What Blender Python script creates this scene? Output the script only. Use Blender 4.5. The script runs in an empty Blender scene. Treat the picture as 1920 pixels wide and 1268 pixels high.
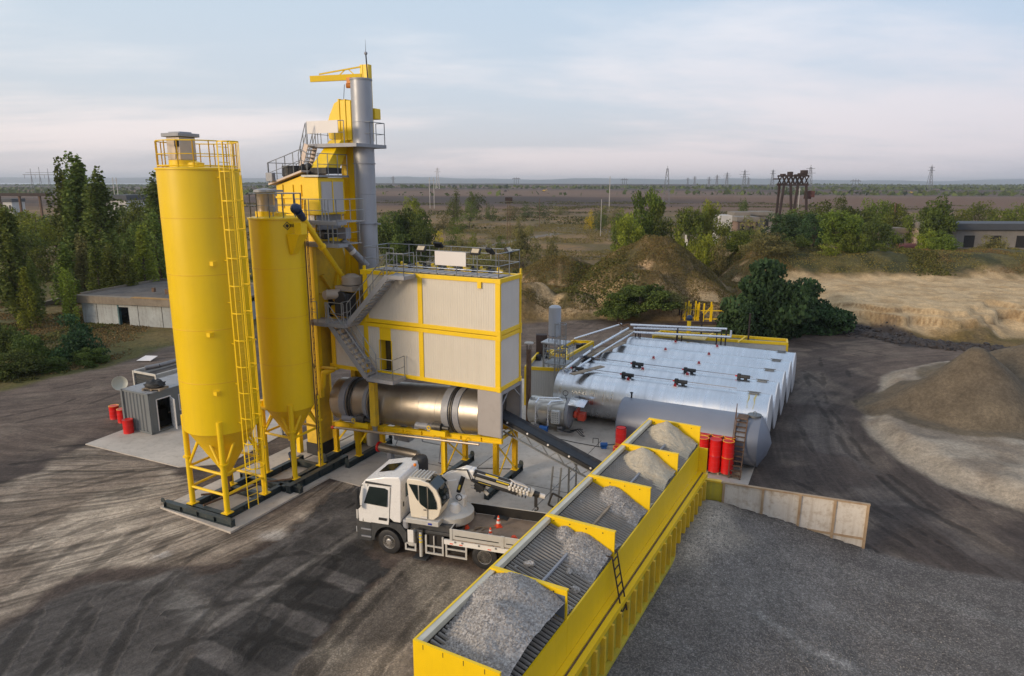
import bpy, math, random
import numpy as np
from mathutils import Vector, Matrix
random.seed(7); rng = np.random.default_rng(11)
PI = math.pi
scene = bpy.context.scene
C = scene.collection

# ---------------------------------------------------------------- camera
CAM_H = 15.0; FPX = 1280.0
PITCH = math.atan((634-344)/FPX); ROLL = math.radians(0.2)
_c, _s, _cr, _sr = math.cos(PITCH), math.sin(PITCH), math.cos(ROLL), math.sin(ROLL)
cam_d = bpy.data.cameras.new('camera'); cam = bpy.data.objects.new('camera', cam_d); C.objects.link(cam)
cam_d.sensor_width = 36; cam_d.lens = FPX/1920*36; cam_d.clip_start = 0.3; cam_d.clip_end = 40000
R0 = Vector((1, 0, 0)); F0 = Vector((0, _c, -_s)); U0 = Vector((0, _s, _c))
rgt = R0*_cr + U0*_sr; upv = U0*_cr - R0*_sr
cam.matrix_world = Matrix(((rgt.x, upv.x, -F0.x, 0), (rgt.y, upv.y, -F0.y, 0), (rgt.z, upv.z, -F0.z, CAM_H), (0, 0, 0, 1)))
scene.camera = cam

# ---------------------------------------------------------------- light
SUN_EL = math.radians(15); SUN_AZ = math.radians(234)       # azimuth clockwise from +Y: low in the west
w = bpy.data.worlds.new('World'); scene.world = w; w.use_nodes = True
nt = w.node_tree; nt.nodes.clear()
def N(nt, t, **k):
    n = nt.nodes.new(t)
    for a, b in k.items():
        if a in ('loc',): continue
        setattr(n, a, b)
    return n
wo = N(nt, 'ShaderNodeOutputWorld'); bg = N(nt, 'ShaderNodeBackground')
sky = N(nt, 'ShaderNodeTexSky', sky_type='NISHITA'); sky.sun_disc = False
sky.sun_elevation = SUN_EL; sky.sun_rotation = SUN_AZ; sky.air_density = 1.0; sky.dust_density = 2.5; sky.ozone_density = 1.5
bg.inputs[1].default_value = 0.12
tc = N(nt, 'ShaderNodeTexCoord')
sep = N(nt, 'ShaderNodeSeparateXYZ'); nt.links.new(tc.outputs['Generated'], sep.inputs[0])
def M(nt, op, a, b=None, c=None, clamp=False):
    n = nt.nodes.new('ShaderNodeMath'); n.operation = op; n.use_clamp = clamp
    for i, v in enumerate((a, b, c)):
        if v is None: continue
        if isinstance(v, (int, float)): n.inputs[i].default_value = v
        else: nt.links.new(v, n.inputs[i])
    return n.outputs[0]
def MIX(nt, f, a, b, blend='MIX'):
    n = nt.nodes.new('ShaderNodeMix'); n.data_type = 'RGBA'; n.blend_type = blend; n.clamp_factor = True
    for k, v in ((0, f), (6, a), (7, b)):
        s = n.inputs[k]
        if isinstance(v, (int, float)): s.default_value = v if k == 0 else (v, v, v, 1)
        elif isinstance(v, tuple): s.default_value = (*v, 1)
        else: nt.links.new(v, s)
    return n.outputs[2]
def RAMP(nt, f, stops, interp='LINEAR'):
    n = nt.nodes.new('ShaderNodeValToRGB'); n.color_ramp.interpolation = interp
    e = n.color_ramp.elements
    while len(e) < len(stops): e.new(0.5)
    for i, (p, c) in enumerate(stops):
        e[i].position = p; e[i].color = (*c, 1) if isinstance(c, tuple) else (c, c, c, 1)
    if f is not None: nt.links.new(f, n.inputs[0])
    return n
def NOISE(nt, vec, scale, detail=4, rough=0.5, dist=0.0, dims='3D'):
    n = nt.nodes.new('ShaderNodeTexNoise'); n.noise_dimensions = dims
    n.inputs['Scale'].default_value = scale; n.inputs['Detail'].default_value = detail
    n.inputs['Roughness'].default_value = rough; n.inputs['Distortion'].default_value = dist
    if vec is not None: nt.links.new(vec, n.inputs['Vector'])
    return n.outputs[0]
# cloud layer: the view direction projected on a flat cloud deck, thin streaky stratus over the clear sky
zc = M(nt, 'MAXIMUM', sep.outputs[2], 0.0)
den = M(nt, 'ADD', zc, 0.13)
cx = M(nt, 'DIVIDE', sep.outputs[0], den); cy = M(nt, 'DIVIDE', sep.outputs[1], den)
cmb = N(nt, 'ShaderNodeCombineXYZ'); nt.links.new(cx, cmb.inputs[0]); nt.links.new(cy, cmb.inputs[1])
mp = N(nt, 'ShaderNodeMapping'); mp.inputs['Rotation'].default_value = (0, 0, math.radians(-20)); mp.inputs['Scale'].default_value = (0.20, 0.34, 1)
mp.inputs['Location'].default_value = (0.35, 1.15, 0)
nt.links.new(cmb.outputs[0], mp.inputs[0])
n1 = NOISE(nt, mp.outputs[0], 1.0, 7, 0.56, 0.5)
n2 = NOISE(nt, mp.outputs[0], 3.1, 6, 0.6, 0.3)
cl = M(nt, 'ADD', M(nt, 'MULTIPLY', n1, 0.8), M(nt, 'MULTIPLY', n2, 0.2))
cmask = RAMP(nt, cl, [(0.43, 0.0), (0.58, 1.0)], 'EASE').outputs[0]
lobe = M(nt, 'MULTIPLY', M(nt, 'ADD', M(nt, 'MULTIPLY', sep.outputs[0], -0.55), M(nt, 'ADD', M(nt, 'MULTIPLY', sep.outputs[1], 0.3), 0.35)), 1.0, clamp=True)
base_hi = MIX(nt, lobe, (2.8, 3.7, 4.95), (4.2, 5.1, 5.8))
base_lo = MIX(nt, lobe, (4.0, 3.9, 4.6), (5.2, 4.75, 4.85))
hz = RAMP(nt, zc, [(0.0, 0.0), (0.11, 0.55), (0.30, 1.0)]).outputs[0]
veil = MIX(nt, hz, base_lo, base_hi)
thin = MIX(nt, 0.80, sky.outputs[0], veil)
cloud_c = MIX(nt, lobe, (4.6, 4.7, 5.4), (6.5, 6.3, 6.2))
warm = MIX(nt, RAMP(nt, zc, [(0.02, 0.85), (0.2, 0.0)]).outputs[0], cloud_c, MIX(nt, lobe, (4.9, 4.35, 4.6), (6.4, 5.4, 5.1)))
nt.links.new(MIX(nt, M(nt, 'MULTIPLY', cmask, 0.82), thin, warm), bg.inputs[0])
nt.links.new(bg.outputs[0], wo.inputs[0])

sd = bpy.data.lights.new('sun', 'SUN'); sd.energy = 1.85; sd.angle = math.radians(12); sd.color = (1.0, 0.80, 0.56)
sun = bpy.data.objects.new('sun', sd); C.objects.link(sun)
sdir = Vector((math.sin(SUN_AZ)*math.cos(SUN_EL), math.cos(SUN_AZ)*math.cos(SUN_EL), math.sin(SUN_EL)))
sun.rotation_euler = sdir.to_track_quat('Z', 'Y').to_euler()
sun.location = (-60, 0, 60)

scene.view_settings.view_transform = 'Standard'; scene.view_settings.look = 'None'
scene.view_settings.exposure = 0.48; scene.view_settings.gamma = 1.0
try: scene.view_settings.use_curve_mapping = False
except Exception: pass
scene.render.engine = 'CYCLES'
scene.cycles.max_bounces = 6; scene.cycles.volume_bounces = 0

# ---------------------------------------------------------------- geometry of the place: pixel -> metres
def ray(x, y):
    u = x-960; v = 634-y
    u, v = u*_cr - v*_sr, u*_sr + v*_cr
    return (u, FPX*_c + v*_s, -FPX*_s + v*_c)
def G(x, y, z=0.0):                     # point seen at a pixel, lying at height z
    d = ray(x, y); t = (z-CAM_H)/d[2]; return (d[0]*t, d[1]*t)
def AT(x, y, Y):                        # point seen at a pixel, lying Y metres away -> (X, Z)
    d = ray(x, y); t = Y/d[1]; return (d[0]*t, d[2]*t + CAM_H)
PA = math.radians(-26); PU = (math.cos(PA), math.sin(PA)); PV = (-math.sin(PA), math.cos(PA)); P0 = (-0.58, 31.25)
def W(a, b, z=0): return (P0[0]+a*PU[0]+b*PV[0], P0[1]+a*PU[1]+b*PV[1], z)     # plant axes -> world

# ---------------------------------------------------------------- materials
MATS = {}
def mat(name, col, rough=0.5, metal=0.0, var=0.12, vscale=1.5, bump=0.0, bscale=20, dirt=0.0, dirtcol=(0.12, 0.08, 0.04), spec=0.5, streak=0.0, wave=None, extra=None):
    if name in MATS: return MATS[name]
    m = bpy.data.materials.new(name); m.use_nodes = True; t = m.node_tree
    b = t.nodes['Principled BSDF']
    tcn = N(t, 'ShaderNodeTexCoord'); vec = tcn.outputs['Object']
    n = NOISE(t, vec, vscale, 5, 0.6)
    lo = tuple(max(0, c*(1-var)) for c in col); hi = tuple(min(1, c*(1+var)) for c in col)
    colr = MIX(t, RAMP(t, n, [(0.3, 0.0), (0.7, 1.0)]).outputs[0], lo, hi)
    if streak > 0:
        mpn = N(t, 'ShaderNodeMapping'); mpn.inputs['Scale'].default_value = (3.0, 3.0, 0.18); t.links.new(vec, mpn.inputs[0])
        sn = NOISE(t, mpn.outputs[0], 1.6, 6, 0.65)
        colr = MIX(t, M(t, 'MULTIPLY', RAMP(t, sn, [(0.48, 0.0), (0.75, 1.0)]).outputs[0], streak), colr, dirtcol)
    if dirt > 0:
        dn = NOISE(t, vec, 2.7, 8, 0.72)
        colr = MIX(t, M(t, 'MULTIPLY', RAMP(t, dn, [(0.5, 0.0), (0.72, 1.0)]).outputs[0], dirt), colr, dirtcol)
    t.links.new(colr, b.inputs['Base Color'])
    rn = NOISE(t, vec, vscale*3, 4, 0.6)
    rr = M(t, 'ADD', M(t, 'MULTIPLY', rn, 0.25*min(1, rough*2)), max(0.03, rough-0.12))
    t.links.new(rr, b.inputs['Roughness'])
    b.inputs['Metallic'].default_value = metal; b.inputs['Specular IOR Level'].default_value = spec
    hgt = None
    if wave:
        axis, sc, st = wave
        sp = N(t, 'ShaderNodeSeparateXYZ'); t.links.new(vec, sp.inputs[0])
        s = M(t, 'SINE', M(t, 'MULTIPLY', sp.outputs['XYZ'.index(axis)], sc))
        s = M(t, 'SMOOTH_MAX', M(t, 'MULTIPLY', s, 1), 0.2, 0.4)
        bp = N(t, 'ShaderNodeBump'); bp.inputs['Strength'].default_value = st; bp.inputs['Distance'].default_value = 0.03
        t.links.new(s, bp.inputs['Height']); hgt = bp.outputs[0]
        t.links.new(hgt, b.inputs['Normal'])
    if bump > 0:
        bn = NOISE(t, vec, bscale, 6, 0.6)
        bp = N(t, 'ShaderNodeBump'); bp.inputs['Strength'].default_value = bump; bp.inputs['Distance'].default_value = 0.05
        t.links.new(bn, bp.inputs['Height'])
        if hgt: t.links.new(hgt, bp.inputs['Normal'])
        t.links.new(bp.outputs[0], b.inputs['Normal'])
    MATS[name] = m; return m

YEL = mat('yellow_paint', (0.82, 0.535, 0.004), 0.42, 0, 0.06, 0.7, dirt=0.10, dirtcol=(0.40, 0.24, 0.02), streak=0.10)
YELD = mat('yellow_paint_dusty', (0.66, 0.42, 0.02), 0.6, 0, 0.15, 1.2, dirt=0.45, dirtcol=(0.30, 0.22, 0.08), streak=0.3)
YELG = mat('yellow_wall_weathered', (0.50, 0.40, 0.03), 0.6, 0, 0.2, 1.2, dirt=0.5, dirtcol=(0.26, 0.23, 0.10), streak=0.35)
SILO = mat('silo_paint', (0.79, 0.525, 0.004), 0.38, 0, 0.035, 0.5, bump=0.08, bscale=0.8, streak=0.14, dirt=0.08, dirtcol=(0.50, 0.31, 0.02))
PANEL = mat('ribbed_cladding', (0.61, 0.56, 0.48), 0.5, 0, 0.04, 0.8, wave=('X', 2*PI/0.13, 0.45), streak=0.12, dirtcol=(0.34, 0.30, 0.25))
PANELY = mat('ribbed_cladding_end', (0.60, 0.57, 0.53), 0.5, 0, 0.04, 0.8, wave=('Y', 2*PI/0.13, 0.45), streak=0.1, dirtcol=(0.34, 0.30, 0.25))
GALV = mat('galvanised_steel', (0.30, 0.31, 0.32), 0.45, 0.7, 0.15, 3, dirt=0.2)
GRAYP = mat('grey_steel_paint', (0.27, 0.275, 0.30), 0.5, 0.1, 0.10, 2, dirt=0.15)
GRATE = mat('walkway_grating', (0.33, 0.31, 0.30), 0.7, 0.2, 0.2, 6, dirt=0.3)
DGRN = mat('dark_green_grey_steel', (0.03, 0.042, 0.045), 0.5, 0.0, 0.2, 2, dirt=0.35, dirtcol=(0.16, 0.13, 0.10))
BLK = mat('black_rubber', (0.018, 0.018, 0.02), 0.6, 0, 0.3, 3, dirt=0.15, dirtcol=(0.1, 0.08, 0.06))
DARK = mat('dark_interior', (0.015, 0.013, 0.012), 0.8, 0, 0.3, 3)
GLASS = mat('dark_glass', (0.010, 0.017, 0.017), 0.08, 0, 0.2, 2, spec=0.8)
WHITE = mat('white_truck_paint', (0.74, 0.72, 0.70), 0.32, 0, 0.04, 1, dirt=0.12, dirtcol=(0.4, 0.34, 0.28))
CREAM = mat('cream_paint', (0.72, 0.65, 0.54), 0.38, 0, 0.05, 1, dirt=0.15, dirtcol=(0.36, 0.28, 0.2))
DRUMM = mat('dryer_steel', (0.43, 0.39, 0.345), 0.45, 0.9, 0.12, 0.8, streak=0.15, dirtcol=(0.3, 0.24, 0.18), bump=0.04, bscale=2)
ALU = mat('aluminium_cladding', (0.66, 0.69, 0.74), 0.29, 1.0, 0.10, 0.6, bump=0.05, bscale=0.9, streak=0.12, dirtcol=(0.42, 0.40, 0.38))
def brush(m, k=0.24):                       # rolled sheets: faint bands and ripples running round the shell
    t = m.node_tree; b = t.nodes['Principled BSDF']; src = b.inputs['Base Color'].links[0].from_socket
    tcn = N(t, 'ShaderNodeTexCoord'); mp_ = N(t, 'ShaderNodeMapping'); mp_.inputs['Scale'].default_value = (3.2, 0.22, 0.22); t.links.new(tcn.outputs['Object'], mp_.inputs[0])
    n_ = NOISE(t, mp_.outputs[0], 1.0, 5, 0.65); f = RAMP(t, n_, [(0.35, 0.0), (0.68, 1.0)]).outputs[0]
    t.links.new(MIX(t, M(t, 'MULTIPLY', f, k), src, (0.30, 0.32, 0.36)), b.inputs['Base Color'])
    rr = b.inputs['Roughness'].links[0].from_socket; t.links.new(M(t, 'ADD', rr, M(t, 'MULTIPLY', f, 0.16)), b.inputs['Roughness'])
    bp = N(t, 'ShaderNodeBump'); bp.inputs['Strength'].default_value = 0.12; bp.inputs['Distance'].default_value = 0.03; t.links.new(n_, bp.inputs['Height']); t.links.new(b.inputs['Normal'].links[0].from_socket, bp.inputs['Normal']); t.links.new(bp.outputs[0], b.inputs['Normal'])
brush(ALU)
PIPE = mat('silver_pipe', (0.72, 0.73, 0.76), 0.32, 0.75, 0.05, 2)
TANKG = mat('blue_grey_tank_paint', (0.19, 0.205, 0.25), 0.45, 0.25, 0.07, 0.5, bump=0.06, bscale=1.5, dirt=0.15, dirtcol=(0.2, 0.19, 0.19), streak=0.15)
RED = mat('red_drum_paint', (0.62, 0.012, 0.010), 0.35, 0, 0.08, 1.5, dirt=0.12, dirtcol=(0.28, 0.03, 0.02))
REDM = mat('bright_red_paint', (0.68, 0.05, 0.015), 0.45, 0, 0.1, 3, dirt=0.2)
LID = mat('yellow_drum_lid', (0.80, 0.42, 0.02), 0.4, 0, 0.12, 3, dirt=0.5, dirtcol=(0.55, 0.12, 0.02))
BLUE = mat('blue_motor_paint', (0.008, 0.025, 0.07), 0.4, 0, 0.2, 4, dirt=0.15)
WOOD = mat('grey_plank', (0.26, 0.20, 0.14), 0.8, 0, 0.3, 2.5, bump=0.2, bscale=15)
RUST = mat('rusty_steel', (0.13, 0.075, 0.045), 0.75, 0.2, 0.35, 4, dirt=0.4, dirtcol=(0.07, 0.04, 0.03))
RUSTD = mat('black_rusty_steel', (0.035, 0.022, 0.02), 0.75, 0.1, 0.4, 1.0, dirt=0.3, dirtcol=(0.09, 0.03, 0.02))
CWALL = mat('stained_cream_panel', (0.60, 0.54, 0.47), 0.6, 0, 0.08, 0.7, dirt=0.75, dirtcol=(0.30, 0.20, 0.11), streak=0.5)
CRIB = mat('rusty_cream_rib', (0.36, 0.25, 0.15), 0.6, 0, 0.15, 2, dirt=0.75, dirtcol=(0.24, 0.12, 0.05))
CONT = mat('grey_container_paint', (0.15, 0.165, 0.175), 0.5, 0.1, 0.08, 1, streak=0.2, dirtcol=(0.2, 0.16, 0.12))
SIGNW = mat('blank_sign_face', (0.66, 0.63, 0.62), 0.5, 0, 0.02, 1)
BRICKW = mat('whitewashed_render', (0.34, 0.36, 0.36), 0.8, 0, 0.15, 0.7, dirt=0.5, dirtcol=(0.15, 0.12, 0.10), streak=0.5)
ROOFC = mat('tarred_roof', (0.10, 0.085, 0.075), 0.9, 0, 0.35, 0.6, dirt=0.5, dirtcol=(0.2, 0.17, 0.13))
FASC = mat('old_fascia_concrete', (0.20, 0.165, 0.125), 0.85, 0, 0.2, 1, dirt=0.5, dirtcol=(0.1, 0.07, 0.05), streak=0.4)
CONC = mat('concrete_slab', (0.47, 0.42, 0.365), 0.85, 0, 0.2, 0.35, bump=0.15, bscale=14, dirt=0.55, dirtcol=(0.25, 0.205, 0.165))
CHIM = mat('chimney_steel', (0.33, 0.34, 0.37), 0.45, 0.35, 0.08, 0.7, streak=0.45, dirtcol=(0.34, 0.30, 0.28))
BARK = mat('bark', (0.07, 0.05, 0.035), 0.9, 0, 0.3, 3)
CONEO = mat('orange_plastic', (0.75, 0.07, 0.02), 0.5, 0, 0.1, 4)
DENIM = mat('dark_belt', (0.016, 0.018, 0.024), 0.65, 0, 0.25, 2, dirt=0.2)
GRBAR = mat('grate_bar_steel', (0.235, 0.21, 0.185), 0.55, 0.3, 0.25, 1.0, dirt=0.55, dirtcol=(0.20, 0.14, 0.09))
BINGREY = mat('grey_liner', (0.17, 0.19, 0.22), 0.5, 0.3, 0.06, 1)
YCREAM = mat('worn_cream_edge', (0.62, 0.57, 0.45), 0.55, 0, 0.1, 2, dirt=0.4, dirtcol=(0.6, 0.55, 0.5))

# ---------------------------------------------------------------- mesh builder
class MB:
    def __init__(s): s.v = []; s.f = []
    def add(s, vs, fs):
        o = len(s.v); s.v += [tuple(p) for p in vs]; s.f += [tuple(i+o for i in f) for f in fs]; return s
    def box(s, x0, x1, y0, y1, z0, z1):
        vs = [(x, y, z) for z in (z0, z1) for y in (y0, y1) for x in (x0, x1)]
        return s.add(vs, [(0, 2, 3, 1), (4, 5, 7, 6), (0, 1, 5, 4), (2, 6, 7, 3), (0, 4, 6, 2), (1, 3, 7, 5)])
    def bar(s, p, q, w, h=None, up=(0, 0, 1)):
        p = Vector(p); q = Vector(q); h = w if h is None else h; d = (q-p)
        if d.length < 1e-6: return s
        d.normalize(); u = Vector(up)
        if abs(d.dot(u)) > 0.98: u = Vector((0, 1, 0))
        sx = d.cross(u).normalized(); sy = sx.cross(d).normalized()
        vs = [o + sx*a*w/2 + sy*b*h/2 for o in (p, q) for a, b in ((-1, -1), (1, -1), (1, 1), (-1, 1))]
        return s.add(vs, [(3, 2, 1, 0), (4, 5, 6, 7), (0, 1, 5, 4), (1, 2, 6, 5), (2, 3, 7, 6), (3, 0, 4, 7)])
    def tube(s, p, q, r, n=8, r2=None, caps=True):
        p = Vector(p); q = Vector(q); r2 = r if r2 is None else r2; d = q-p
        if d.length < 1e-6: return s
        d.normalize(); u = Vector((0, 0, 1)) if abs(d.z) < 0.95 else Vector((1, 0, 0))
        sx = d.cross(u).normalized(); sy = d.cross(sx)
        vs = [o + (sx*math.cos(2*PI*i/n) + sy*math.sin(2*PI*i/n))*rr for o, rr in ((p, r), (q, r2)) for i in range(n)]
        fs = [(i, (i+1) % n, n+(i+1) % n, n+i) for i in range(n)]
        if caps: fs += [tuple(range(n-1, -1, -1)), tuple(range(n, 2*n))]
        return s.add(vs, fs)
    def path(s, pts, r, n=8):
        for a, b in zip(pts[:-1], pts[1:]): s.tube(a, b, r, n)
        for p in pts[1:-1]: s.ball(p, r*1.02, 8, 5)
        return s
    def ball(s, c, r, n=12, m=8, sc=(1, 1, 1)):
        vs = [(c[0], c[1], c[2]-r*sc[2])]
        for j in range(1, m):
            a = -PI/2 + PI*j/m
            vs += [(c[0]+r*sc[0]*math.cos(a)*math.cos(2*PI*i/n), c[1]+r*sc[1]*math.cos(a)*math.sin(2*PI*i/n), c[2]+r*sc[2]*math.sin(a)) for i in range(n)]
        vs.append((c[0], c[1], c[2]+r*sc[2]))
        fs = [(0, 1+(i+1) % n, 1+i) for i in range(n)]
        for j in range(m-2):
            o = 1+j*n; fs += [(o+i, o+(i+1) % n, o+n+(i+1) % n, o+n+i) for i in range(n)]
        o = 1+(m-2)*n; fs += [(o+i, o+(i+1) % n, len(vs)-1) for i in range(n)]
        return s.add(vs, fs)
    def lathe(s, prof, c=(0, 0, 0), ax='Z', n=32):      # prof: list of (r, t)
        o = len(s.v); k = len(prof)
        for r, t in prof:
            for i in range(n):
                a = 2*PI*i/n; x, y = r*math.cos(a), r*math.sin(a)
                p = {'Z': (x, y, t), 'X': (t, x, y), 'Y': (y, t, x)}[ax]
                s.v.append((p[0]+c[0], p[1]+c[1], p[2]+c[2]))
        for j in range(k-1):
            for i in range(n):
                s.f.append((o+j*n+i, o+j*n+(i+1) % n, o+(j+1)*n+(i+1) % n, o+(j+1)*n+i))
        if prof[0][0] > 1e-4: s.f.append(tuple(o+i for i in range(n-1, -1, -1)))
        if prof[-1][0] > 1e-4: s.f.append(tuple(o+(k-1)*n+i for i in range(n)))
        return s
    def hoop(s, c, r, th=0.02, a0=0, a1=2*PI, n=20, ax='Z'):
        pts = []
        for i in range(n+1):
            a = a0+(a1-a0)*i/n; x, y = r*math.cos(a), r*math.sin(a)
            p = {'Z': (x, y, 0), 'X': (0, x, y), 'Y': (x, 0, y)}[ax]; pts.append((p[0]+c[0], p[1]+c[1], p[2]+c[2]))
        for p, q in zip(pts[:-1], pts[1:]): s.tube(p, q, th, 5)
        return s
    def prism(s, poly, ax, t0, t1):                    # polygon in the plane across axis ax
        def P(p, t): return {'Z': (p[0], p[1], t), 'Y': (p[0], t, p[1]), 'X': (t, p[0], p[1])}[ax]
        n = len(poly); vs = [P(p, t0) for p in poly] + [P(p, t1) for p in poly]
        return s.add(vs, [tuple(range(n)), tuple(range(2*n-1, n-1, -1))] + [(i, n+i, n+(i+1) % n, (i+1) % n) for i in range(n)])
    def rail(s, pts, h=1.1, step=1.2, r=0.028, mid=True, posts=True):
        for a, b in zip(pts[:-1], pts[1:]):
            a = Vector(a); b = Vector(b); L = (b-a).length; k = max(1, round(L/step)); up = Vector((0, 0, h))
            s.tube(a+up, b+up, r, 6)
            if mid: s.tube(a+up*0.5, b+up*0.5, r*0.75, 6)
            if posts:
                for i in range(k+1):
                    p = a+(b-a)*i/k; s.tube(p, p+up, r, 6)
        return s
    def build(s, name, m, parent=None, smooth=True, bevel=0.0):
        me = bpy.data.meshes.new(name); me.from_pydata(s.v, [], s.f); me.update()
        bm_fix(me)
        me.materials.append(m)
        if smooth:
            me.polygons.foreach_set('use_smooth', [True]*len(me.polygons))
            try: me.set_sharp_from_angle(angle=math.radians(38))
            except Exception: pass
        o = bpy.data.objects.new(name, me); C.objects.link(o)
        if parent: o.parent = parent
        if bevel > 0:
            b = o.modifiers.new('bevel', 'BEVEL'); b.width = bevel; b.segments = 2; b.limit_method = 'ANGLE'; b.angle_limit = math.radians(50)
        return o
import bmesh
def bm_fix(me):
    if len(me.polygons) > 60000: return
    bm = bmesh.new(); bm.from_mesh(me); bmesh.ops.recalc_face_normals(bm, faces=bm.faces); bm.to_mesh(me); bm.free()
def tag(o, label=None, cat=None, group=None, kind=None):
    if label: o['label'] = label
    if cat: o['category'] = cat
    if group: o['group'] = group
    if kind: o['kind'] = kind
    return o
def thing(name, label, cat, loc=(0, 0, 0), rz=0.0, group=None):
    o = bpy.data.objects.new(name, None); C.objects.link(o); o.location = loc; o.rotation_euler = (0, 0, rz); o.empty_display_size = 0.3
    return tag(o, label, cat, group)
def struct(o): o['kind'] = 'structure'; return o
def kids(r): return [o for o in bpy.data.objects if o.parent == r]
def copy_tree(o, parent=None):
    c = o.copy(); C.objects.link(c); c.parent = parent
    for ch in list(o.children): copy_tree(ch, c)
    return c
def text_mesh(name, body, size, m, parent, mw, depth=0.004, label=None):
    cu = bpy.data.curves.new(name, 'FONT'); cu.body = body; cu.size = size; cu.extrude = depth; cu.align_x = 'CENTER'; cu.align_y = 'CENTER'
    o = bpy.data.objects.new(name, cu); C.objects.link(o)
    bpy.context.view_layer.update()
    me = bpy.data.meshes.new_from_object(o.evaluated_get(bpy.context.evaluated_depsgraph_get()))
    bpy.data.objects.remove(o)
    me.materials.clear(); me.materials.append(m); me.name = name
    for v in me.vertices: v.co = mw @ v.co
    r = bpy.data.objects.new(name, me); C.objects.link(r); r.parent = parent; return r
# ================================================================ TERRAIN
def vnoise(x, y, seed=0):
    xi = np.floor(x).astype(np.int64); yi = np.floor(y).astype(np.int64); xf = x-xi; yf = y-yi
    def hsh(a, b):
        h = (a*374761393 + b*668265263 + seed*1442695041) & 0xffffffff
        h = ((h ^ (h >> 13))*1274126177) & 0xffffffff
        return ((h ^ (h >> 16)) & 0xffff)/65535.0
    u = xf*xf*(3-2*xf); v = yf*yf*(3-2*yf)
    return (hsh(xi, yi)*(1-u)+hsh(xi+1, yi)*u)*(1-v) + (hsh(xi, yi+1)*(1-u)+hsh(xi+1, yi+1)*u)*v
def fbm(x, y, sc, oct=4, seed=0, gain=0.5):
    r = 0; a = 1; t = 0
    for i in range(oct):
        r = r + a*vnoise(x*sc, y*sc, seed+i*17); t += a; a *= gain; sc *= 2.03
    return r/t
def sdf_poly(X, Y, poly):                       # negative inside
    d = np.full(X.shape, 1e9); ins = np.zeros(X.shape, bool); n = len(poly)
    for i in range(n):
        ax, ay = poly[i]; bx, by = poly[(i+1) % n]; ex, ey = bx-ax, by-ay
        wx, wy = X-ax, Y-ay; t = np.clip((wx*ex+wy*ey)/(ex*ex+ey*ey+1e-12), 0, 1)
        d = np.minimum(d, np.hypot(wx-ex*t, wy-ey*t))
        c = ((ay > Y) != (by > Y)) & (X < (bx-ax)*(Y-ay)/((by-ay) if abs(by-ay) > 1e-9 else 1e-9)+ax); ins ^= c
    return np.where(ins, -d, d)
def sdf_line(X, Y, pts):
    d = np.full(X.shape, 1e9)
    for (ax, ay), (bx, by) in zip(pts[:-1], pts[1:]):
        ex, ey = bx-ax, by-ay; wx, wy = X-ax, Y-ay; t = np.clip((wx*ex+wy*ey)/(ex*ex+ey*ey+1e-12), 0, 1)
        d = np.minimum(d, np.hypot(wx-ex*t, wy-ey*t))
    return d
def ss(a, b, x): t = np.clip((x-a)/(b-a), 0, 1); return t*t*(3-2*t)
B0 = (-2.22, 13.84); BL = (0.482, 0.876); BW = (0.876, -0.482)      # feed bins: origin, along, across
def bin_w(l, wd, z=0): return (B0[0]+l*BL[0]+wd*BW[0], B0[1]+l*BL[1]+wd*BW[1], z)
WALL_A = (8.37, 28.45); WALL_B = (14.78, 25.95)
MOUNDS = [  # x px, y px, Y, radius x, radius y, sharpness
    (1232, 434, 90, 12, 11, 1.35), (1150, 492, 84, 8, 6, 1.3), (1065, 478, 98, 10, 9, 1.5), (1000, 525, 80, 6, 4, 1.3), (1310, 505, 84, 8, 6, 1.2),
    (1487, 447, 105, 8, 7, 1.0), (1425, 476, 99, 7, 6, 1.3), (1880, 462, 118, 16, 9, 1.5), (1075, 545, 79, 7, 4, 1.2), (1200, 500, 80, 7, 5, 1.2)]
MW = []
for px, py, Yd, rx, ry, sh in MOUNDS:
    xx, zz = AT(px, py, Yd); MW.append((xx, Yd, zz, rx, ry, sh))
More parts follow.
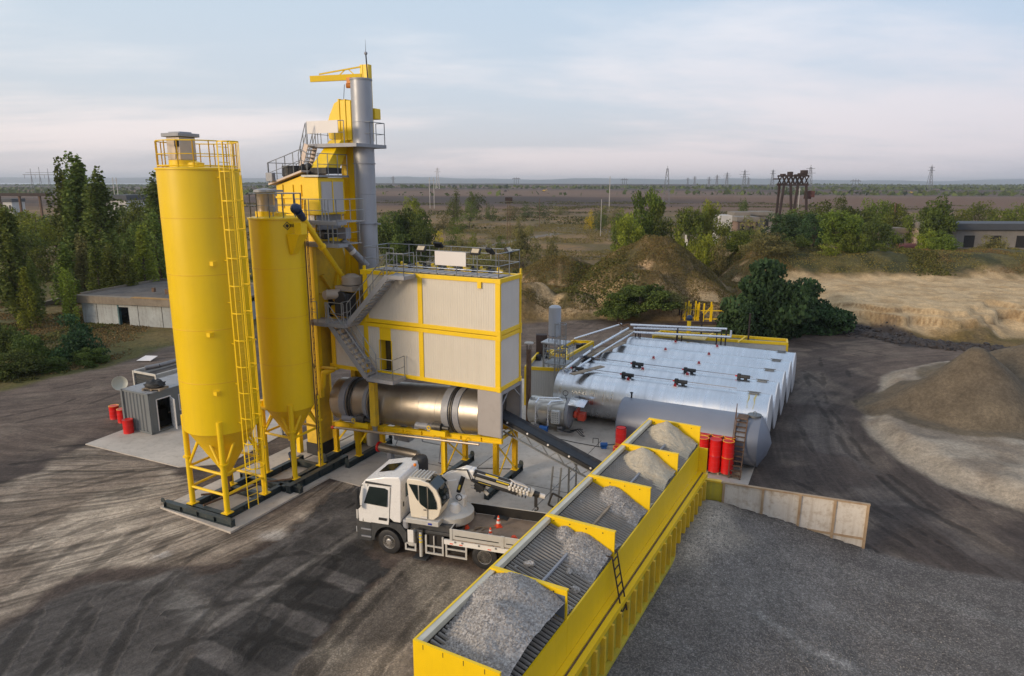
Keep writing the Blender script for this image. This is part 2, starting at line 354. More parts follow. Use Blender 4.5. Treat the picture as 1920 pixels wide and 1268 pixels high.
def height(X, Y):
    X = np.asarray(X, float); Y = np.asarray(Y, float)
    wx = X + 2.2*(fbm(X, Y, 0.12, 3, 5)-0.5)*2; wy = Y + 2.0*(fbm(X, Y, 0.13, 3, 9)-0.5)*2
    h = np.zeros(X.shape)
    far = ss(74, 92, Y)*ss(-6, 4, X) + ss(60, 76, Y)*ss(4, -6, X)
    h += far*0.9*(fbm(X, Y, 0.05, 5, 3)-0.42)*ss(600, 200, Y)
    # ramp of gravel against the bins
    l = (X-B0[0])*BL[0] + (Y-B0[1])*BL[1]; d = (X-B0[0])*BW[0] + (Y-B0[1])*BW[1]
    wl = (X-WALL_A[0])*(WALL_B[1]-WALL_A[1]) - (Y-WALL_A[1])*(WALL_B[0]-WALL_A[0])       # >0 : south of the wall
    rp = 1.12*(1-ss(0.5, 8.5, d-2.5)) * (wl > -0.8) * (d > 2.2)
    rp = rp*ss(-22, -8, l)
    h = np.maximum(h, rp + (rp > 0.05)*0.16*(fbm(X, Y, 0.7, 4, 21)-0.5))
    for hx, hy, hz, hr in ((8.55, 26.9, 0.55, 1.1), (6.9, 24.2, 0.45, 1.3), (7.9, 25.4, 0.3, 1.2)):
        dd = np.hypot(X-hx, Y-hy)/hr; h += hz*np.exp(-dd*dd*1.2)*(wl > 0)*(d > 2.2)
    # sand heaps on the right
    dd = np.hypot(wx-29.8, wy-43.0); p = np.maximum(0, 4.75-0.80*np.maximum(0, dd-0.5)); 
    dd2 = np.hypot(wx-38, wy-46.5); p = np.maximum(p, 4.2-0.5*dd2)
    dd3 = np.hypot(wx-45, wy-40); p = np.maximum(p, 3.2-0.4*dd3)
    ap = APRON(X, Y); apn = np.clip(-ap, 0, 4)
    apz = 0.75*ss(0, 1.8, apn)*(0.75+0.6*fbm(X, Y, 0.35, 4, 31))
    h = np.maximum(h, np.maximum(p, apz))
    # sand bank and plateau
    edge = 70.5 + 4.6*(fbm(X, Y*0, 0.11, 4, 41)-0.5)*2 + 1.6*(fbm(X, Y*0+3, 0.45, 3, 42)-0.5)*2 - 0.06*(X-40) + 9*ss(37, 30, X)
    bank = ss(0, 0.75, Y-edge)*(1.45+0.6*fbm(X, Y, 0.5, 4, 44)) + ss(2.2, 3.0, Y-edge-1.5*(fbm(X, Y*0, 0.3, 3, 45)-0.5))*0.55
    fan = (0.5+0.9*fbm(X, Y*0, 0.35, 3, 46))*ss(-2.8, 0.2, Y-edge)
    pl = np.maximum(bank, fan)*ss(32, 38, X)
    pl = pl + ss(32, 38, X)*ss(92, 101, Y)*ss(122, 108, Y)*(2.2+1.2*fbm(X, Y, 0.08, 3, 47))
    pl = pl*ss(150, 118, Y)
    e2 = 77.5 + 2.5*(fbm(X, Y*0, 0.25, 3, 51)-0.5)*2
    bank2 = ss(0, 1.6, Y-e2)*(1.0+0.9*fbm(X, Y, 0.22, 3, 54))*ss(0, 5, X)*ss(38, 32, X)*ss(112, 96, Y)
    h = np.maximum(h, np.maximum(pl, bank2))
    mz = np.zeros(X.shape)
    for mx, my, mh, rx, ry, sh in MW:
        q = np.sqrt(((wx-mx)/rx)**2+((wy-my)/ry)**2); z = mh*np.maximum(0, 1-q**sh) if sh > 1 else mh*np.maximum(0, 1-q)
        z = np.where(q < 0.15, np.minimum(z, mh*(0.93-q*0.3)), z)
        mz = np.maximum(mz, z)
    mz = mz*(1+0.25*(fbm(X, Y, 0.4, 4, 61)-0.5))
    h = np.maximum(h, mz) + ss(0.3, 2, mz)*0.35*(fbm(X, Y, 0.8, 4, 71)-0.5)
    # spoil terraces far away, lower on the lake side
    t = 3*ss(520, 640, Y+120*(fbm(X, Y, 0.003, 3, 81)-0.5)) + 3.5*ss(900, 1050, Y+300*(fbm(X, Y, 0.002, 3, 83)-0.5)) + 6.0*ss(1600, 2100, Y+400*(fbm(X, Y, 0.0015, 3, 85)-0.5))
    lk = ss(-0.52, -0.30, X/np.maximum(Y, 1))
    h += t*(0.25+0.75*lk)*(0.85+0.3*fbm(X, Y, 0.01, 3, 87))
    shore = ss(3200, 3700, Y)*ss(-0.20, -0.30, X/np.maximum(Y, 1))
    h = h*(1-shore) - 7*shore
    h += (150*fbm(X, Y, 0.0006, 3, 91)-10)*ss(8500, 10000, Y)*ss(14000, 11500, Y)
    return h
APR = [G(*p) for p in [(1640, 745), (1660, 700), (1780, 680), (2100, 640), (2300, 1050), (1935, 965), (1860, 940), (1760, 905), (1690, 865), (1640, 830), (1615, 790)]]
def APRON(X, Y): return sdf_poly(X + 0.8*(fbm(X, Y, 0.5, 3, 33)-0.5), Y + 0.8*(fbm(X, Y, 0.5, 3, 34)-0.5), APR)
def hz(x, y): return float(height(np.array([x]), np.array([y]))[0])

def axis(segs, out0, out1, g):
    a = []
    for (p, q, st) in segs: a += list(np.arange(p, q, st))
    a.append(segs[-1][1]); lo = a[0]; st = segs[0][2]
    while lo > out0: st *= g; lo -= st; a.insert(0, lo)
    hi = a[-1]; st = segs[-1][2]
    while hi < out1: st *= g; hi += st; a.append(hi)
    return np.array(a)
gx = axis([(-62, -30, 0.5), (-30, 44, 0.22), (44, 75, 0.42)], -14000, 14000, 1.075)
gy = axis([(8, 14, 0.3), (14, 44, 0.22), (44, 84, 0.32), (84, 124, 0.5)], -120, 15000, 1.03)
GXX, GYY = np.meshgrid(gx, gy); HZ = height(GXX, GYY)
nx, ny = len(gx), len(gy)
X, Y = GXX, GYY
fa = fbm(X, Y, 0.09, 4, 101); fb = fbm(X, Y, 0.45, 4, 103); fc = fbm(X, Y, 0.02, 4, 105); fd = fbm(X, Y, 1.3, 3, 107)
jx = 1.1*(fb-0.5)*2; jy = 1.1*(fbm(X, Y, 0.45, 4, 109)-0.5)*2
def zone(px, soft=0.5, jit=1.0, world=False):
    poly = px if world else [G(*p) for p in px]
    return ss(soft, -soft, sdf_poly(X+jx*jit, Y+jy*jit, poly))[..., None]
def c3(*c): return np.array(c)[None, None, :]
def lerp(a, b, t): return a*(1-t)+b*t
# far field: dry grass, earth, green
col = lerp(c3(0.235, 0.142, 0.055), c3(0.125, 0.090, 0.026), ss(0.38, 0.62, fa)[..., None])
col = lerp(col, c3(0.15, 0.105, 0.06), (ss(0.52, 0.7, fb)*0.7)[..., None])
col = lerp(col, c3(0.04, 0.05, 0.014), (ss(0.55, 0.68, fc)*0.45)[..., None])
green_left = ss(-8, -20, X)*ss(200, 90, Y)
col = lerp(col, lerp(c3(0.070, 0.078, 0.018), c3(0.17, 0.125, 0.05), ss(0.42, 0.6, fa)[..., None]), (green_left*0.8)[..., None])
farw = ss(300, 480, Y+120*(fa-0.5))[..., None]
fx = fbm(X*0.25, Y, 0.006, 4, 111)
col = lerp(col, lerp(c3(0.150, 0.080, 0.045), c3(0.050, 0.032, 0.025), ss(0.4, 0.6, fx)[..., None]), farw)
ter = ss(560, 700, Y)[..., None]*ss(0.48, 0.6, fbm(X*0.2, Y, 0.004, 4, 113))[..., None]
col = lerp(col, c3(0.20, 0.125, 0.08), ter*0.4)
col = lerp(col, c3(0.028, 0.032, 0.02), (ss(1500, 2100, Y)*0.8)[..., None])
col = lerp(col, c3(0.05, 0.06, 0.05), ss(7000, 9000, Y)[..., None])
road = sdf_line(X+jx*1.5, Y+jy*1.5, [G(*p) for p in [(560, 575), (700, 530), (800, 495), (860, 477), (930, 458), (1000, 445), (1045, 438)]])
col = lerp(col, c3(0.20, 0.17, 0.14), ss(2.2, 1.2, road)[..., None])
road2 = sdf_line(X+jx*1.5, Y+jy*1.5, [G(*p) for p in [(1060, 428), (1110, 430), (1150, 437), (1170, 452)]])
col = lerp(col, c3(0.19, 0.16, 0.135), ss(4, 2.5, road2)[..., None])
# sand: plateau, banks, bare faces of the mounds
gy_, gx_ = np.gradient(HZ, gy, gx); slope = np.hypot(gx_, gy_)
sandc = lerp(c3(0.54, 0.385, 0.215), c3(0.43, 0.295, 0.155), ss(0.4, 0.65, fb)[..., None])
plat = ss(33, 37, X)*ss(66.5, 68.5, Y+jy)*ss(97+0*X, 93, Y+2*jy)
lay = fbm(X*0.10, HZ*2.4, 1.0, 3, 115)
sandc2 = lerp(sandc, c3(0.24, 0.15, 0.07), (ss(0.44, 0.56, lay)*ss(0.35, 0.8, slope)*0.85)[..., None])
col = lerp(col, sandc2, plat[..., None])
mnd = ss(74, 78, Y)*ss(112, 100, Y)*ss(-4, 3, X)*ss(40, 34, X)
mcol = lerp(c3(0.135, 0.092, 0.040), c3(0.080, 0.066, 0.022), ss(0.4, 0.6, fa)[..., None])
mcol = lerp(mcol, c3(0.40, 0.27, 0.15), (ss(0.55, 0.68, fb)*ss(0.35, 0.8, slope)*ss(0.4, 0.55, fa))[..., None])
col = lerp(col, mcol, (mnd*ss(0.3, 1.2, HZ))[..., None])
bnk = ss(75, 77, Y+jy)*ss(84, 79.5, Y+jy)*ss(0, 4, X)*ss(40, 36, X)*ss(0.36, 0.5, fb+0.25*ss(16, 22, X))
col = lerp(col, sandc*0.92, (bnk*0.85)[..., None])
rdg = ss(93, 97, Y+2*jy)*ss(130, 115, Y)*ss(34, 40, X)
col = lerp(col, lerp(c3(0.10, 0.085, 0.03), c3(0.05, 0.05, 0.018), ss(0.42, 0.55, fb)[..., None]), rdg[..., None])
# the yard
yard_px = [(-500, 860), (-200, 775), (0, 732), (120, 706), (200, 690), (300, 655), (420, 632), (600, 612), (1000, 606), (1130, 600), (1270, 606), (1400, 628), (1500, 632), (1570, 612), (1640, 622), (1740, 645), (1920, 655), (2200, 668)]
yp = [G(*p) for p in yard_px] + [(70, -40), (-80, -40)]
zy = zone(yp, 0.5, 0.8, True)
yc = lerp(c3(0.130, 0.096, 0.076), c3(0.072, 0.055, 0.047), ss(0.38, 0.62, fa)[..., None])
yc = lerp(yc, c3(0.20, 0.155, 0.12), (ss(0.5, 0.7, fb)*0.5)[..., None])
col = lerp(col, yc, zy)
# left: pale dried mud with tracks
zd = zone([(-400, 900), (0, 905), (60, 880), (160, 838), (330, 880), (440, 1000), (560, 960), (640, 892), (690, 885), (700, 905), (590, 965), (520, 1000), (470, 1030), (440, 1055), (330, 1075), (210, 1060), (120, 1090), (0, 1180), (-400, 1350)], 0.22, 1.2)
dc = lerp(c3(0.40, 0.335, 0.265), c3(0.20, 0.158, 0.122), ss(0.36, 0.62, fb*0.6+fa*0.4)[..., None])
col = lerp(col, dc, zd)
zblk = zone([(470, 1040), (540, 1000), (620, 930), (700, 895), (760, 930), (690, 1040), (740, 1070), (700, 1100), (600, 1200), (530, 1290), (300, 1500), (330, 1268), (400, 1150), (340, 1110), (330, 1085), (440, 1065)], 0.12, 0.45)
zgry = zone([(-100, 1400), (0, 1190), (150, 1110), (330, 1075), (420, 1090), (430, 1150), (350, 1268), (330, 1500)], 0.35, 0.8)
col = lerp(col, lerp(c3(0.155, 0.142, 0.130), c3(0.085, 0.076, 0.070), ss(0.4, 0.6, fb)[..., None]), zgry)
ac = lerp(c3(0.052, 0.048, 0.046), c3(0.115, 0.104, 0.097), ss(0.42, 0.62, fa*0.5+fb*0.5)[..., None])
# squares of fresh asphalt between pale wheel lines
l_ = (X-B0[0])*BL[0] + (Y-B0[1])*BL[1]; d_ = (X-B0[0])*BW[0] + (Y-B0[1])*BW[1]
gl = G(545, 1080); gd0 = (gl[0]-B0[0])*BW[0] + (gl[1]-B0[1])*BW[1]
line = np.exp(-((d_-gd0+0.35*np.sin(l_*0.35)+0.3*(fb-0.5))/0.28)**2)
crs = np.exp(-((((l_+0.25*(fd-0.5)) % 2.6)-1.3)/0.33)**2)*ss(0.35, 0.5, fa+0.1)
sel = ss(gd0+3.9, gd0+3.5, d_+0.3*(fb-0.5))*ss(gd0+0.2, gd0+0.5, d_+0.3*(fb-0.5))*(1-crs)*ss(-4.5, -3.5, l_)
col = lerp(col, c3(0.024, 0.023, 0.024), (zblk[..., 0]*0)[..., None])
blk_px = [(470, 1040), (540, 1000), (620, 930), (700, 895), (760, 930), (690, 1040), (740, 1070), (700, 1100), (600, 1200), (530, 1290), (300, 1500), (330, 1268), (400, 1150), (340, 1110), (330, 1085), (440, 1065)]
sdb = np.clip(-sdf_poly(X+0.25*jx, Y+0.25*jy, [G(*p) for p in blk_px]), -3, 3)
sdl = np.clip(np.abs(d_-gd0), 0, 3); cyc = np.clip(np.abs((l_ % 2.6)-1.3), 0, 2)
zbr = zone([(760, 1045), (900, 1080), (960, 1060), (760, 1230), (700, 1400), (480, 1500), (520, 1290), (600, 1205), (690, 1110)], 0.10, 0.5)
col = lerp(col, lerp(c3(0.225, 0.19, 0.15), c3(0.13, 0.108, 0.088), ss(0.4, 0.6, fb)[..., None]), zbr)
zb2 = zone([(640, 1255), (700, 1225), (790, 1205), (790, 1400), (560, 1500)], 0.5, 0.8)
col = lerp(col, c3(0.30, 0.24, 0.18), zb2*0.8)
for wx0, wy0, wr in ((515, 1005, .9), (560, 1032, 1.2), (1640, 1158, .45), (1460, 1160, .3), (300, 1045, .6)):
    q = G(wx0, wy0); dd = np.hypot((X+jx*0.6-q[0]), (Y+jy*0.6-q[1])*1.5)
    col = lerp(col, c3(0.42, 0.38, 0.34), (ss(wr, wr*0.4, dd)*0.8)[..., None])
# gravel ramp
wl_ = (X-WALL_A[0])*(WALL_B[1]-WALL_A[1]) - (Y-WALL_A[1])*(WALL_B[0]-WALL_A[0])
rz_ = (ss(-0.3, 0.1, wl_/6.9+0.3*(X > 14.9)*(fb-0.9)*3)*(d_ > 2.2))*ss(22, 16, X-0.3*Y+3*(fb-0.5))
gc = lerp(c3(0.185, 0.166, 0.152), c3(0.130, 0.116, 0.107), ss(0.4, 0.6, fa)[..., None])
stl = fbm((X*0.85-Y*0.5)*0.25, (X*0.5+Y*0.85)*1.6, 0.6, 4, 121)
gc = lerp(gc, c3(0.17, 0.16, 0.15), (ss(0.5, 0.72, stl)*0.5)[..., None])
col = lerp(col, gc, rz_[..., None])
zs = zone([(1330, 935), (1365, 950), (1400, 1010), (1360, 1060), (1290, 1110), (1225, 1100), (1250, 1040), (1290, 975)], 0.7, 1.3)
col = lerp(col, c3(0.33, 0.285, 0.235), zs*rz_[..., None]*0.9)
grc = 1-0.8*zs[..., 0]
# wheel ruts: distance to the nearest wheel line of each pass
rut = np.full(X.shape, 9.0)
def pass_(pts, track=0.98, wob=0.25):
    global rut
    pw = [G(*p) for p in pts]; Xw, Yw = X+wob*(fa-0.5)*2, Y+wob*(fa-0.5)*2; dl_ = sdf_line(Xw, Yw, pw)
    for (ax_, ay_), (bx_, by_) in ((pw[0], pw[1]), (pw[-1], pw[-2])): dl_ = np.where((Xw-ax_)*(bx_-ax_)+(Yw-ay_)*(by_-ay_) < 0, 9.0, dl_)
    rut = np.minimum(rut, np.abs(dl_-track))
for pts in ([(-60, 1235), (60, 1110), (180, 1030), (330, 955), (480, 905), (600, 880)], [(-40, 1120), (110, 1015), (280, 942), (430, 900)], [(40, 1300), (150, 1120), (280, 1010), (430, 940)], [(-60, 985), (120, 935), (300, 890), (400, 876)],
    [(-60, 930), (100, 900), (260, 868)], [(120, 1300), (230, 1120), (350, 1020), (480, 975), (600, 950)], [(-40, 1060), (120, 985), (300, 925)], [(-60, 870), (100, 850), (180, 842)], [(-40, 800), (120, 765), (260, 715), (330, 700)], [(-40, 765), (150, 725), (300, 690)],
    [(330, 1300), (470, 1120), (600, 1010), (700, 950)], [(480, 1300), (590, 1150), (680, 1060)], [(620, 1300), (720, 1170), (800, 1080)], [(300, 1180), (480, 1150), (640, 1190)], [(420, 1080), (560, 1060), (700, 1080)],
    [(1480, 690), (1510, 760), (1560, 850), (1680, 950), (1900, 1060)], [(1560, 670), (1580, 760), (1660, 860), (1800, 960)], [(1500, 640), (1600, 660), (1900, 720)], [(1060, 612), (1250, 618), (1420, 650), (1520, 720)], [(1450, 900), (1600, 980), (1800, 1100)]): pass_(pts)
swl = sdf_line(X+0.4*jx, Y+0.4*jy, [G(*p) for p in [(1430, 1188), (1470, 1215), (1520, 1240), (1580, 1262)]])
col = lerp(col, c3(0.30, 0.28, 0.26), (ss(0.22, 0.05, swl)*0.85)[..., None])
# right yard lanes
sw = sdf_line(X+jx, Y+jy, [G(*p) for p in [(1500, 700), (1530, 780), (1600, 880), (1760, 1000), (1900, 1080)]])
col = lerp(col, c3(0.10, 0.088, 0.082), (ss(2.2, 0.6, sw)*0.5*ss(0.4, 0.6, fb))[..., None])
# heaps
ap = APRON(X, Y)
pc = lerp(c3(0.33, 0.28, 0.22), c3(0.24, 0.195, 0.15), ss(0.4, 0.62, fb)[..., None])
col = lerp(col, pc, ss(0.3, -0.2, ap)[..., None])
dk = np.hypot(X+0.6*jx-29.8, Y+0.6*jy-43.0)
inp = ss(7.6, 7.2, dk)*ss(-0.2, 0.3, -ap+1)
dk2 = np.minimum(dk-6.2, np.minimum(np.hypot(X+.6*jx-38, Y+.6*jy-46.5)-8, np.hypot(X+.6*jx-45, Y+.6*jy-40)-7))
col = lerp(col, lerp(c3(0.150, 0.118, 0.080), c3(0.125, 0.097, 0.066), ss(0.4, 0.6, fa)[..., None]), ss(0.15, -0.25, dk2)[..., None])
# rubble line of dark clods at the foot of the bank
rb = sdf_line(X, Y, [G(*p) for p in [(1550, 620), (1620, 622), (1700, 642), (1780, 650), (1920, 662), (2100, 672)]])
col = lerp(col, c3(0.05, 0.042, 0.040), ss(2.6, 1.2, rb+jy)[..., None])
rut = np.where((zy[..., 0] > 0.5) & (rz_ < 0.5) & (ap > 0.2), rut, 9.0)
# flow coordinates for tracks
fc0 = G(700, 800); rr = np.hypot(X-fc0[0], Y-fc0[1]); an = np.arctan2(Y-fc0[1], X-fc0[0])
uL, vL = rr, (an + 0.028*rr + 0.10*(fa-0.5))*22
uA, vA = l_, d_ + 0.6*(fa-0.5)
cR = (44.0, 30.0); rR = np.hypot(X-cR[0], Y-cR[1]); uR, vR = np.arctan2(Y-cR[1], X-cR[0])*22, rR+1.2*(fa-0.5)
rot = (X*0.93+Y*0.36); rov = (-X*0.36+Y*0.93)
isl = (X < -8) & (Y < 40.5); isr = (X > 9); isf = (Y >= 40.5) & (X < 5)
ua = np.where(isr, uR, np.where(isf, rot, uA)); va = np.where(isr, vR, np.where(isf, rov, vA))
wL = zd[..., 0] > 0.15
ua = np.where(wL | (isl & (zblk[..., 0] < 0.5)), uL, ua); va = np.where(wL | (isl & (zblk[..., 0] < 0.5)), vL, va)
streak = (zy[..., 0]*0.34 + zd[..., 0]*0.42)*(1-rz_*0.75)*ss(0.0, 0.6, ap+0.3)
grav = np.clip(rz_*grc + zbr[..., 0]*0.5 + 0.18*zy[..., 0], 0, 1)*ss(0.0, 0.6, ap+0.6)
grass = ((1-zy[..., 0])*(1-plat)*ss(450, 250, Y))
me = bpy.data.meshes.new('ground')
verts = np.stack([X, Y, HZ], -1).reshape(-1, 3)
ii = np.arange(nx*ny).reshape(ny, nx); quads = np.stack([ii[:-1, :-1], ii[:-1, 1:], ii[1:, 1:], ii[1:, :-1]], -1).reshape(-1, 4)
me.vertices.add(len(verts)); me.vertices.foreach_set('co', verts.astype(np.float32).ravel())
me.loops.add(quads.size); me.loops.foreach_set('vertex_index', quads.astype(np.int32).ravel())
me.polygons.add(len(quads)); me.polygons.foreach_set('loop_start', np.arange(0, quads.size, 4, dtype=np.int32)); me.polygons.foreach_set('loop_total', np.full(len(quads), 4, np.int32))
me.polygons.foreach_set('use_smooth', [True]*len(quads)); me.update(); me.validate()
def fattr(name, arr): a = me.attributes.new(name, 'FLOAT', 'POINT'); a.data.foreach_set('value', arr.astype(np.float32).ravel())
ca = me.attributes.new('soil', 'FLOAT_COLOR', 'POINT'); rgba = np.concatenate([np.clip(col, 0, 1), np.ones(X.shape+(1,))], -1); ca.data.foreach_set('color', rgba.astype(np.float32).ravel())
va3 = me.attributes.new('flow', 'FLOAT_VECTOR', 'POINT'); va3.data.foreach_set('vector', np.stack([ua, va, 0*ua], -1).astype(np.float32).ravel())
fattr('streak', streak); fattr('rut', rut); fattr('black', sdb); fattr('centre', sdl); fattr('cycle', cyc); fattr('side', np.clip(d_-gd0, -3, 6)); fattr('brown', np.clip(-sdf_poly(X, Y, [G(*p) for p in [(760, 1045), (900, 1080), (960, 1060), (760, 1230), (700, 1400), (480, 1500), (520, 1290), (600, 1205), (690, 1110)]]), -3, 3)); fattr('gravel', grav); fattr('grass', grass)
go = bpy.data.objects.new('ground', me); C.objects.link(go); struct(go)
gm = bpy.data.materials.new('ground_soil'); gm.use_nodes = True; t = gm.node_tree; b = t.nodes['Principled BSDF']
def ATTR(n): a = N(t, 'ShaderNodeAttribute'); a.attribute_name = n; return a
soil = ATTR('soil').outputs['Color']; fl = ATTR('flow').outputs['Vector']; st = ATTR('streak').outputs['Fac']; gr = ATTR('gravel').outputs['Fac']; gs = ATTR('grass').outputs['Fac']
tcg = N(t, 'ShaderNodeTexCoord'); ob = tcg.outputs['Object']
m1 = N(t, 'ShaderNodeMapping'); m1.inputs['Scale'].default_value = (0.10, 1.0, 1); t.links.new(fl, m1.inputs[0])
s1 = NOISE(t, m1.outputs[0], 1.0, 5, 0.6, 0.25)
m2 = N(t, 'ShaderNodeMapping'); m2.inputs['Scale'].default_value = (0.22, 3.2, 1); t.links.new(fl, m2.inputs[0])
s2 = NOISE(t, m2.outputs[0], 1.0, 3, 0.6, 0.1)
sm = RAMP(t, M(t, 'ADD', M(t, 'MULTIPLY', s1, 0.6), M(t, 'MULTIPLY', s2, 0.4)), [(0.42, 0.0), (0.58, 1.0)]).outputs[0]
f1 = M(t, 'ADD', 1.0, M(t, 'MULTIPLY', st, M(t, 'MULTIPLY', M(t, 'SUBTRACT', sm, 0.5), 1.15)))
big = NOISE(t, ob, 0.9, 8, 0.65)
f2 = M(t, 'ADD', 0.40, M(t, 'MULTIPLY', big, 1.2))
fine = NOISE(t, ob, 16.0, 3, 0.8)
vo = N(t, 'ShaderNodeTexVoronoi'); vo.inputs['Scale'].default_value = 24.0; t.links.new(ob, vo.inputs['Vector'])
vs = N(t, 'ShaderNodeSeparateColor'); t.links.new(vo.outputs['Color'], vs.inputs[0])
vv = M(t, 'POWER', vs.outputs[0], 3.0)
f3 = M(t, 'ADD', 1.0, M(t, 'MULTIPLY', gr, M(t, 'SUBTRACT', M(t, 'MULTIPLY', vv, 1.0), 0.24)))
md = RAMP(t, NOISE(t, ob, 5.0, 6, 0.78), [(0.40, 0.0), (0.62, 1.0)]).outputs[0]
rut = ATTR('rut').outputs['Fac']; rn_ = M(t, 'ADD', M(t, 'ADD', rut, M(t, 'MULTIPLY', M(t, 'SUBTRACT', NOISE(t, ob, 2.2, 5, 0.7), 0.5), 0.40)), RAMP(t, NOISE(t, ob, 0.22, 3, 0.6), [(0.45, 0.0), (0.62, 0.35)]).outputs[0])
rdk = RAMP(t, rn_, [(0.13, 1.0), (0.24, 0.0)]).outputs[0]; rlt = RAMP(t, rn_, [(0.22, 0.0), (0.29, 1.0), (0.40, 0.0)]).outputs[0]
f4 = M(t, 'MULTIPLY', M(t, 'ADD', 0.60, M(t, 'MULTIPLY', fine, 0.70)), M(t, 'ADD', 0.80, M(t, 'MULTIPLY', md, 0.40)))
f4 = M(t, 'MULTIPLY', f4, M(t, 'ADD', M(t, 'SUBTRACT', 1.0, M(t, 'MULTIPLY', rdk, M(t, 'ADD', 0.28, M(t, 'MULTIPLY', md, 0.30)))), M(t, 'MULTIPLY', rlt, 0.10)))
gn = NOISE(t, ob, 3.2, 6, 0.75)
f5 = M(t, 'ADD', 1.0, M(t, 'MULTIPLY', gs, M(t, 'MULTIPLY', M(t, 'SUBTRACT', gn, 0.5), 2.2)))
def SS(v, a, b_): n_ = nt_ = t.nodes.new('ShaderNodeMapRange'); n_.interpolation_type = 'SMOOTHSTEP'; t.links.new(v, n_.inputs[0]); n_.inputs[1].default_value = a; n_.inputs[2].default_value = b_; return n_.outputs[0]
en = M(t, 'MULTIPLY', M(t, 'SUBTRACT', NOISE(t, ob, 1.1, 7, 0.7), 0.5), 1.9); en2 = M(t, 'MULTIPLY', M(t, 'SUBTRACT', NOISE(t, ob, 1.7, 6, 0.7), 0.5), 0.9)
bm_ = M(t, 'MULTIPLY', SS(M(t, 'ADD', ATTR('black').outputs['Fac'], en), -0.06, 0.22), SS(M(t, 'ADD', ATTR('brown').outputs['Fac'], M(t, 'MULTIPLY', en2, 0.5)), 0.08, -0.04))
bn_ = RAMP(t, NOISE(t, ob, 0.55, 6, 0.62), [(0.40, 0.0), (0.62, 1.0)]).outputs[0]; bcol = MIX(t, bn_, (0.060, 0.055, 0.052), (0.125, 0.112, 0.104))
sq = M(t, 'MULTIPLY', M(t, 'MULTIPLY', SS(M(t, 'ADD', ATTR('cycle').outputs['Fac'], M(t, 'MULTIPLY', en2, 0.35)), 0.30, 0.46), SS(M(t, 'ADD', ATTR('side').outputs['Fac'], M(t, 'MULTIPLY', en2, 0.4)), 0.35, 0.5)), SS(M(t, 'ADD', ATTR('side').outputs['Fac'], M(t, 'MULTIPLY', en2, 0.4)), 3.9, 3.6))
bcol = MIX(t, M(t, 'MULTIPLY', sq, 0.85), bcol, (0.034, 0.032, 0.031))
ln_ = M(t, 'MULTIPLY', SS(M(t, 'ADD', ATTR('centre').outputs['Fac'], M(t, 'MULTIPLY', en2, 0.3)), 0.24, 0.08), RAMP(t, NOISE(t, ob, 0.35, 3), [(0.35, 0.3), (0.55, 1.0)]).outputs[0])
bcol = MIX(t, M(t, 'MULTIPLY', ln_, 0.8), bcol, (0.21, 0.19, 0.17)); soil = MIX(t, bm_, soil, bcol)
fac = M(t, 'MULTIPLY', M(t, 'MULTIPLY', M(t, 'MULTIPLY', f1, f2), M(t, 'MULTIPLY', f3, f4)), f5)
vm = N(t, 'ShaderNodeVectorMath', operation='SCALE'); t.links.new(soil, vm.inputs[0]); t.links.new(fac, vm.inputs['Scale'])
t.links.new(vm.outputs[0], b.inputs['Base Color']); b.inputs['Roughness'].default_value = 0.92; b.inputs['Specular IOR Level'].default_value = 0.25
bp = N(t, 'ShaderNodeBump'); bp.inputs['Strength'].default_value = 0.6; bp.inputs['Distance'].default_value = 0.12
hb = M(t, 'ADD', M(t, 'MULTIPLY', M(t, 'MULTIPLY', sm, st), 0.8), M(t, 'ADD', M(t, 'ADD', M(t, 'MULTIPLY', gn, 0.9), M(t, 'MULTIPLY', M(t, 'SUBTRACT', rlt, rdk), 0.25)), M(t, 'MULTIPLY', fine, 0.3)))
t.links.new(hb, bp.inputs['Height']); t.links.new(bp.outputs[0], b.inputs['Normal'])
me.materials.append(gm)

# lake behind the plain
lm = bpy.data.materials.new('lake_water'); lm.use_nodes = True; lb = lm.node_tree.nodes['Principled BSDF']
lb.inputs['Base Color'].default_value = (0.10, 0.16, 0.2, 1); lb.inputs['Roughness'].default_value = 0.25; lb.inputs['Specular IOR Level'].default_value = 0.8
struct(MB().add([(-13500, 3300, -1), (200, 3300, -1), (200, 9500, -1), (-13500, 9500, -1)], [(0, 1, 2, 3)]).build('lake', lm, smooth=False))

# concrete slabs
def slab(name, pts, top, m=CONC):
    b = MB(); b.prism([(p[0], p[1]) for p in pts], 'Z', -0.3, top); return struct(b.build(name, m, smooth=False))
slab('concrete_pad', [W(-11.6, -2.2), W(-4.5, -2.5), W(1.5, -2.9), W(4.2, -2.9), W(6.6, 0.2), W(8.6, 5.3), W(10.9, 6.2), W(10.9, 23), W(-11.6, 18)], 0.05)
slab('silo_pad', [W(-13.6, -8.5), W(-8.75, -8.75), W(-8.75, -2.25), W(-11.65, -2.15), W(-11.65, 5.5), W(-13.6, 5.5)], 0.09)
q = [G(160, 834), G(335, 877), G(430, 870), G(560, 800), G(520, 760), G(345, 770), G(250, 800)]
slab('office_pad', q, 0.045)
# joints of the pad
struct(MB().bar(W(-2.5, -2.4, 0.052), W(-2.5, 6, 0.052), 0.03, 0.006).bar(W(-8, 1.5, 0.052), W(5, 1.5, 0.052), 0.03, 0.006).bar(W(2.2, -2.7, 0.052), W(2.2, 9, 0.052), 0.03, 0.006).build('pad_joint', DARK, smooth=False))
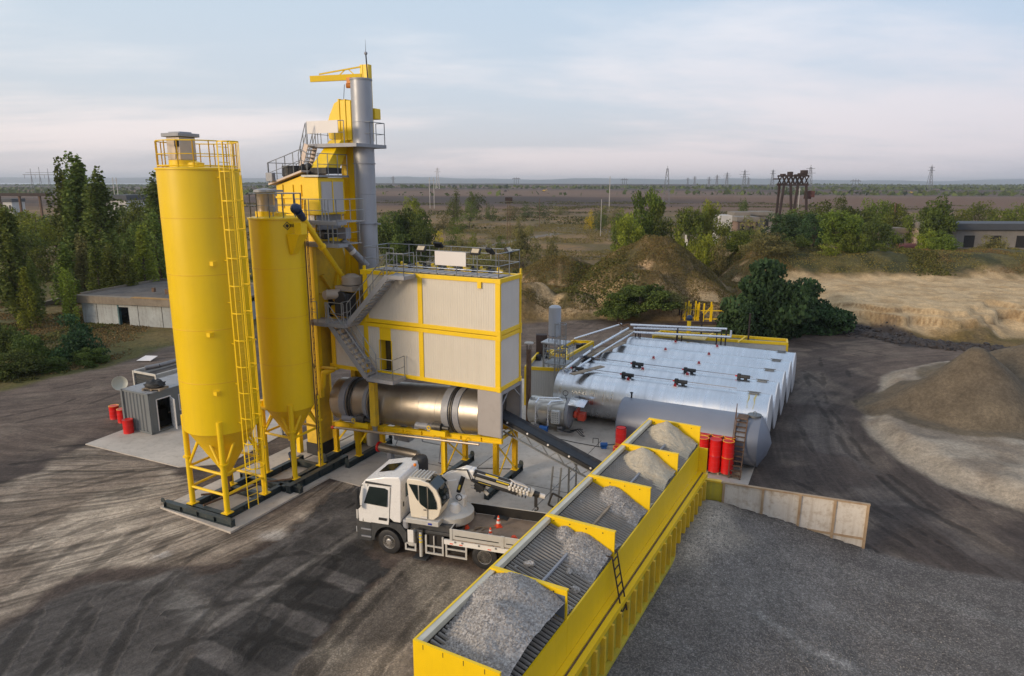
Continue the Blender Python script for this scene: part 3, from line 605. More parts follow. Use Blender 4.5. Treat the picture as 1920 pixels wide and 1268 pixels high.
# ================================================================ SILOS
def ladder_mb(b, x, y, ang, z0, z1, wdt=0.42, step=0.3, r=0.022):
    tx, ty = -math.sin(ang), math.cos(ang)
    for s in (-1, 1): b.tube((x+s*tx*wdt/2, y+s*ty*wdt/2, z0), (x+s*tx*wdt/2, y+s*ty*wdt/2, z1), r, 6)
    z = z0+step
    while z < z1: b.tube((x-tx*wdt/2, y-ty*wdt/2, z), (x+tx*wdt/2, y+ty*wdt/2, z), r*0.7, 5); z += step
    return b
def cage_mb(b, x, y, ang, z0, z1, rad=0.38, step=1.15, r=0.018):
    ox, oy = math.cos(ang), math.sin(ang); z = z0; k = max(1, round((z1-z0)/step))
    for i in range(k+1):
        zz = z0+(z1-z0)*i/k
        pts = [(x+ox*(0.02+rad*0.9)+rad*math.cos(ang+a)*1.0-0*ox, y+oy*(0.02+rad*0.9)+rad*math.sin(ang+a), zz) for a in np.linspace(-2.4, 2.4, 12)]
        for p, q in zip(pts[:-1], pts[1:]): b.bar(p, q, 0.012, 0.05)
    for a in (-2.2, -1.2, -0.4, 0.4, 1.2, 2.2):
        px, py = x+ox*(0.02+rad*0.9)+rad*math.cos(ang+a), y+oy*(0.02+rad*0.9)+rad*math.sin(ang+a)
        b.bar((px, py, z0), (px, py, z1), 0.035, 0.012)
    return b
def silo(name, label, a, b_, R, z0, z1, cone, feet, zf, mt, rail_m, post_h):
    t = thing(name, label, 'silo', W(a, b_), PA, 'upright storage silos')
    body = MB().lathe([(R*0.04, z1+0.16), (R*0.97, z1+0.02), (R, z1), (R, z0)], n=56); body.f.pop(0) if False else None
    bo = body.build('tank_shell', mt, t)
    sm = MB()
    for k in range(1, int((z1-z0)/2.35)+1):
        zz = z0+k*2.35
        if zz < z1-0.3: sm.lathe([(R+0.006, zz-0.012), (R+0.012, zz), (R+0.006, zz+0.012)], n=56)
    sm.build('weld_seam', mat('silo_seam_paint', (0.70, 0.40, 0.01), 0.5, 0, 0.1, 2), t); sm = MB()
    sm.lathe([(R+0.02, z1-0.06), (R+0.05, z1-0.05), (R+0.05, z1+0.02), (R, z1+0.03)], n=56)
    sm.build('top_rim', mt, t)
    MB().lathe([(R*0.995, z0), (R*0.90, z0-0.15), (0.24, z0-cone), (0.2, z0-cone-0.25)], n=48).build('cone', YEL, t)
    for fx, fy in feet:
        l = MB(); an = math.atan2(fy, fx); l.tube((fx, fy, zf), (fx, fy, post_h), 0.13, 14); l.box(fx-0.2, fx+0.2, fy-0.2, fy+0.2, zf, zf+0.04)
        l.tube((fx, fy, z0-cone*0.62), (fx, fy, z0-cone*0.62+0.06), 0.22, 14)
        l.build('leg', YEL, t)
    n = len(feet)
    for i in range(n):
        (ax, ay), (bx, by) = feet[i], feet[(i+1) % n]; mx, my = (ax+bx)/2*0.95, (ay+by)/2*0.95
        b = MB(); zl = zf+0.85
        for q in ((ax, ay), (bx, by)):
            b.tube((mx*0.72, my*0.72, z0-cone*0.66), (q[0]*0.98, q[1]*0.98, z0-0.1), 0.065, 8) if False else b.tube((q[0], q[1], z0-cone*0.80), ((mx*0.9+q[0]*0.1), (my*0.9+q[1]*0.1), z0-0.12), 0.065, 8)
        b.tube((ax, ay, z0-cone*0.82), (bx, by, z0-cone*0.82), 0.065, 8)
        b.tube((ax, ay, zl), (bx, by, zl), 0.065, 8) if zf < 1 and R > 1.4 else None
        b.build('brace', YEL, t)
    return t
s1 = silo('cement_silo', 'tall yellow silo with a caged yellow ladder, nearest the left side', -10.87, -6.85, 1.63, 4.15, 15.55, 2.3, [(-1.12, -1.12), (1.12, -1.12), (1.12, 1.12), (-1.12, 1.12)], 0.42, SILO, YEL, 4.75)
# roof rail, ladder and cage, filter box
b = MB(); ring = [(1.55*math.cos(a), 1.55*math.sin(a), 15.6) for a in np.linspace(0, 2*PI, 17)]
b.rail(ring, 1.05, 0.9, 0.026); b.hoop((0, 0, 15.66), 1.56, 0.03, n=24); b.build('roof_railing', YEL, s1)
la = math.radians(-8)
lx, ly = 1.85*math.cos(la), 1.85*math.sin(la)
b = MB(); ladder_mb(b, lx, ly, la, 0.5, 16.6, 0.5); cage_mb(b, lx, ly, la, 2.6, 16.6, 0.4)
for z in (4.6, 6.4, 8.2, 10, 11.8, 13.6, 15.2):
    for s in (-.25, .25): b.tube((lx-math.sin(la)*s, ly+math.cos(la)*s, z), ((lx-math.sin(la)*s)*0.86, (ly+math.cos(la)*s)*0.86, z), 0.02, 5)
b.build('caged_ladder', YEL, s1)
b = MB().tube((1.28, 1.06, 0.45), (1.28, 1.06, 15.3), 0.05, 10)
for z in (5, 8, 11, 14): b.box(1.15, 1.35, 1.0, 1.15, z, z+0.06)
b.build('filling_pipe', YEL, s1)
b = MB(); b.box(-1.05, -0.25, -0.6, 0.2, 15.9, 16.85); b.build('filter_housing', mat('filter_steel', (0.48, 0.40, 0.32), 0.35, 0.7, 0.15, 1), s1, bevel=0.03)
b = MB(); b.box(-1.18, -0.12, -0.73, 0.33, 16.85, 17.0); b.box(-1.0, -0.3, -0.5, 0.1, 17.0, 17.06); b.build('filter_cap', GRAYP, s1, bevel=0.02)
b = MB(); b.tube((-0.5, -0.62, 16.75), (-0.4, -0.68, 16.3), 0.02, 6); b.tube((-0.4, -0.68, 16.3), (-0.5, -0.64, 15.95), 0.02, 6); b.box(-0.45, -0.3, -0.7, -0.6, 16.45, 16.7); b.build('filter_cable', BLK, s1)
b = MB(); b.lathe([(0.55, 15.58), (0.55, 15.9), (0.3, 15.92)], c=(-0.65, -0.2, 0), n=20); b.lathe([(0.32, 15.6), (0.32, 15.78), (0.02, 15.85)], c=(0.5, -0.5, 0), n=18); b.build('roof_nozzle', YEL, s1)
for z, an in ((6.0, -0.75), (8.6, -0.78), (11.6, -0.55)):
    b = MB(); x, y = 1.67*math.cos(an), 1.67*math.sin(an); b.box(x-0.1, x+0.1, y-0.12, y+0.08, z, z+0.18); b.build('sensor_bracket', YEL, s1)
b = MB(); b.tube((0, 0, 1.9), (0, 0, 1.3), 0.2, 12); b.path([(0, 0, 1.3), (0.1, 0, 0.9), (-0.6, -0.6, 0.75), (-0.8, -0.9, 0.8)], 0.05); b.build('outlet_pipe', RUST, s1)
def ibeam(b, p, q, h=0.32, wd=0.24):
    p = Vector(p); q = Vector(q); z = Vector((0, 0, 1))
    b.bar(p+z*0.015, q+z*0.015, wd, 0.03); b.bar(p+z*(h-0.015), q+z*(h-0.015), wd, 0.03); b.bar(p+z*h/2, q+z*h/2, 0.03, h-0.06)
    k = max(1, int((q-p).length/1.1)); d = (q-p).normalized()
    for i in range(k+1):
        c = p+(q-p)*(i/k if k else 0); c = c + d*(0.02 if i == 0 else (-0.02 if i == k else 0)); b.bar(c-d*0.01+z*h/2, c+d*0.01+z*h/2, wd*0.96, h-0.07)
    return b
def lug(b, x, y, z, dx=1):
    b.prism([(-0.13, 0), (0.13, 0), (0.13, 0.1), (0.07, 0.22), (-0.07, 0.22), (-0.13, 0.1)], 'Y', y-0.015, y+0.015); n = 12
    for i in range(len(b.v)-n, len(b.v)): b.v[i] = (b.v[i][0]+x, b.v[i][1], b.v[i][2]+z)
t = thing('base_frame', 'dark steel base frame under the silo with the caged ladder', 'steel frame', W(-10.95, -6.9), PA, 'dark steel base frames')
b = MB(); ibeam(b, (-2.45, -1.45, 0.09), (1.95, -1.45, 0.09)); ibeam(b, (-1.12, -1.3, 0.09), (-1.12, 2.4, 0.09)); ibeam(b, (1.12, -1.3, 0.09), (1.12, 2.4, 0.09)); ibeam(b, (-1.8, 2.5, 0.09), (2.25, 2.5, 0.09)); ibeam(b, (-1.0, 1.12, 0.09), (1.0, 1.12, 0.09)); ibeam(b, (-1.0, -1.12, 0.09), (1.0, -1.12, 0.09))
b.build('frame_beam', DGRN, t, smooth=False)
for x, y in ((-2.4, -1.6), (1.9, -1.6), (2.2, 2.4)):
    b = MB(); lug(b, x, y, 0.38); b.build('lifting_lug', DGRN, t)

s2 = silo('filler_silo', 'shorter yellow silo with a steel vent filter and blue motor at its rim', -10.6, -2.85, 1.28, 3.95, 13.35, 1.7, [(-0.95, -0.95), (0.95, -0.95), (0.95, 0.95), (-0.95, 0.95)], 0.42, SILO, GALV, 4.3)
b = MB(); ring = [(1.2*math.cos(a), 1.2*math.sin(a), 13.4) for a in np.linspace(0, 2*PI, 13)]; b.rail(ring, 1.1, 0.8, 0.024); b.build('roof_railing', GALV, s2)
b = MB(); b.lathe([(0.42, 13.65), (0.42, 14.45), (0.44, 14.5)], c=(-0.55, -0.1, 0), n=28); b.build('filter_housing', mat('filter_steel', (0.48, 0.40, 0.32), 0.35, 0.7, 0.15, 1), s2)
b = MB(); b.lathe([(0.44, 14.5), (0.52, 14.55), (0.5, 14.66), (0.02, 14.74)], c=(-0.55, -0.1, 0), n=28); b.box(-0.5, 0.35, -0.4, 0.2, 14.56, 14.66); b.build('filter_cap', GRAYP, s2)
b = MB(); b.lathe([(0.5, 13.38), (0.5, 13.65), (0.4, 13.66)], c=(-0.55, -0.1, 0), n=24); b.box(0.0, 0.5, -0.3, 0.1, 13.45, 13.6); b.build('roof_nozzle', YEL, s2)
b = MB(); b.box(0.2, 0.48, -0.65, -0.5, 13.65, 13.9); b.tube((0.34, -0.55, 13.4), (0.34, -0.55, 13.7), 0.03, 6); b.build('control_box', GRAYP, s2)
# lettering and its diamond emblem, curved on the shell
def on_cyl(R, zc, ang0):
    def f(v): a = ang0 + v.x/R; return Vector(((R+0.012+v.z)*math.cos(a), (R+0.012+v.z)*math.sin(a), zc+v.y))
    return f
INK = mat('black_lettering', (0.02, 0.02, 0.015), 0.5, 0, 0.1, 5)
def cyl_text(body, size, R, zc, ang0, parent, name='lettering'):
    o = text_mesh(name, body, size, INK, parent, Matrix.Identity(4)); f = on_cyl(R, zc, ang0)
    for v in o.data.vertices: v.co = f(v.co)
    return o
cyl_text('BE.LL', 0.21, 1.28, 13.02, math.radians(-8), s2)
b = MB(); f = on_cyl(1.28, 13.02, math.radians(-25))
for r0, r1 in ((0.20, 0.15), (0.10, 0.0)):
    P = [(0, r0), (r0, 0), (0, -r0), (-r0, 0)]; Q = [(0, r1), (r1, 0), (0, -r1), (-r1, 0)]
    for i in range(4):
        vs = [f(Vector((*p, 0.0))) for p in (P[i], P[(i+1) % 4], Q[(i+1) % 4], Q[i])]
        b.add(vs, [(0, 1, 2, 3)] if r1 > 0 else [(0, 1, 2)])
b.build('diamond_emblem', INK, s2, smooth=False)
b = MB(); ladder_mb(b, 1.15, 0.75, 0.6, 0.5, 14.2, 0.42); b.tube((1.4, 0.3, 1.5), (1.4, 0.3, 13.4), 0.03, 6); b.build('side_ladder', RUST, s2)
b = MB(); b.box(-1.3, -0.3, -1.35, -0.9, 3.95, 4.0); b.build('cone_shelf', YELD, s2)
# rotary feed and hose under cone
b = MB(); b.tube((0, 0, 2.2), (0, 0, 1.5), 0.16, 12); b.tube((-0.1, -0.1, 1.3), (0.25, -0.3, 1.0), 0.14, 12); b.build('outlet_valve', BLUE, s2)
b = MB(); b.path([(0.3, -0.3, 1.9), (0.85, -0.8, 0.9), (0.9, -1.1, 0.45), (-0.2, -2.0, 0.4), (-0.6, -5.2, 0.5)], 0.05, 8); b.build('hose', RUST, s2)
t = thing('base_frame', 'dark steel base frame under the shorter silo', 'steel frame', W(-10.6, -2.85), PA, 'dark steel base frames')
b = MB(); ibeam(b, (1.35, -1.9, 0.09), (1.35, 2.5, 0.09), 0.4, 0.3); ibeam(b, (-1.6, -1.75, 0.09), (1.1, -1.75, 0.09)); ibeam(b, (-0.95, -1.5, 0.09), (-0.95, 1.6, 0.09)); ibeam(b, (0.75, -1.5, 0.09), (0.75, 1.6, 0.09)); ibeam(b, (-0.8, 1.0, 0.09), (0.9, 1.0, 0.09)); b.build('frame_beam', DGRN, t, smooth=False)

# screw conveyor from the shorter silo's rim down into the tower
t = thing('screw_conveyor', 'slanting yellow screw conveyor with a blue motor between silo rim and tower', 'screw conveyor', W(-9.4, -3.5), PA)
top = Vector((0.8, 0.3, 13.35)); bot = Vector((-0.25, 4.2, 10.0))
X_, Z_ = AT(598, 400, 33.6)
MB().tube(top, bot, 0.14, 14).tube(top+(bot-top)*0.42, top+(bot-top)*0.44, 0.2, 14).tube(top+(bot-top)*0.96, bot, 0.2, 14).build('screw_tube', YEL, t)
d = (top-bot).normalized(); MB().tube(top, top+d*0.2, 0.15, 14).tube(top+d*0.2, top+d*0.55, 0.18, 16).build('motor', BLUE, t)
MB().ball(top+d*0.60+Vector((-0.12, 0, 0.1)), 0.25, 16, 8).build('motor_cover', BLUE, t)
o_h = MB().add([(-0.55, -0.3, 12.35), (0.2, -0.3, 12.35), (0.2, 0.35, 12.35), (-0.55, 0.35, 12.35), (-0.55, -0.15, 11.4), (-0.4, -0.15, 11.4), (-0.4, 0.15, 11.4), (-0.55, 0.15, 11.4)], [(0, 1, 2, 3), (4, 7, 6, 5), (0, 4, 5, 1), (1, 5, 6, 2), (2, 6, 7, 3), (3, 7, 4, 0)]).build('inlet_hopper', YEL, t, smooth=False); o_h.location = (0.6, 0.25, 0.3)
MB().box(0.45, 0.85, 0.05, 0.45, 12.65, 13.2).build('inlet_box', YEL, t)

# ================================================================ FILTER HOUSE (two stacked frame containers)
def frame_box(name, label, a0, a1, z0, z1, posts, dep=2.3, door=None):
    t = thing(name, label, 'filter container', W(0, 0), PA, 'stacked filter house containers')
    f = MB(); e = 0.13
    for a in posts:
        for y in (0, dep): f.box(a-e, a+e, y-0.02 if y == 0 else y-0.11, 0.11 if y == 0 else y+0.02, z0+0.2, z1-0.2)
    for y in (0, dep):
        yy = (y-0.03, y+0.13) if y == 0 else (y-0.13, y+0.03)
        f.box(a0, a1, yy[0], yy[1], z0, z0+0.2); f.box(a0, a1, yy[0], yy[1], z1-0.2, z1)
    for a in (a0, a1):
        f.box(a-0.02 if a == a0 else a-0.13, a+0.13 if a == a0 else a+0.025, 0.13, dep-0.13, z0, z0+0.2); f.box(a-0.02 if a == a0 else a-0.13, a+0.13 if a == a0 else a+0.025, 0.13, dep-0.13, z1-0.2, z1)
    for a in (a0, a1):
        for y in (0, dep):
            for z in (z0, z1): f.box(a-0.14, a+0.06 if a > a0 else a+0.14, y-0.045 if y == 0 else y-0.13, y+0.13 if y == 0 else y+0.045, z-0.02 if z == z0 else z-0.24, z+0.24 if z == z0 else z+0.02)
    f.build('frame', YEL, t, smooth=False, bevel=0.012)
    ps = sorted(posts)
    for p, q in zip(ps[:-1], ps[1:]):
        if door and p < door[0] < q:
            for x0, x1 in ((p+e, door[0]), (door[1], q-e)): MB().box(x0, x1, 0.03, 0.09, z0+0.2, z1-0.2).build('cladding_panel', PANEL, t, smooth=False)
            MB().box(door[0], door[1], 0.02, 0.1, z1-0.85, z1-0.2).build('door_header', YEL, t, smooth=False)
            d = MB(); d.box(door[0], door[1], 0.5, 0.56, z0+0.2, z1-0.85); d.build('doorway', mat('dark_yellow_interior', (0.05, 0.035, 0.005), 0.8, 0, 0.3, 2), t, smooth=False)
            d = MB(); d.box(door[0]-0.05, door[0], 0.0, 0.5, z0+0.2, z1-0.85); d.box(door[1], door[1]+0.05, 0.0, 0.5, z0+0.2, z1-0.85); d.build('door_jamb', YEL, t, smooth=False)
        else: MB().box(p+e, q-e, 0.03, 0.09, z0+0.2, z1-0.2).build('cladding_panel', PANEL, t, smooth=False)
        MB().box(p+e, q-e, dep-0.09, dep-0.03, z0+0.2, z1-0.2).build('cladding_panel', PANEL, t, smooth=False)
    for a in (a0+0.03, a1-0.09): MB().box(a, a+0.06, 0.11, dep-0.11, z0+0.2, z1-0.2).build('end_panel', PANELY, t, smooth=False)
    MB().box(a0+0.13, a1-0.13, 0.13, dep-0.13, z0+0.02, z0+0.08).box(a0+0.13, a1-0.13, 0.13, dep-0.13, z1-0.12, z1-0.06).build('deck_plate', GRATE, t, smooth=False)
    return t
fl_ = frame_box('filter_container', 'lower white ribbed container in a yellow frame with a dark doorway, above the dryer drum', -10.15, 0, 5.25, 7.97, (-10.02, -7.8, -4.4, -0.1), door=(-6.95, -6.25))
fu_ = frame_box('filter_container', 'upper white ribbed container in a yellow frame with the railed roof', -7.85, 0, 8.0, 10.68, (-7.72, -4.4, -0.1))
MB().box(-1.15, -0.95, -0.06, 0.0, 10.2, 10.5).build('lifting_lug', YEL, fu_)
MB().box(-0.02, 0.03, 2.2, 2.36, 10.68, 10.95).box(-7.83, -7.72, 0.0, 0.12, 10.68, 10.9).build('lifting_lug', YEL, fu_)
# roof: walkway, pulse valves, railing
b = MB()
for i in range(15):
    x = -7.3+i*0.48; b.box(x, x+0.42, 0.2, 1.35, 10.7, 10.74)
b.build('roof_walkway', GRATE, fu_, smooth=False)
b = MB(); b.tube((-7.4, 1.5, 10.8), (-0.6, 1.5, 10.8), 0.035, 8); b.build('air_pipe', PIPE, fu_)
for i in range(14):
    x = -7.0+i*0.47; v = MB(); v.box(x-0.09, x+0.09, 1.6, 1.95, 10.7, 10.86); v.tube((x, 1.62, 10.9), (x, 1.62, 11.02), 0.07, 10); v.tube((x, 1.5, 10.95), (x, 1.7, 10.95), 0.045, 8)
    v.build('pulse_valve', YEL if i % 2 else BLK, fu_)
b = MB(); zt = 10.7
b.rail([(-4.55, 0.02, zt), (-0.06, 0.02, zt)], 1.15, 1.05, 0.022); b.rail([(-0.06, 0.02, zt), (-0.06, 2.25, zt)], 1.15, 1.1, 0.022); b.rail([(-0.06, 2.25, zt), (-7.8, 2.25, zt)], 1.15, 1.3, 0.022); b.rail([(-7.8, 2.25, zt), (-7.8, 0.1, zt), (-5.9, 0.02, zt)], 1.15, 1.1, 0.022)
b.build('roof_railing', GALV, fu_)
sg = MB(); sg.box(-3.45, -1.75, -0.06, -0.035, 11.18, 11.84)
o = sg.build('blank_sign', SIGNW, None, smooth=False); o.matrix_world = Matrix.Translation(W(0, 0)) @ Matrix.Rotation(PA, 4, 'Z'); tag(o, 'blank white sign board on the filter house roof railing', 'sign', 'blank sign boards')
def floodlight(a, b_, z, yaw, label):
    t = thing('floodlight', label, 'floodlight', W(a, b_, z), PA+yaw, 'floodlights on the filter house roof railing')
    h = MB(); h.box(-0.24, 0.24, -0.05, 0.05, -0.02, 0.30)
    for i in range(9): h.box(-0.22+i*0.05, -0.205+i*0.05, 0.05, 0.10, 0.02, 0.27)
    o = h.build('lamp_housing', BLK, t); o.rotation_euler = (math.radians(-38), 0, 0)
    o = MB().box(-0.19, 0.19, -0.065, -0.052, 0.03, 0.25).build('lamp_lens', mat('lamp_lens', (0.5, 0.42, 0.3), 0.3, 0, 0.2, 3), t, smooth=False); o.rotation_euler = (math.radians(-38), 0, 0)
    MB().tube((0, 0.05, -0.25), (0, 0.05, 0.05), 0.02, 6).build('bracket', GALV, t)
floodlight(-4.25, -0.08, 11.8, 0, 'black floodlight left of the blank sign on the filter house roof')
floodlight(-1.25, -0.08, 11.8, 0, 'black floodlight facing front, right of the blank sign on the roof')
floodlight(-0.45, 0.1, 11.85, 2.6, 'black floodlight turned backwards at the roof corner')
floodlight(-0.1, 1.3, 11.8, PI/2, 'floodlight on the far end of the filter house roof railing')
floodlight(-4.6, 2.2, 11.8, PI, 'black floodlight on the rear roof railing, behind the sign')

# stairs
def stair(t, p, q, wdt, axis='X', n=None, m=GALV, side='x'):
    p = Vector(p); q = Vector(q); dz = q.z-p.z; n = n or max(3, int(abs(dz)/0.22)); wv = Vector((0, wdt, 0))
    s = MB()
    for o_ in (Vector((0, 0, 0)), wv): s.bar(p+o_, q+o_, 0.05, 0.26, up=(0, 0, 1))
    s.build('stringer', m if m is not GALV else GRAYP, t, smooth=False)
    tr = MB(); d = (q-p)/n; hd = Vector((d.x, d.y, 0)).length
    for i in range(n):
        c = p+d*(i+0.5); tr.box(c.x-max(0.13, abs(d.x)*0.55), c.x+max(0.13, abs(d.x)*0.55), c.y+0.03, c.y+wdt-0.03, c.z-0.02, c.z+0.025)
    tr.build('tread', GRATE, t, smooth=False)
    r = MB(); up = Vector((0, 0, 1.05))
    for o_ in (Vector((0, 0, 0)), wv):
        r.tube(p+o_+up, q+o_+up, 0.022, 6); r.tube(p+o_+up*0.5, q+o_+up*0.5, 0.018, 6)
        for k in range(4): c = p+(q-p)*(k/3)+o_; r.tube(c, c+up, 0.022, 6)
    r.build('handrail', GALV, t)
def deck(t, x0, x1, y0, y1, z, rails, h=1.1, m=GRATE, rm=GALV):
    MB().box(x0, x1, y0, y1, z-0.04, z).build('landing', m, t, smooth=False)
    e = MB(); e.bar((x0, y0, z-0.06), (x1, y0, z-0.06), 0.05, 0.18); e.bar((x0, y1, z-0.06), (x1, y1, z-0.06), 0.05, 0.18); e.bar((x0, y0+.025, z-0.06), (x0, y1-.025, z-0.06), 0.05, 0.17); e.bar((x1, y0+.025, z-0.06), (x1, y1-.025, z-0.06), 0.05, 0.17); e.build('landing_edge', GRAYP, t, smooth=False)
    if rails:
        r = MB()
        for pts in rails: r.rail([(p[0], p[1], z) for p in pts], h, 0.95, 0.022)
        r.build('railing', rm, t)
t = thing('steel_staircase', 'lower grey steel stair flight down to the doorway platform over the drum', 'staircase', W(0, 0), PA, 'grey steel staircases')
stair(t, (-9.25, -1.15, 7.95), (-7.0, -1.15, 5.35), 0.85)
deck(t, -7.0, -5.35, -1.15, -0.08, 5.35, [[(-6.35, -1.12), (-5.38, -1.12), (-5.38, -0.1)], [(-7.0, -1.12), (-6.75, -1.12)]])
deck(t, -10.7, -9.25, -1.25, -0.1, 7.95, [[(-9.9, -1.22), (-10.68, -1.22), (-10.68, -0.1)], [(-9.25, -1.22), (-9.35, -1.22)]])
t = thing('steel_staircase', 'upper grey steel stair flight rising to the filter house roof', 'staircase', W(0, 0), PA, 'grey steel staircases')
stair(t, (-8.15, -1.0, 8.0), (-5.6, -1.0, 10.6), 0.85)
deck(t, -5.6, -4.6, -1.0, -0.05, 10.62, [[(-5.6, -0.98), (-4.63, -0.98), (-4.63, -0.1)]])
deck(t, -9.2, -8.15, -1.25, -0.05, 7.98, [[(-9.15, -1.22), (-8.2, -1.22)], [(-8.5, -0.3), (-8.5, -1.0)]])

# ================================================================ DRYER DRUM
t = thing('dryer_drum', 'long horizontal stainless dryer drum with two grey rings below the containers', 'dryer drum', W(-5.9, 1.15, 0), PA)
tilt = math.atan2(0.55, 9.0)
def drum_part(name, prof, m, n=64):
    o = MB().lathe(prof, ax='X', n=n).build(name, m, t); o.location = (0, 0, 3.42); o.rotation_euler = (0, -tilt, 0); return o
R = 1.18
drum_part('drum_shell', [(0.6, -4.75), (R-0.12, -4.7), (R, -4.6), (R, 4.7), (R-0.1, 4.75)], DRUMM)
for x0, x1, r in ((-3.95, -3.55, R+0.07), (-2.35, -2.1, R+0.05), (2.6, 3.0, R+0.07), (3.25, 3.6, R+0.05)):
    drum_part('tyre_ring', [(R-0.01, x0), (r, x0+0.01), (r, x1-0.01), (R-0.01, x1)], GRAYP)
for x in (-3.4, -3.25, 3.08, 3.18, -1.95):
    drum_part('chain_ring', [(R-0.01, x), (R+0.10, x+0.005), (R+0.10, x+0.06), (R-0.01, x+0.065)], mat('oily_steel', (0.09, 0.085, 0.08), 0.5, 0.6, 0.3, 6))
for x in (-1.0, 0.1, 1.2, 2.2): drum_part('weld_seam', [(R, x), (R+0.008, x+0.01), (R, x+0.02)], DRUMM)
t = thing('drum_support', 'yellow steel frame on dark skids carrying the dryer drum', 'steel frame', W(0, 0), PA)
def zb(a): return 2.02+0.075*(a+9.8)
f = MB()
for y in (0.1, 2.2): ibeam(f, (-10.4, y, zb(-10.4)-0.14), (0.1, y, zb(0.1)-0.14), 0.28, 0.2)
for a in (-10.3, -8.7, -7.3, -6.5, -5.7, -4.9, -3.2, -1.4, -0.1): f.bar((a, 0.2, zb(a)), (a, 2.1, zb(a)), 0.1, 0.16)
for a in (-8.2, -3.4): f.box(a-0.45, a+0.45, -0.25, 0.15, zb(a)+0.05, zb(a)+0.32); f.box(a-0.45, a+0.45, 2.1, 2.4, zb(a)+0.05, zb(a)+0.32)
f.build('main_beam', YEL, t, smooth=False)
for a in (-10.23, -8.72, -3.23, -0.25):
    for y in (0.08, 2.22):
        l = MB(); h = zb(a)-0.14
        l.bar((a, y, 0.42), (a, y, h), 0.22, 0.03); l.bar((a, y-0.1, 0.42), (a, y-0.1, h), 0.24, 0.02, up=(0, 1, 0)); l.box(a-0.12, a+0.12, y-0.11, y-0.09, 0.42, h); l.box(a-0.12, a+0.12, y+0.09, y+0.11, 0.42, h); l.box(a-0.015, a+0.015, y-0.09, y+0.09, 0.42, h); l.box(a-0.18, a+0.18, y-0.16, y+0.16, 0.40, 0.43)
        l.build('leg', YEL, t, smooth=False)
    if a > -4:
        x = MB(); x.bar((a, 0.15, 0.5), (a, 2.15, zb(a)-0.3), 0.05, 0.08); x.bar((a+0.06, 2.15, 0.5), (a+0.06, 0.15, zb(a)-0.3), 0.05, 0.08); x.build('cross_brace', YEL, t, smooth=False)
for a in (-10.23, -8.72, -3.23, -0.25):
    s = MB(); ibeam(s, (a, -0.95, 0.06), (a, 3.0, 0.06), 0.34, 0.26); s.build('skid_beam', DGRN, t, smooth=False)
    for y in (-0.95, 3.0):
        b = MB(); lug(b, a, y, 0.38); o = b.build('lifting_lug', DGRN, t)
b = MB(); b.bar((-8.72, 0.1, 1.0), (-8.0, 0.1, zb(-8)-0.15), 0.06, 0.1); b.bar((-10.1, 0.1, 1.1), (-9.4, 0.1, zb(-9.4)-0.15), 0.06, 0.1); b.build('diagonal_brace', YEL, t, smooth=False)
for a in (-8.2, -3.4):
    r = MB(); r.tube((a-0.35, -0.05, zb(a)+0.45), (a+0.15, -0.05, zb(a)+0.45+0.03), 0.22, 20); r.tube((a+0.15, -0.05, zb(a)+0.46), (a+0.55, -0.05, zb(a)+0.46), 0.1, 12); r.build('support_roller', mat('oily_steel', (0.09, 0.085, 0.08), 0.5, 0.6, 0.3, 6), t)
    r = MB(); r.tube((a-1.5, 0.1, zb(a)+0.28), (a-0.75, 0.1, zb(a)+0.32), 0.17, 16); r.box(a-0.75, a-0.4, -0.05, 0.25, zb(a)+0.12, zb(a)+0.45); r.build('drive_motor', GRAYP, t)
    r = MB(); r.hoop((a-0.5, -0.27, zb(a)+0.4), 0.1, 0.03, ax='Y', n=10); r.build('lifting_lug', YEL, t)
# vertical chute in front of the drum
t = thing('drum_chute', 'narrow yellow chute hanging in front of the dryer drum', 'chute', W(-7.25, -0.3), PA)
MB().box(-0.17, 0.17, -0.15, 0.15, 2.5, 4.9).build('chute_body', YELD, t, smooth=False); MB().lathe([(0.15, 2.5), (0.13, 2.2), (0.13, 2.1)], n=14).build('chute_outlet', GALV, t)
MB().box(-0.2, 0.2, -0.18, 0.18, 4.9, 5.1).build('chute_flange', BLK, t)
t = thing('discharge_hood', 'grey steel hood with an open dark end at the right of the drum', 'discharge hood', W(-0.6, 1.15), PA)
h = MB(); h.box(-0.6, 0.62, -1.16, -1.12, 2.93, 5.24); h.box(-0.6, 0.62, 1.12, 1.16, 2.93, 5.24); h.box(-0.6, -0.56, -1.12, 1.12, 2.93, 5.24); h.build('hood_plate', mat('warm_grey_paint', (0.36, 0.33, 0.32), 0.5, 0, 0.05, 1, dirt=0.15), t, smooth=False)
h = MB(); h.box(0.62, 0.7, -1.16, -1.02, 2.93, 5.24); h.box(0.62, 0.7, 1.02, 1.16, 2.93, 5.24); h.box(0.6, 0.68, -1.02, 1.02, 5.08, 5.24); h.bar((0.63, 1.02, 4.5), (0.63, 0.3, 5.1), 0.05, 0.05); h.bar((0.63, -1.02, 4.5), (0.63, -0.3, 5.1), 0.05, 0.05); h.build('hood_frame', GRAYP, t, smooth=False)
h = MB(); h.lathe([(1.1, -0.3), (1.0, -0.1), (0.2, -0.05)], c=(0, 0, 4.0), ax='X', n=28); h.build('drum_mouth', mat('dark_steel', (0.07, 0.065, 0.065), 0.6, 0.4, 0.3, 3), t)
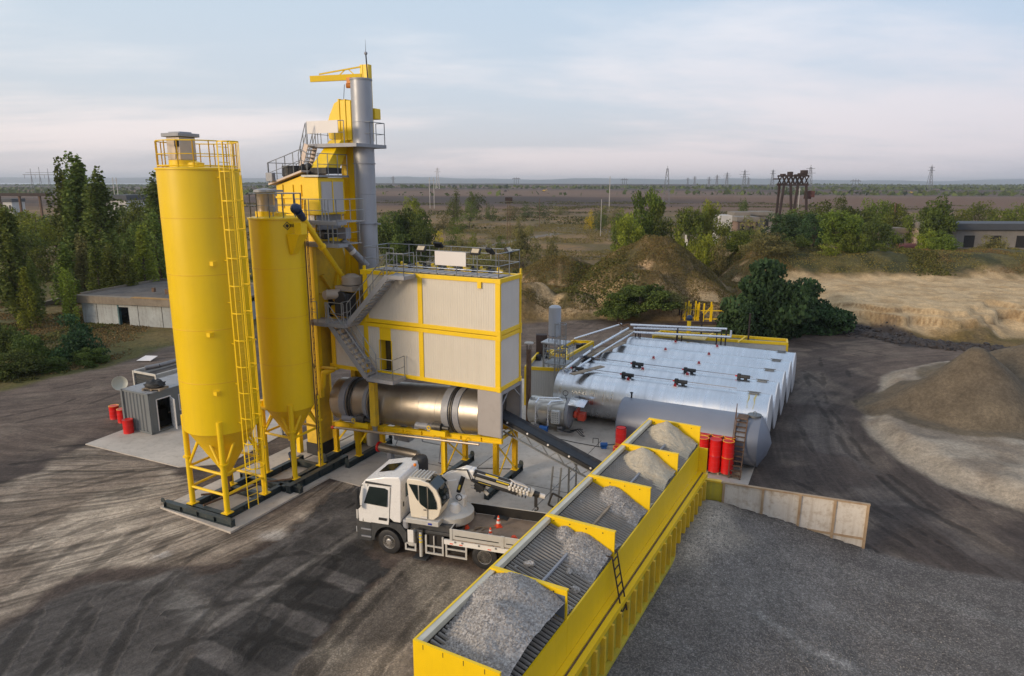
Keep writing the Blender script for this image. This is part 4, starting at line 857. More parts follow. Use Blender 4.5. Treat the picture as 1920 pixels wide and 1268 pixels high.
# burner gas pipe along the drum
t = thing('long_pipe', 'thin polished steel pipe running along the front of the drum frame', 'pipe', W(0, 0), PA)
MB().tube((-9.9, -0.45, 2.0), (-0.9, -0.45, 2.6), 0.06, 10).build('pipe_run', mat('polished_pipe', (0.50, 0.42, 0.34), 0.45, 0.7, 0.1, 2), t)
MB().tube((-10.05, -0.45, 1.99), (-9.9, -0.45, 2.0), 0.09, 10).build('end_flange', REDM, t)
h = MB()
for a in (-9, -7.2, -5.4, -3.6, -1.8): h.bar((a, -0.45, 2.04+0.066*(a+9.9)), (a, 0.05, 2.1+0.066*(a+9.9)), 0.03)
h.build('pipe_hanger', YEL, t, smooth=False)
# tower feed pipe, left of drum
t = thing('feed_pipe', 'yellow bent feed pipe joining the elevator leg to the drum end', 'pipe', W(-10.9, 0.0), PA)
MB().path([(-0.45, -0.4, 2.9), (0.35, -0.4, 4.3), (0.45, -0.4, 5.0), (0.9, -0.1, 5.2)], 0.16, 14).build('pipe_run', YEL, t)
MB().tube((-0.9, -0.4, 5.3), (-0.1, -0.4, 5.3), 0.14, 12).build('motor', BLK, t); MB().tube((-0.1, -0.4, 5.3), (1.4, -0.4, 5.35), 0.08, 10).build('drive_shaft', YELD, t)
# preheater cylinder on feet under the drum, with gas train
t = thing('heat_exchanger', 'horizontal steel cylinder with a red cap on the concrete beneath the drum', 'heat exchanger', W(-6.6, 0.9), PA)
MB().lathe([(0.22, -1.3), (0.24, -1.25), (0.24, 1.2), (0.1, 1.32)], c=(0, 0, 0.75), ax='X', n=24).build('cylinder', DRUMM, t)
MB().lathe([(0.26, -1.42), (0.29, -1.40), (0.29, -1.3), (0.2, -1.29)], c=(0, 0, 0.75), ax='X', n=24).build('end_cap', RED, t)
b = MB(); b.box(-0.75, -0.45, -0.15, 0.15, 0.05, 0.56); b.box(0.55, 0.85, -0.15, 0.15, 0.05, 0.56); b.build('foot', GRAYP, t)
b = MB(); b.box(-1.0, 0.0, 0.9, 1.5, 0.9, 1.7); b.build('filter_box', GRAYP, t, bevel=0.03)
b = MB(); b.tube((-1.2, 1.2, 1.9), (-0.1, 1.2, 1.9), 0.18, 14); b.build('air_receiver', GRAYP, t)
b = MB(); b.path([(0.1, 1.2, 1.5), (0.7, 1.2, 1.5), (0.7, 1.2, 1.0), (1.9, 1.2, 1.0), (1.9, 1.0, 0.1)], 0.03, 6); b.path([(-0.4, 0.2, 0.9), (-0.4, 0.6, 1.4), (0.4, 0.7, 1.4)], 0.025, 6); b.build('small_pipe', GRAYP, t)
b = MB(); b.path([(1.9, 0.9, 0.08), (3.2, 0.8, 0.08), (6.0, 2.0, 0.08)], 0.02, 5); b.build('cable', BLK, t)
# ================================================================ MIXING TOWER
t = thing('mixing_tower', 'yellow mixing tower with grey platforms and screen house behind the shorter silo', 'mixing tower', W(0, 0), PA)
DY = YELD
# main shaft: a sunlit front edge and a broad right-hand face
b = MB(); b.prism([(-0.25, 4.8), (1.95, 4.8), (2.0, 8.6), (2.1, 9.4), (2.1, 11.0), (1.8, 11.75), (-0.25, 11.75)], 'X', -12.6, -10.65); b.build('mixer_body', DY, t, smooth=False, bevel=0.03)
b = MB(); b.box(-12.0, -11.1, -0.3, 0.75, 0.75, 4.8); b.build('aggregate_leg', DY, t, smooth=False); MB().box(-12.05, -11.05, -0.35, 0.8, 0.05, 0.75).build('leg_boot', BLK, t, smooth=False)
MB().box(-10.66, -10.62, 0.5, 1.25, 7.9, 9.1).build('hatch_opening', DARK, t, smooth=False)
for (a, bb, zl, wd) in ((-10.75, -0.42, 3.6, 0.17), (-12.5, -0.4, 0.1, 0.13), (-12.5, 2.2, 0.1, 0.13), (-10.55, 2.25, 0.1, 0.15)):
    l = MB(); l.box(a-wd, a+wd, bb-0.13, bb+0.13, zl, 12.0); l.build('column', YEL, t, smooth=False)
b = MB(); b.prism([(0.9, 9.2), (1.25, 9.2), (1.6, 10.4), (1.25, 10.4)], 'X', -10.65, -10.45); b.build('inspection_flap', YEL, t, smooth=False, bevel=0.03)
b = MB(); b.box(-10.65, -10.55, -0.2, 2.0, 9.25, 9.33); b.box(-10.65, -10.5, 0.2, 1.3, 9.0, 9.25); b.build('stiffener', DY, t, smooth=False, bevel=0.02)
b = MB(); b.prism([(-0.1, 10.2), (0.9, 8.9), (1.05, 9.0), (0.1, 10.3)], 'X', -10.62, -10.4); b.build('side_chute', DY, t, smooth=False, bevel=0.02)
# motors at mixer level
BEI = mat('beige_motor', (0.36, 0.30, 0.24), 0.5, 0.1, 0.1, 2)
b = MB(); b.tube((-9.75, -0.6, 9.35), (-9.2, -0.2, 9.35), 0.26, 18); b.build('mixer_motor', BEI, t)
b = MB(); b.lathe([(0.24, 0.0), (0.24, 0.05), (0.05, 0.06)], c=(-9.78, -0.66, 9.32), ax='Y', n=14); b.build('fan_cover', BEI, t)
b = MB(); b.box(-9.5, -8.6, -0.35, 0.35, 8.2, 9.4); b.tube((-9.0, -0.35, 9.2), (-9.0, -0.45, 9.2), 0.35, 18); b.build('gearbox', BLK, t, bevel=0.06)
b = MB(); b.box(-9.6, -8.5, -0.1, 0.9, 9.5, 9.75); b.lathe([(0.05, 9.75), (0.5, 9.8), (0.5, 10.2), (0.2, 10.35)], c=(-9.0, 0.5, 0), n=20); b.build('scale_drum', BEI, t)
b = MB(); b.bar((-10.6, 0.8, 8.3), (-9.6, 0.8, 8.0), 0.4, 0.5); b.tube((-10.3, 0.7, 9.0), (-9.9, 0.7, 8.6), 0.22, 12); b.build('mixer_outlet', YEL, t, bevel=0.03)
# two walkway platforms wrapping the front right corner
deck(t, -11.0, -8.35, -1.15, -0.45, 12.0, [[(-10.6, -1.12), (-8.4, -1.12), (-8.4, 0.6)]])
MB().box(-10.45, -8.35, -0.42, 0.7, 11.96, 12.0).build('landing', GRATE, t, smooth=False)
deck(t, -11.0, -8.35, -1.15, -0.45, 13.1, [[(-11.0, -1.12), (-8.4, -1.12), (-8.4, 1.0)]])
MB().box(-9.9, -8.35, -0.42, 1.1, 13.06, 13.1).build('landing', GRATE, t, smooth=False)
b = MB(); b.rail([(-9.3, -1.12, 13.1), (-8.9, -1.12, 13.1)], 1.1, 0.2, 0.03); b.bar((-9.0, -1.1, 12.0), (-9.0, -1.1, 13.1), 0.05); b.bar((-8.7, -1.1, 12.0), (-8.7, -1.1, 13.1), 0.05); b.build('gate_post', GALV, t)
b = MB(); b.box(-12.5, -10.5, -0.3, 1.8, 11.8, 13.4); b.build('weigh_hopper', YEL, t, smooth=False, bevel=0.02)
MB().box(-10.49, -10.40, -0.25, 1.6, 12.6, 13.35).build('grey_skirt', GRAYP, t, smooth=False); MB().box(-10.9, -10.5, -0.36, -0.30, 12.75, 13.35).build('white_skirt', PANEL, t, smooth=False)
b = MB(); b.ball((-10.1, -0.2, 12.4), 0.25); b.tube((-10.1, -0.3, 12.4), (-9.6, -0.5, 12.35), 0.18, 10); b.box(-10.45, -10.0, 0.2, 0.9, 12.2, 12.6); b.build('vibrator_motor', BLK, t)
b = MB(); b.box(-9.3, -8.8, 0.0, 0.4, 12.2, 12.75); b.build('cable_box', GRAYP, t, smooth=False)
# screen house: sunlit front, grey double doors on the right-hand face
b = MB(); b.box(-11.05, -9.98, -0.5, 1.5, 13.4, 15.25); b.build('screen_house', YEL, t, smooth=False, bevel=0.02)
for y0_, y1_ in ((-0.32, 0.46), (0.52, 1.32)): MB().box(-9.98, -9.93, y0_, y1_, 13.5, 15.05).build('access_door', mat('grey_door', (0.46, 0.43, 0.42), 0.5, 0, 0.04, 1), t, smooth=False)
MB().box(-9.95, -9.9, 0.46, 0.52, 13.5, 15.1).build('door_bar', YEL, t, smooth=False)
b = MB(); b.prism([(-13.0, 13.5), (-11.05, 13.3), (-11.05, 15.40), (-13.0, 14.85)], 'Y', -0.3, 1.5); b.build('screen_body', YEL, t, smooth=False, bevel=0.02)
b = MB(); b.prism([(-13.3, 14.86), (-11.0, 15.52), (-11.0, 15.62), (-13.3, 14.96)], 'Y', -0.55, 1.7); b.build('screen_roof', mat('pink_lit_steel', (0.52, 0.42, 0.36), 0.5, 0.1, 0.1, 1), t, smooth=False)  # pink of the low sun on the roof edges put into the base colour
b = MB(); b.box(-10.98, -9.85, -0.6, 1.75, 15.28, 15.38); b.build('upper_deck', GALV, t, smooth=False)
for x in (-12.6, -11.9, -11.35): MB().box(x, x+0.08, -0.36, -0.3, 13.7, 14.9).build('rib', YEL, t, smooth=False)
MB().box(-13.0, -11.1, -0.39, -0.3, 14.2, 14.3).build('rib', YEL, t, smooth=False)
b = MB(); b.rail([(-13.3, -0.5, 14.95), (-12.1, -0.5, 15.28), (-11.0, -0.5, 15.6), (-10.6, -0.55, 15.4)], 1.05, 0.75, 0.022); b.rail([(-13.3, -0.45, 14.95), (-13.3, 1.6, 14.95)], 1.05, 1.0, 0.022); b.rail([(-13.3, 1.6, 14.95), (-11.0, 1.6, 15.6)], 1.05, 1.0, 0.022); b.rail([(-9.9, -0.55, 15.38), (-9.9, 1.7, 15.38)], 1.05, 0.8, 0.022); b.build('roof_railing', GALV, t)
b = MB(); b.lathe([(0.4, 15.2), (0.6, 15.35), (0.58, 15.85), (0.02, 15.87)], c=(-12.2, 0.2, 0), n=20); b.build('roof_vent', BLK, t)
b = MB(); b.tube((-11.7, 0.2, 15.6), (-11.3, 0.0, 15.75), 0.2, 14); b.ball((-11.1, 0.1, 15.8), 0.2); b.build('vibrator_motor', BLK, t)
b = MB(); b.box(-13.25, -12.8, -0.75, -0.5, 15.05, 15.5); b.build('control_box', GRAYP, t, bevel=0.03)
# grey dust pipe from the tower down to the chimney
MB().tube((-9.3, 0.3, 12.1), (-8.5, 1.2, 10.7), 0.19, 16).build('dust_pipe', mat('dull_pipe', (0.22, 0.21, 0.21), 0.45, 0.6, 0.15, 3), t)
MB().tube((-9.0, 0.63, 11.57), (-8.92, 0.73, 11.42), 0.196, 16).build('pipe_clamp', SIGNW, t)
# inclined chute from the elevator head to the screen
b = MB(); b.add([(-11.0, 0.1, 15.75), (-9.95, 0.1, 15.75), (-9.95, 1.2, 15.75), (-11.0, 1.2, 15.75), (-11.0, 1.7, 17.2), (-10.2, 1.7, 17.2), (-10.2, 2.5, 17.2), (-11.0, 2.5, 17.2)], [(3, 2, 1, 0), (4, 5, 6, 7), (0, 1, 5, 4), (1, 2, 6, 5), (2, 3, 7, 6), (3, 0, 4, 7)])
b.build('inclined_chute', YEL, t, smooth=False, bevel=0.02)
MB().box(-11.05, -9.9, 0.05, 1.25, 15.45, 15.75).build('chute_seal', BLK, t, smooth=False)
stair(t, (-12.1, 0.5, 15.4), (-11.5, 0.5, 16.95), 0.7, n=8, m=mat('pink_lit_steel', (0.52, 0.42, 0.36), 0.5, 0.1, 0.1, 1))
# rear stair flights glimpsed between the silos
stair(t, (-14.6, 1.2, 11.2), (-12.9, 1.2, 9.2), 0.7); stair(t, (-12.9, 1.9, 9.2), (-14.6, 1.9, 7.2), 0.7); stair(t, (-14.6, 1.2, 7.2), (-12.9, 1.2, 5.2), 0.7); stair(t, (-12.9, 1.9, 5.2), (-14.6, 1.9, 3.2), 0.7); stair(t, (-12.9, 1.9, 13.2), (-14.6, 1.9, 11.2), 0.7)
for z in (11.2, 7.2, 3.2): deck(t, -15.4, -14.6, 1.0, 2.7, z, [[(-15.35, 1.05), (-15.35, 2.65)]])
for z in (13.2, 9.2, 5.2): deck(t, -12.9, -12.65, 1.0, 2.7, z, [])
for x, y in ((-15.3, 1.1), (-15.3, 2.6), (-12.8, 1.1), (-12.8, 2.6)): MB().box(x-0.06, x+0.06, y-0.06, y+0.06, 0.1, 13.2).build('stair_post', GALV, t, smooth=False)
# ---- bucket elevator
t = thing('bucket_elevator', 'tall yellow bucket elevator with rounded head next to the grey chimney', 'elevator', W(-10.35, 2.7), PA)
MB().box(-0.42, 0.42, -0.4, 0.4, 0.1, 17.3).build('elevator_casing', YEL, t, smooth=False)
b = MB()
for z in (2, 4.5, 7, 9.5, 12, 14.5): b.box(-0.46, 0.46, -0.44, 0.44, z, z+0.08)
b.box(-0.02, 0.02, -0.42, -0.4, 0.2, 17.2); b.build('casing_flange', YEL, t, smooth=False)
b = MB(); b.prism([(-1.05, 17.3), (-0.75, 17.2), (0.5, 17.2), (0.5, 19.2), (-0.25, 19.25), (-0.6, 19.1), (-0.95, 18.5), (-1.15, 18.0)], 'Y', -0.55, 0.55); b.build('elevator_head', YEL, t, bevel=0.03)
b = MB(); b.box(-0.3, -0.22, -0.6, 0.6, 17.2, 19.3); b.box(0.1, 0.18, -0.6, 0.6, 17.2, 19.27); b.build('head_flange', YEL, t, smooth=False)
b = MB(); b.box(1.0, 1.42, 0.3, 0.8, 18.3, 18.85); b.bar((0.5, 0.5, 18.7), (1.05, 0.5, 18.6), 0.2); b.build('drive_housing', YEL, t, bevel=0.03)
b = MB(); b.hoop((-0.85, -0.2, 18.55), 0.1, 0.03, ax='Y', n=10); b.build('lifting_lug', YEL, t)
deck(t, -1.6, 1.7, -1.7, 0.8, 16.95, [[(-1.55, -1.67), (0.3, -1.67)], [(-1.55, -1.67), (-1.55, 0.75)], [(0.3, -1.67), (0.9, -1.67)], [(1.15, -0.5), (1.65, -0.5), (1.65, 0.75), (1.1, 0.75)]], h=1.15)
o = MB().box(-11.8, -9.75, 0.93, 0.96, 17.5, 18.12).build('blank_sign', SIGNW, None, smooth=False); o.matrix_world = Matrix.Translation(W(0, 0)) @ Matrix.Rotation(PA, 4, 'Z'); tag(o, 'blank white sign board on the highest platform beside the elevator head', 'sign', 'blank sign boards')
# ---- chimney
t = thing('chimney', 'tall grey steel chimney rising behind the filter house', 'chimney', W(-9.42, 2.55), PA)
MB().lathe([(0.55, 0.1), (0.55, 20.25), (0.535, 20.25), (0.535, 19.6)], n=40).build('chimney_pipe', CHIM, t)
b = MB()
for z in (16.0, 12.85, 6.5): b.lathe([(0.55, z-0.03), (0.60, z-0.02), (0.60, z+0.02), (0.55, z+0.03)], n=40)
for z in (18.1, 14.4, 9.5): b.lathe([(0.55, z-0.012), (0.562, z), (0.55, z+0.012)], n=40)
b.lathe([(0.55, 20.2), (0.585, 20.2), (0.585, 20.28), (0.53, 20.28)], n=40)
b.box(0.55, 0.85, -0.1, 0.1, 12.8, 12.88); b.build('stiffening_ring', GRAYP, t)
# ---- jib crane and lightning rod
t = thing('jib_crane', 'small yellow jib crane with a hoist above the chimney top', 'crane', W(-9.62, 3.35), PA)
MB().box(-0.2, 0.2, -0.15, 0.15, 17.2, 21.1).build('crane_mast', YEL, t, smooth=False)
b = MB(); e = (-2.75, -1.3, 20.38); s = (-0.25, -0.15, 20.5)
b.bar(s, e, 0.14, 0.3); b.bar((-0.25, -0.15, 21.0), (-2.3, -1.1, 20.62), 0.07, 0.07); b.bar((-1.3, -0.63, 20.6), (-1.05, -0.5, 20.85), 0.05); b.bar((-0.35, -0.2, 20.35), (-0.9, -0.45, 20.9), 0.05); b.box(-0.32, -0.15, -0.18, 0.1, 20.2, 21.1); b.build('jib_arm', YEL, t, smooth=False)
b = MB(); b.box(-0.95, -0.65, -0.55, -0.3, 20.15, 20.45); b.tube((-1.0, -0.5, 20.05), (-0.55, -0.3, 20.05), 0.13, 12); b.build('hoist', mat('orange_hoist', (0.55, 0.18, 0.02), 0.5, 0, 0.2, 4), t)
b = MB(); b.tube((-1.05, -0.6, 20.1), (-1.3, -0.75, 17.2), 0.015, 5); b.build('hoist_cable', BLK, t)
t = thing('lightning_rod', 'thin dark lightning rod with a small ball, topmost point of the plant', 'lightning rod', W(-9.35, 3.1), PA)
MB().tube((0, 0, 19.6), (-0.1, 0, 21.6), 0.035, 8).tube((-0.1, 0, 21.6), (-0.1, 0, 22.3), 0.015, 6, 0.004).build('rod', BLK, t)
MB().ball((-0.1, 0, 21.62), 0.09).build('rod_ball', GRAYP, t)

# ================================================================ BITUMEN TANKS
TANK_R = 1.43; TD = (0.477, 0.877)
TA = math.radians(-26)
tank_end = [(14.85, 37.4), (16.22, 39.92), (17.6, 42.45), (18.98, 44.96), (20.28, 47.4)]
order = ['nearest silver cylindrical tank, beside the blue-grey tank', 'second silver cylindrical tank from the blue-grey tank', 'middle one of the five silver cylindrical tanks', 'fourth silver cylindrical tank from the blue-grey tank', 'farthest silver cylindrical tank, beside the silver pipe run']
ENDW = mat('tank_end_cladding', (0.66, 0.67, 0.70), 0.4, 0.4, 0.05, 1)
LENS = [12.9, 12.6, 12.3, 12.3, 12.2]
for i, (ex, ey) in enumerate(tank_end):
    t = thing('bitumen_tank', order[i], 'storage tank', (ex, ey, 0), TA, 'silver bitumen tanks'); L = LENS[i]; zc = 0.35+TANK_R
    MB().lathe([(TANK_R, -L), (TANK_R, 0)], c=(0, 0, zc), ax='X', n=72).build('tank_cladding', ALU, t)
    MB().lathe([(0.001, 0.10), (TANK_R*0.7, 0.075), (TANK_R-0.02, 0.02), (TANK_R+0.01, 0.015), (TANK_R+0.015, -0.04), (TANK_R, -0.05)], c=(0, 0, zc), ax='X', n=72).build('end_cap', ENDW, t)
    MB().lathe([(0.001, -L-0.10), (TANK_R, -L+0.01)], c=(0, 0, zc), ax='X', n=72).build('end_cap', ENDW, t)
    b = MB()
    for k in range(1, 11): x = -L+k*L/11; b.lathe([(TANK_R, x-0.012), (TANK_R+0.006, x-0.008), (TANK_R+0.006, x+0.008), (TANK_R, x+0.012)], c=(0, 0, zc), ax='X', n=72)
    b.build('cladding_seam', ALU, t)
    b = MB(); b.box(-1.2, -0.65, -0.2, 0.2, zc+TANK_R-0.01, zc+TANK_R+0.06); b.box(-1.3, -0.55, -0.04, 0.04, zc+TANK_R+0.06, zc+TANK_R+0.1); b.build('hatch', mat('hatch_steel', (0.16, 0.17, 0.18), 0.5, 0.6, 0.2, 4, dirt=0.3), t, bevel=0.01)
    b = MB()
    for x in (-L+0.9, -L*0.5, -1.2): b.box(x-0.2, x+0.2, -0.9, 0.9, 0.05, 0.75)
    b.build('saddle', GRAYP, t)
    for k, x in enumerate((-8.3 if i < 2 else -8.5, -5.4)):
        p = MB()
        an = 0.32 if i < 2 else 0.22
        yy, zz = -math.sin(an)*(TANK_R+0.004), zc+math.cos(an)*(TANK_R+0.004)
        vs = []
        for dx_, da in ((-0.16, -0.11), (0.16, -0.11), (0.16, 0.11), (-0.16, 0.11)): vs.append((x+dx_, -math.sin(an-da)*(TANK_R+0.008), zc+math.cos(an-da)*(TANK_R+0.008)))
        p.add(vs, [(0, 1, 2, 3)]); p.build('warning_plate', SIGNW, t, smooth=False)
        p = MB(); p.hoop((x, yy, zz+0.11), 0.06, 0.022, ax='Y', n=10); p.prism([(-0.1, 0), (0.1, 0), (0.06, 0.12), (-0.06, 0.12)], 'Y', -0.02, 0.02); 
        for q_ in range(len(p.v)-8, len(p.v)): v_ = p.v[q_]; p.v[q_] = (v_[0]+x, v_[1]+yy, v_[2]+zz)
        p.build('lifting_eye', mat('dark_red_paint', (0.36, 0.015, 0.02), 0.45, 0, 0.1, 4), t)
    if i == 0:
        for xx in (-1.15, -0.8):
            p = MB(); rr_ = TANK_R+0.004
            for a0 in np.arange(0.05, 0.95, 0.06):
                j0 = 0.02*math.sin(a0*13+xx*9); wd_ = 0.035+0.02*math.sin(a0*7+xx)
                p.add([(xx+j0-wd_, -math.sin(a0)*rr_, zc+math.cos(a0)*rr_), (xx+j0+wd_, -math.sin(a0)*rr_, zc+math.cos(a0)*rr_), (xx+j0+wd_*0.9, -math.sin(a0+.06)*rr_, zc+math.cos(a0+.06)*rr_), (xx+j0-wd_*0.9, -math.sin(a0+.06)*rr_, zc+math.cos(a0+.06)*rr_)], [(0, 1, 2, 3)])
            p.build('rust_drip', mat('yellowish_stain', (0.36, 0.33, 0.16), 0.6, 0.2, 0.2, 4), t, smooth=False)
# agitator rods with motors lying on the first two tanks
for i, (lab, xs) in enumerate((('grey rod with black motors along the nearest silver tank', (-11.6, -8.3, -5.0)), ('grey rod with black motors along the second silver tank', (-12.0, -8.6, -5.2, -1.9)))):
    ex, ey = tank_end[i]; t = thing('agitator_line', lab, 'agitator line', (ex, ey, 0), TA, 'motor lines on the silver tanks'); zt = 0.35+2*TANK_R
    MB().tube((-12.2, -0.1, zt+0.22), (-1.5 if i else -1.9, -0.1, zt+0.2), 0.025, 6).build('rod', GRAYP, t)
    for x in xs:
        b = MB(); b.tube((x-0.35, -0.12, zt+0.17), (x+0.25, -0.12, zt+0.17), 0.12, 12); b.box(x-0.5, x-0.3, -0.25, 0.0, zt, zt+0.32); b.box(x-0.1, x+0.1, -0.2, -0.02, zt, zt+0.1); b.build('motor', BLK, t, bevel=0.015)
        MB().tube((x-0.62, -0.12, zt+0.17), (x-0.52, -0.12, zt+0.17), 0.05, 8).build('red_coupling', RED, t)
# blue-grey tank with dished end
gx0, gy0 = 13.35, 34.65; L = 7.6; R = 1.37; zc = 0.12+R
t = thing('storage_tank', 'blue-grey painted tank with a dished end, in front of the silver tanks', 'storage tank', (gx0, gy0, 0), TA)
MB().lathe([(0.001, 0.62), (R*0.5, 0.42), (R*0.98, 0.03), (R, 0.0), (R, -L), (R*0.95, -L-0.06), (0.001, -L-0.3)], c=(0, 0, zc), ax='X', n=40).build('tank_shell', TANKG, t)
MB().lathe([(R+0.008, -0.02), (R+0.012, 0.0), (R+0.004, 0.03)], c=(0, 0, zc), ax='X', n=64).build('end_seam', TANKG, t)
b = MB(); b.lathe([(0.34, zc+R-0.02), (0.34, zc+R+0.05), (0.36, zc+R+0.06), (0.36, zc+R+0.1), (0.02, zc+R+0.12)], c=(-0.35, 0, 0), n=24); b.hoop((-0.35, 0, zc+R+0.18), 0.08, 0.02, ax='Y', n=8); b.build('manhole', mat('hatch_steel', (0.16, 0.17, 0.18), 0.5, 0.6, 0.2, 4, dirt=0.3), t)
b = MB(); b.box(-6.6, -6.2, -0.9, 0.9, 0.05, 0.4); b.box(-1.6, -1.2, -0.9, 0.9, 0.05, 0.4); b.build('saddle', RUST, t)
b = MB(); b.tube((-L+0.4, 0.2, zc+R-0.05), (-L+0.4, 0.2, zc+R+0.3), 0.05, 8); b.hoop((-L+0.4, 0.2, zc+R+0.3), 0.08, 0.025, ax='Z', n=8); b.build('valve', BLK, t)
t = thing('leaning_ladder', 'brown steel stair ladder leaning on the blue-grey tank', 'ladder', (gx0, gy0, 0), TA)
b = MB()
for x in (-1.15, -0.6): b.bar((x, -2.25, 0.05), (x, -0.9, zc+R+0.02), 0.05, 0.12)
b.build('stringer', RUST, t, smooth=False)
b = MB()
for k in range(12):
    f_ = (k+0.6)/12.2; y = -2.25+1.35*f_; z = 0.05+(zc+R-0.05)*f_; b.box(-1.13, -0.62, y-0.08, y+0.08, z, z+0.03)
b.box(-1.15, -0.6, -0.9, -0.1, zc+R+0.02, zc+R+0.06); b.build('tread', RUST, t, smooth=False)
b = MB(); b.tube((-1.18, -2.25, 0.8), (-1.18, -0.9, zc+R+0.85), 0.02, 6); b.tube((-1.18, -0.9, zc+R+0.85), (-1.18, -0.9, zc+R), 0.02, 6); b.tube((-1.18, -2.25, 0.8), (-1.18, -2.25, 0.05), 0.02, 6); b.build('handrail', RUST, t)

# pipes over the tanks, along their far end and left end
def wp(px, py, z): q = G(px, py, z); return (q[0], q[1], z)
PH = 3.75
t = thing('insulated_pipe', 'silver pipe climbing from the heater side over the tank ends', 'pipe', wp(1175, 611, PH), 0, 'silver insulated pipes')
org = Vector(t.location)
def rel(pts): return [Vector(p)-org for p in pts]
MB().path(rel([wp(1178, 616, PH), wp(1115, 652, 3.55), wp(1062, 690, 3.4), wp(1050, 700, 2.9)]), 0.09, 12).build('pipe_run', PIPE, t)
MB().path(rel([wp(1190, 622, 3.5), wp(1125, 662, 3.4), wp(1075, 694, 3.35)]), 0.07, 10).build('pipe_run', PIPE, t)
for px, py in ((1150, 632), (1130, 642), (1110, 655), (1090, 668), (1165, 622)):
    q = Vector(wp(px, py, 3.6))-org; MB().tube(q-Vector((0.12, 0, 0)), q+Vector((0.12, 0, 0.02)), 0.1, 10).tube(q, q+Vector((0, 0, 0.25)), 0.02, 5).build('valve', GRAYP, t)
t = thing('insulated_pipe', 'silver pipe slanting left of the planks above the yellow railing frame', 'pipe', wp(1165, 608, 3.6), 0, 'silver insulated pipes'); org = Vector(t.location)
MB().path(rel([wp(1165, 608, 3.7), wp(1078, 635, 3.2), wp(1076, 638, 2.4)]), 0.08, 12).build('pipe_run', PIPE, t)
MB().path(rel([wp(1160, 606, 3.9), wp(1168, 612, 3.6), wp(1178, 608, 3.8), wp(1184, 614, 3.6)]), 0.06, 8).build('valve_cluster', RUST, t)
ends_ = [((1182, 609), (1363, 617), 4.1, 'farthest of the three parallel silver pipes beyond the tanks'), ((1188, 615), (1353, 621), 3.85, 'middle of the three parallel silver pipes beyond the tanks'), ((1190, 623), (1370, 632), 3.6, 'nearest of the three parallel silver pipes beyond the tanks')]
for (p, q, z, lab) in ends_:
    A_ = wp(p[0], p[1], z); B_ = wp(q[0], q[1], z); t = thing('insulated_pipe', lab, 'pipe', A_, 0, 'silver insulated pipes'); org = Vector(A_)
    MB().tube((0, 0, 0), Vector(B_)-org, 0.085, 12).build('pipe_run', PIPE, t)
    d = Vector(B_)-org; b = MB()
    for f_ in (0.06, 0.5, 0.95): b.tube(d*f_, d*f_-Vector((0, 0, z-0.1)), 0.05, 6)
    b.build('pipe_stand', RUSTD, t)
    if z < 3.7: MB().tube(d, d+Vector((0, 0, 0.5)), 0.08, 10).build('pipe_end', PIPE, t)
# planks lying over the tank ends
for (p, q, z, lab) in (((1150, 692-4), (1232, 668-20), 3.45, 0),):
    pass
for k, (p, q, z, lab) in enumerate([((1147, 638), (1186, 620), 3.42, 'uppermost wooden plank, by the pipe bend on the tanks'), ((1125, 662), (1170, 642), 3.38, 'wooden plank across the gap between the farther silver tanks'), ((1090, 672), (1133, 652), 3.36, 'grey wooden plank beside the slanting silver pipe'), ((1072, 702), (1130, 687), 3.38, 'lowest wooden plank, near the lattice ladder tower')]):
    A_, B_ = wp(*p, z), wp(*q, z); o = MB().bar(Vector((0, 0, 0)), Vector(B_)-Vector(A_), 0.42, 0.05).build('plank', WOOD, None, smooth=False); o.location = A_; tag(o, lab, 'plank', 'planks on the tanks')

# yellow framed low containers behind and left of the tanks
def open_frame(name, label, pts, z, m, cat='container', floor=None, grp='yellow framed pump containers'):
    A_ = Vector((*pts[0], 0)); t = thing(name, label, cat, A_, 0, grp); P = [Vector((*p, 0))-A_ for p in pts]
    for i in range(len(P)):
        p, q = P[i], P[(i+1) % len(P)]
        MB().bar(p+Vector((0, 0, z)), q+Vector((0, 0, z)), 0.14, 0.22).build('top_rail', YEL, t, smooth=False)
        MB().bar(p, p+Vector((0, 0, z)), 0.14, 0.14).build('corner_post', YEL, t, smooth=False)
        MB().bar(p+Vector((0, 0, z/2)), q+Vector((0, 0, z/2)), 0.05, z-0.25).build('side_panel', mat('ribbed_side', (0.45, 0.44, 0.42), 0.55, 0, 0.05, 1, wave=('X', 40, 0.5)), t, smooth=False)
    b = MB(); b.prism([(p.x, p.y) for p in P], 'Z', z-0.35, z-0.25); b.build('roof_deck', m, t, smooth=False)
    return t
zt = 2.9
t = open_frame('pump_container', 'yellow framed container with a dark deck behind the farthest silver tank', [G(1476, 645, zt), G(1225, 630, zt), G(1240, 622, zt), G(1395, 632, zt), G(1475, 638, zt)], zt, mat('dark_deck', (0.07, 0.075, 0.08), 0.7, 0, 0.2, 1))
o0 = Vector(t.location)
for p, q in (((1336, 627), (1322, 636)), ((1398, 633), (1384, 643))): MB().bar(Vector((*G(*p, zt), zt+0.05))-o0, Vector((*G(*q, zt), zt+0.05))-o0, 0.14, 0.1).build('cross_rail', YEL, t, smooth=False)
for px in (1314, 1403, 1361):
    q = G(px, 636, zt); MB().tube(Vector((*q, zt-0.1))-o0, Vector((*q, zt+(2.1 if px != 1361 else 0.9)))-o0, 0.07, 8).build('vent_post', RUSTD, t)
o = MB().box(0, 4.2, 0, 1.2, 0, 0.08).build('lid_panel', mat('pale_yellow_lid', (0.62, 0.46, 0.16), 0.5, 0, 0.05, 1), t); q = G(1222, 629, 3.1); o.location = Vector((*q, 3.1))-o0; o.rotation_euler = (0, 0, TA)
t = thing('valve_column', 'short yellow column with a blue valve wheel behind the tanks', 'valve', (*G(1290, 640, 2.6), 0), 0)
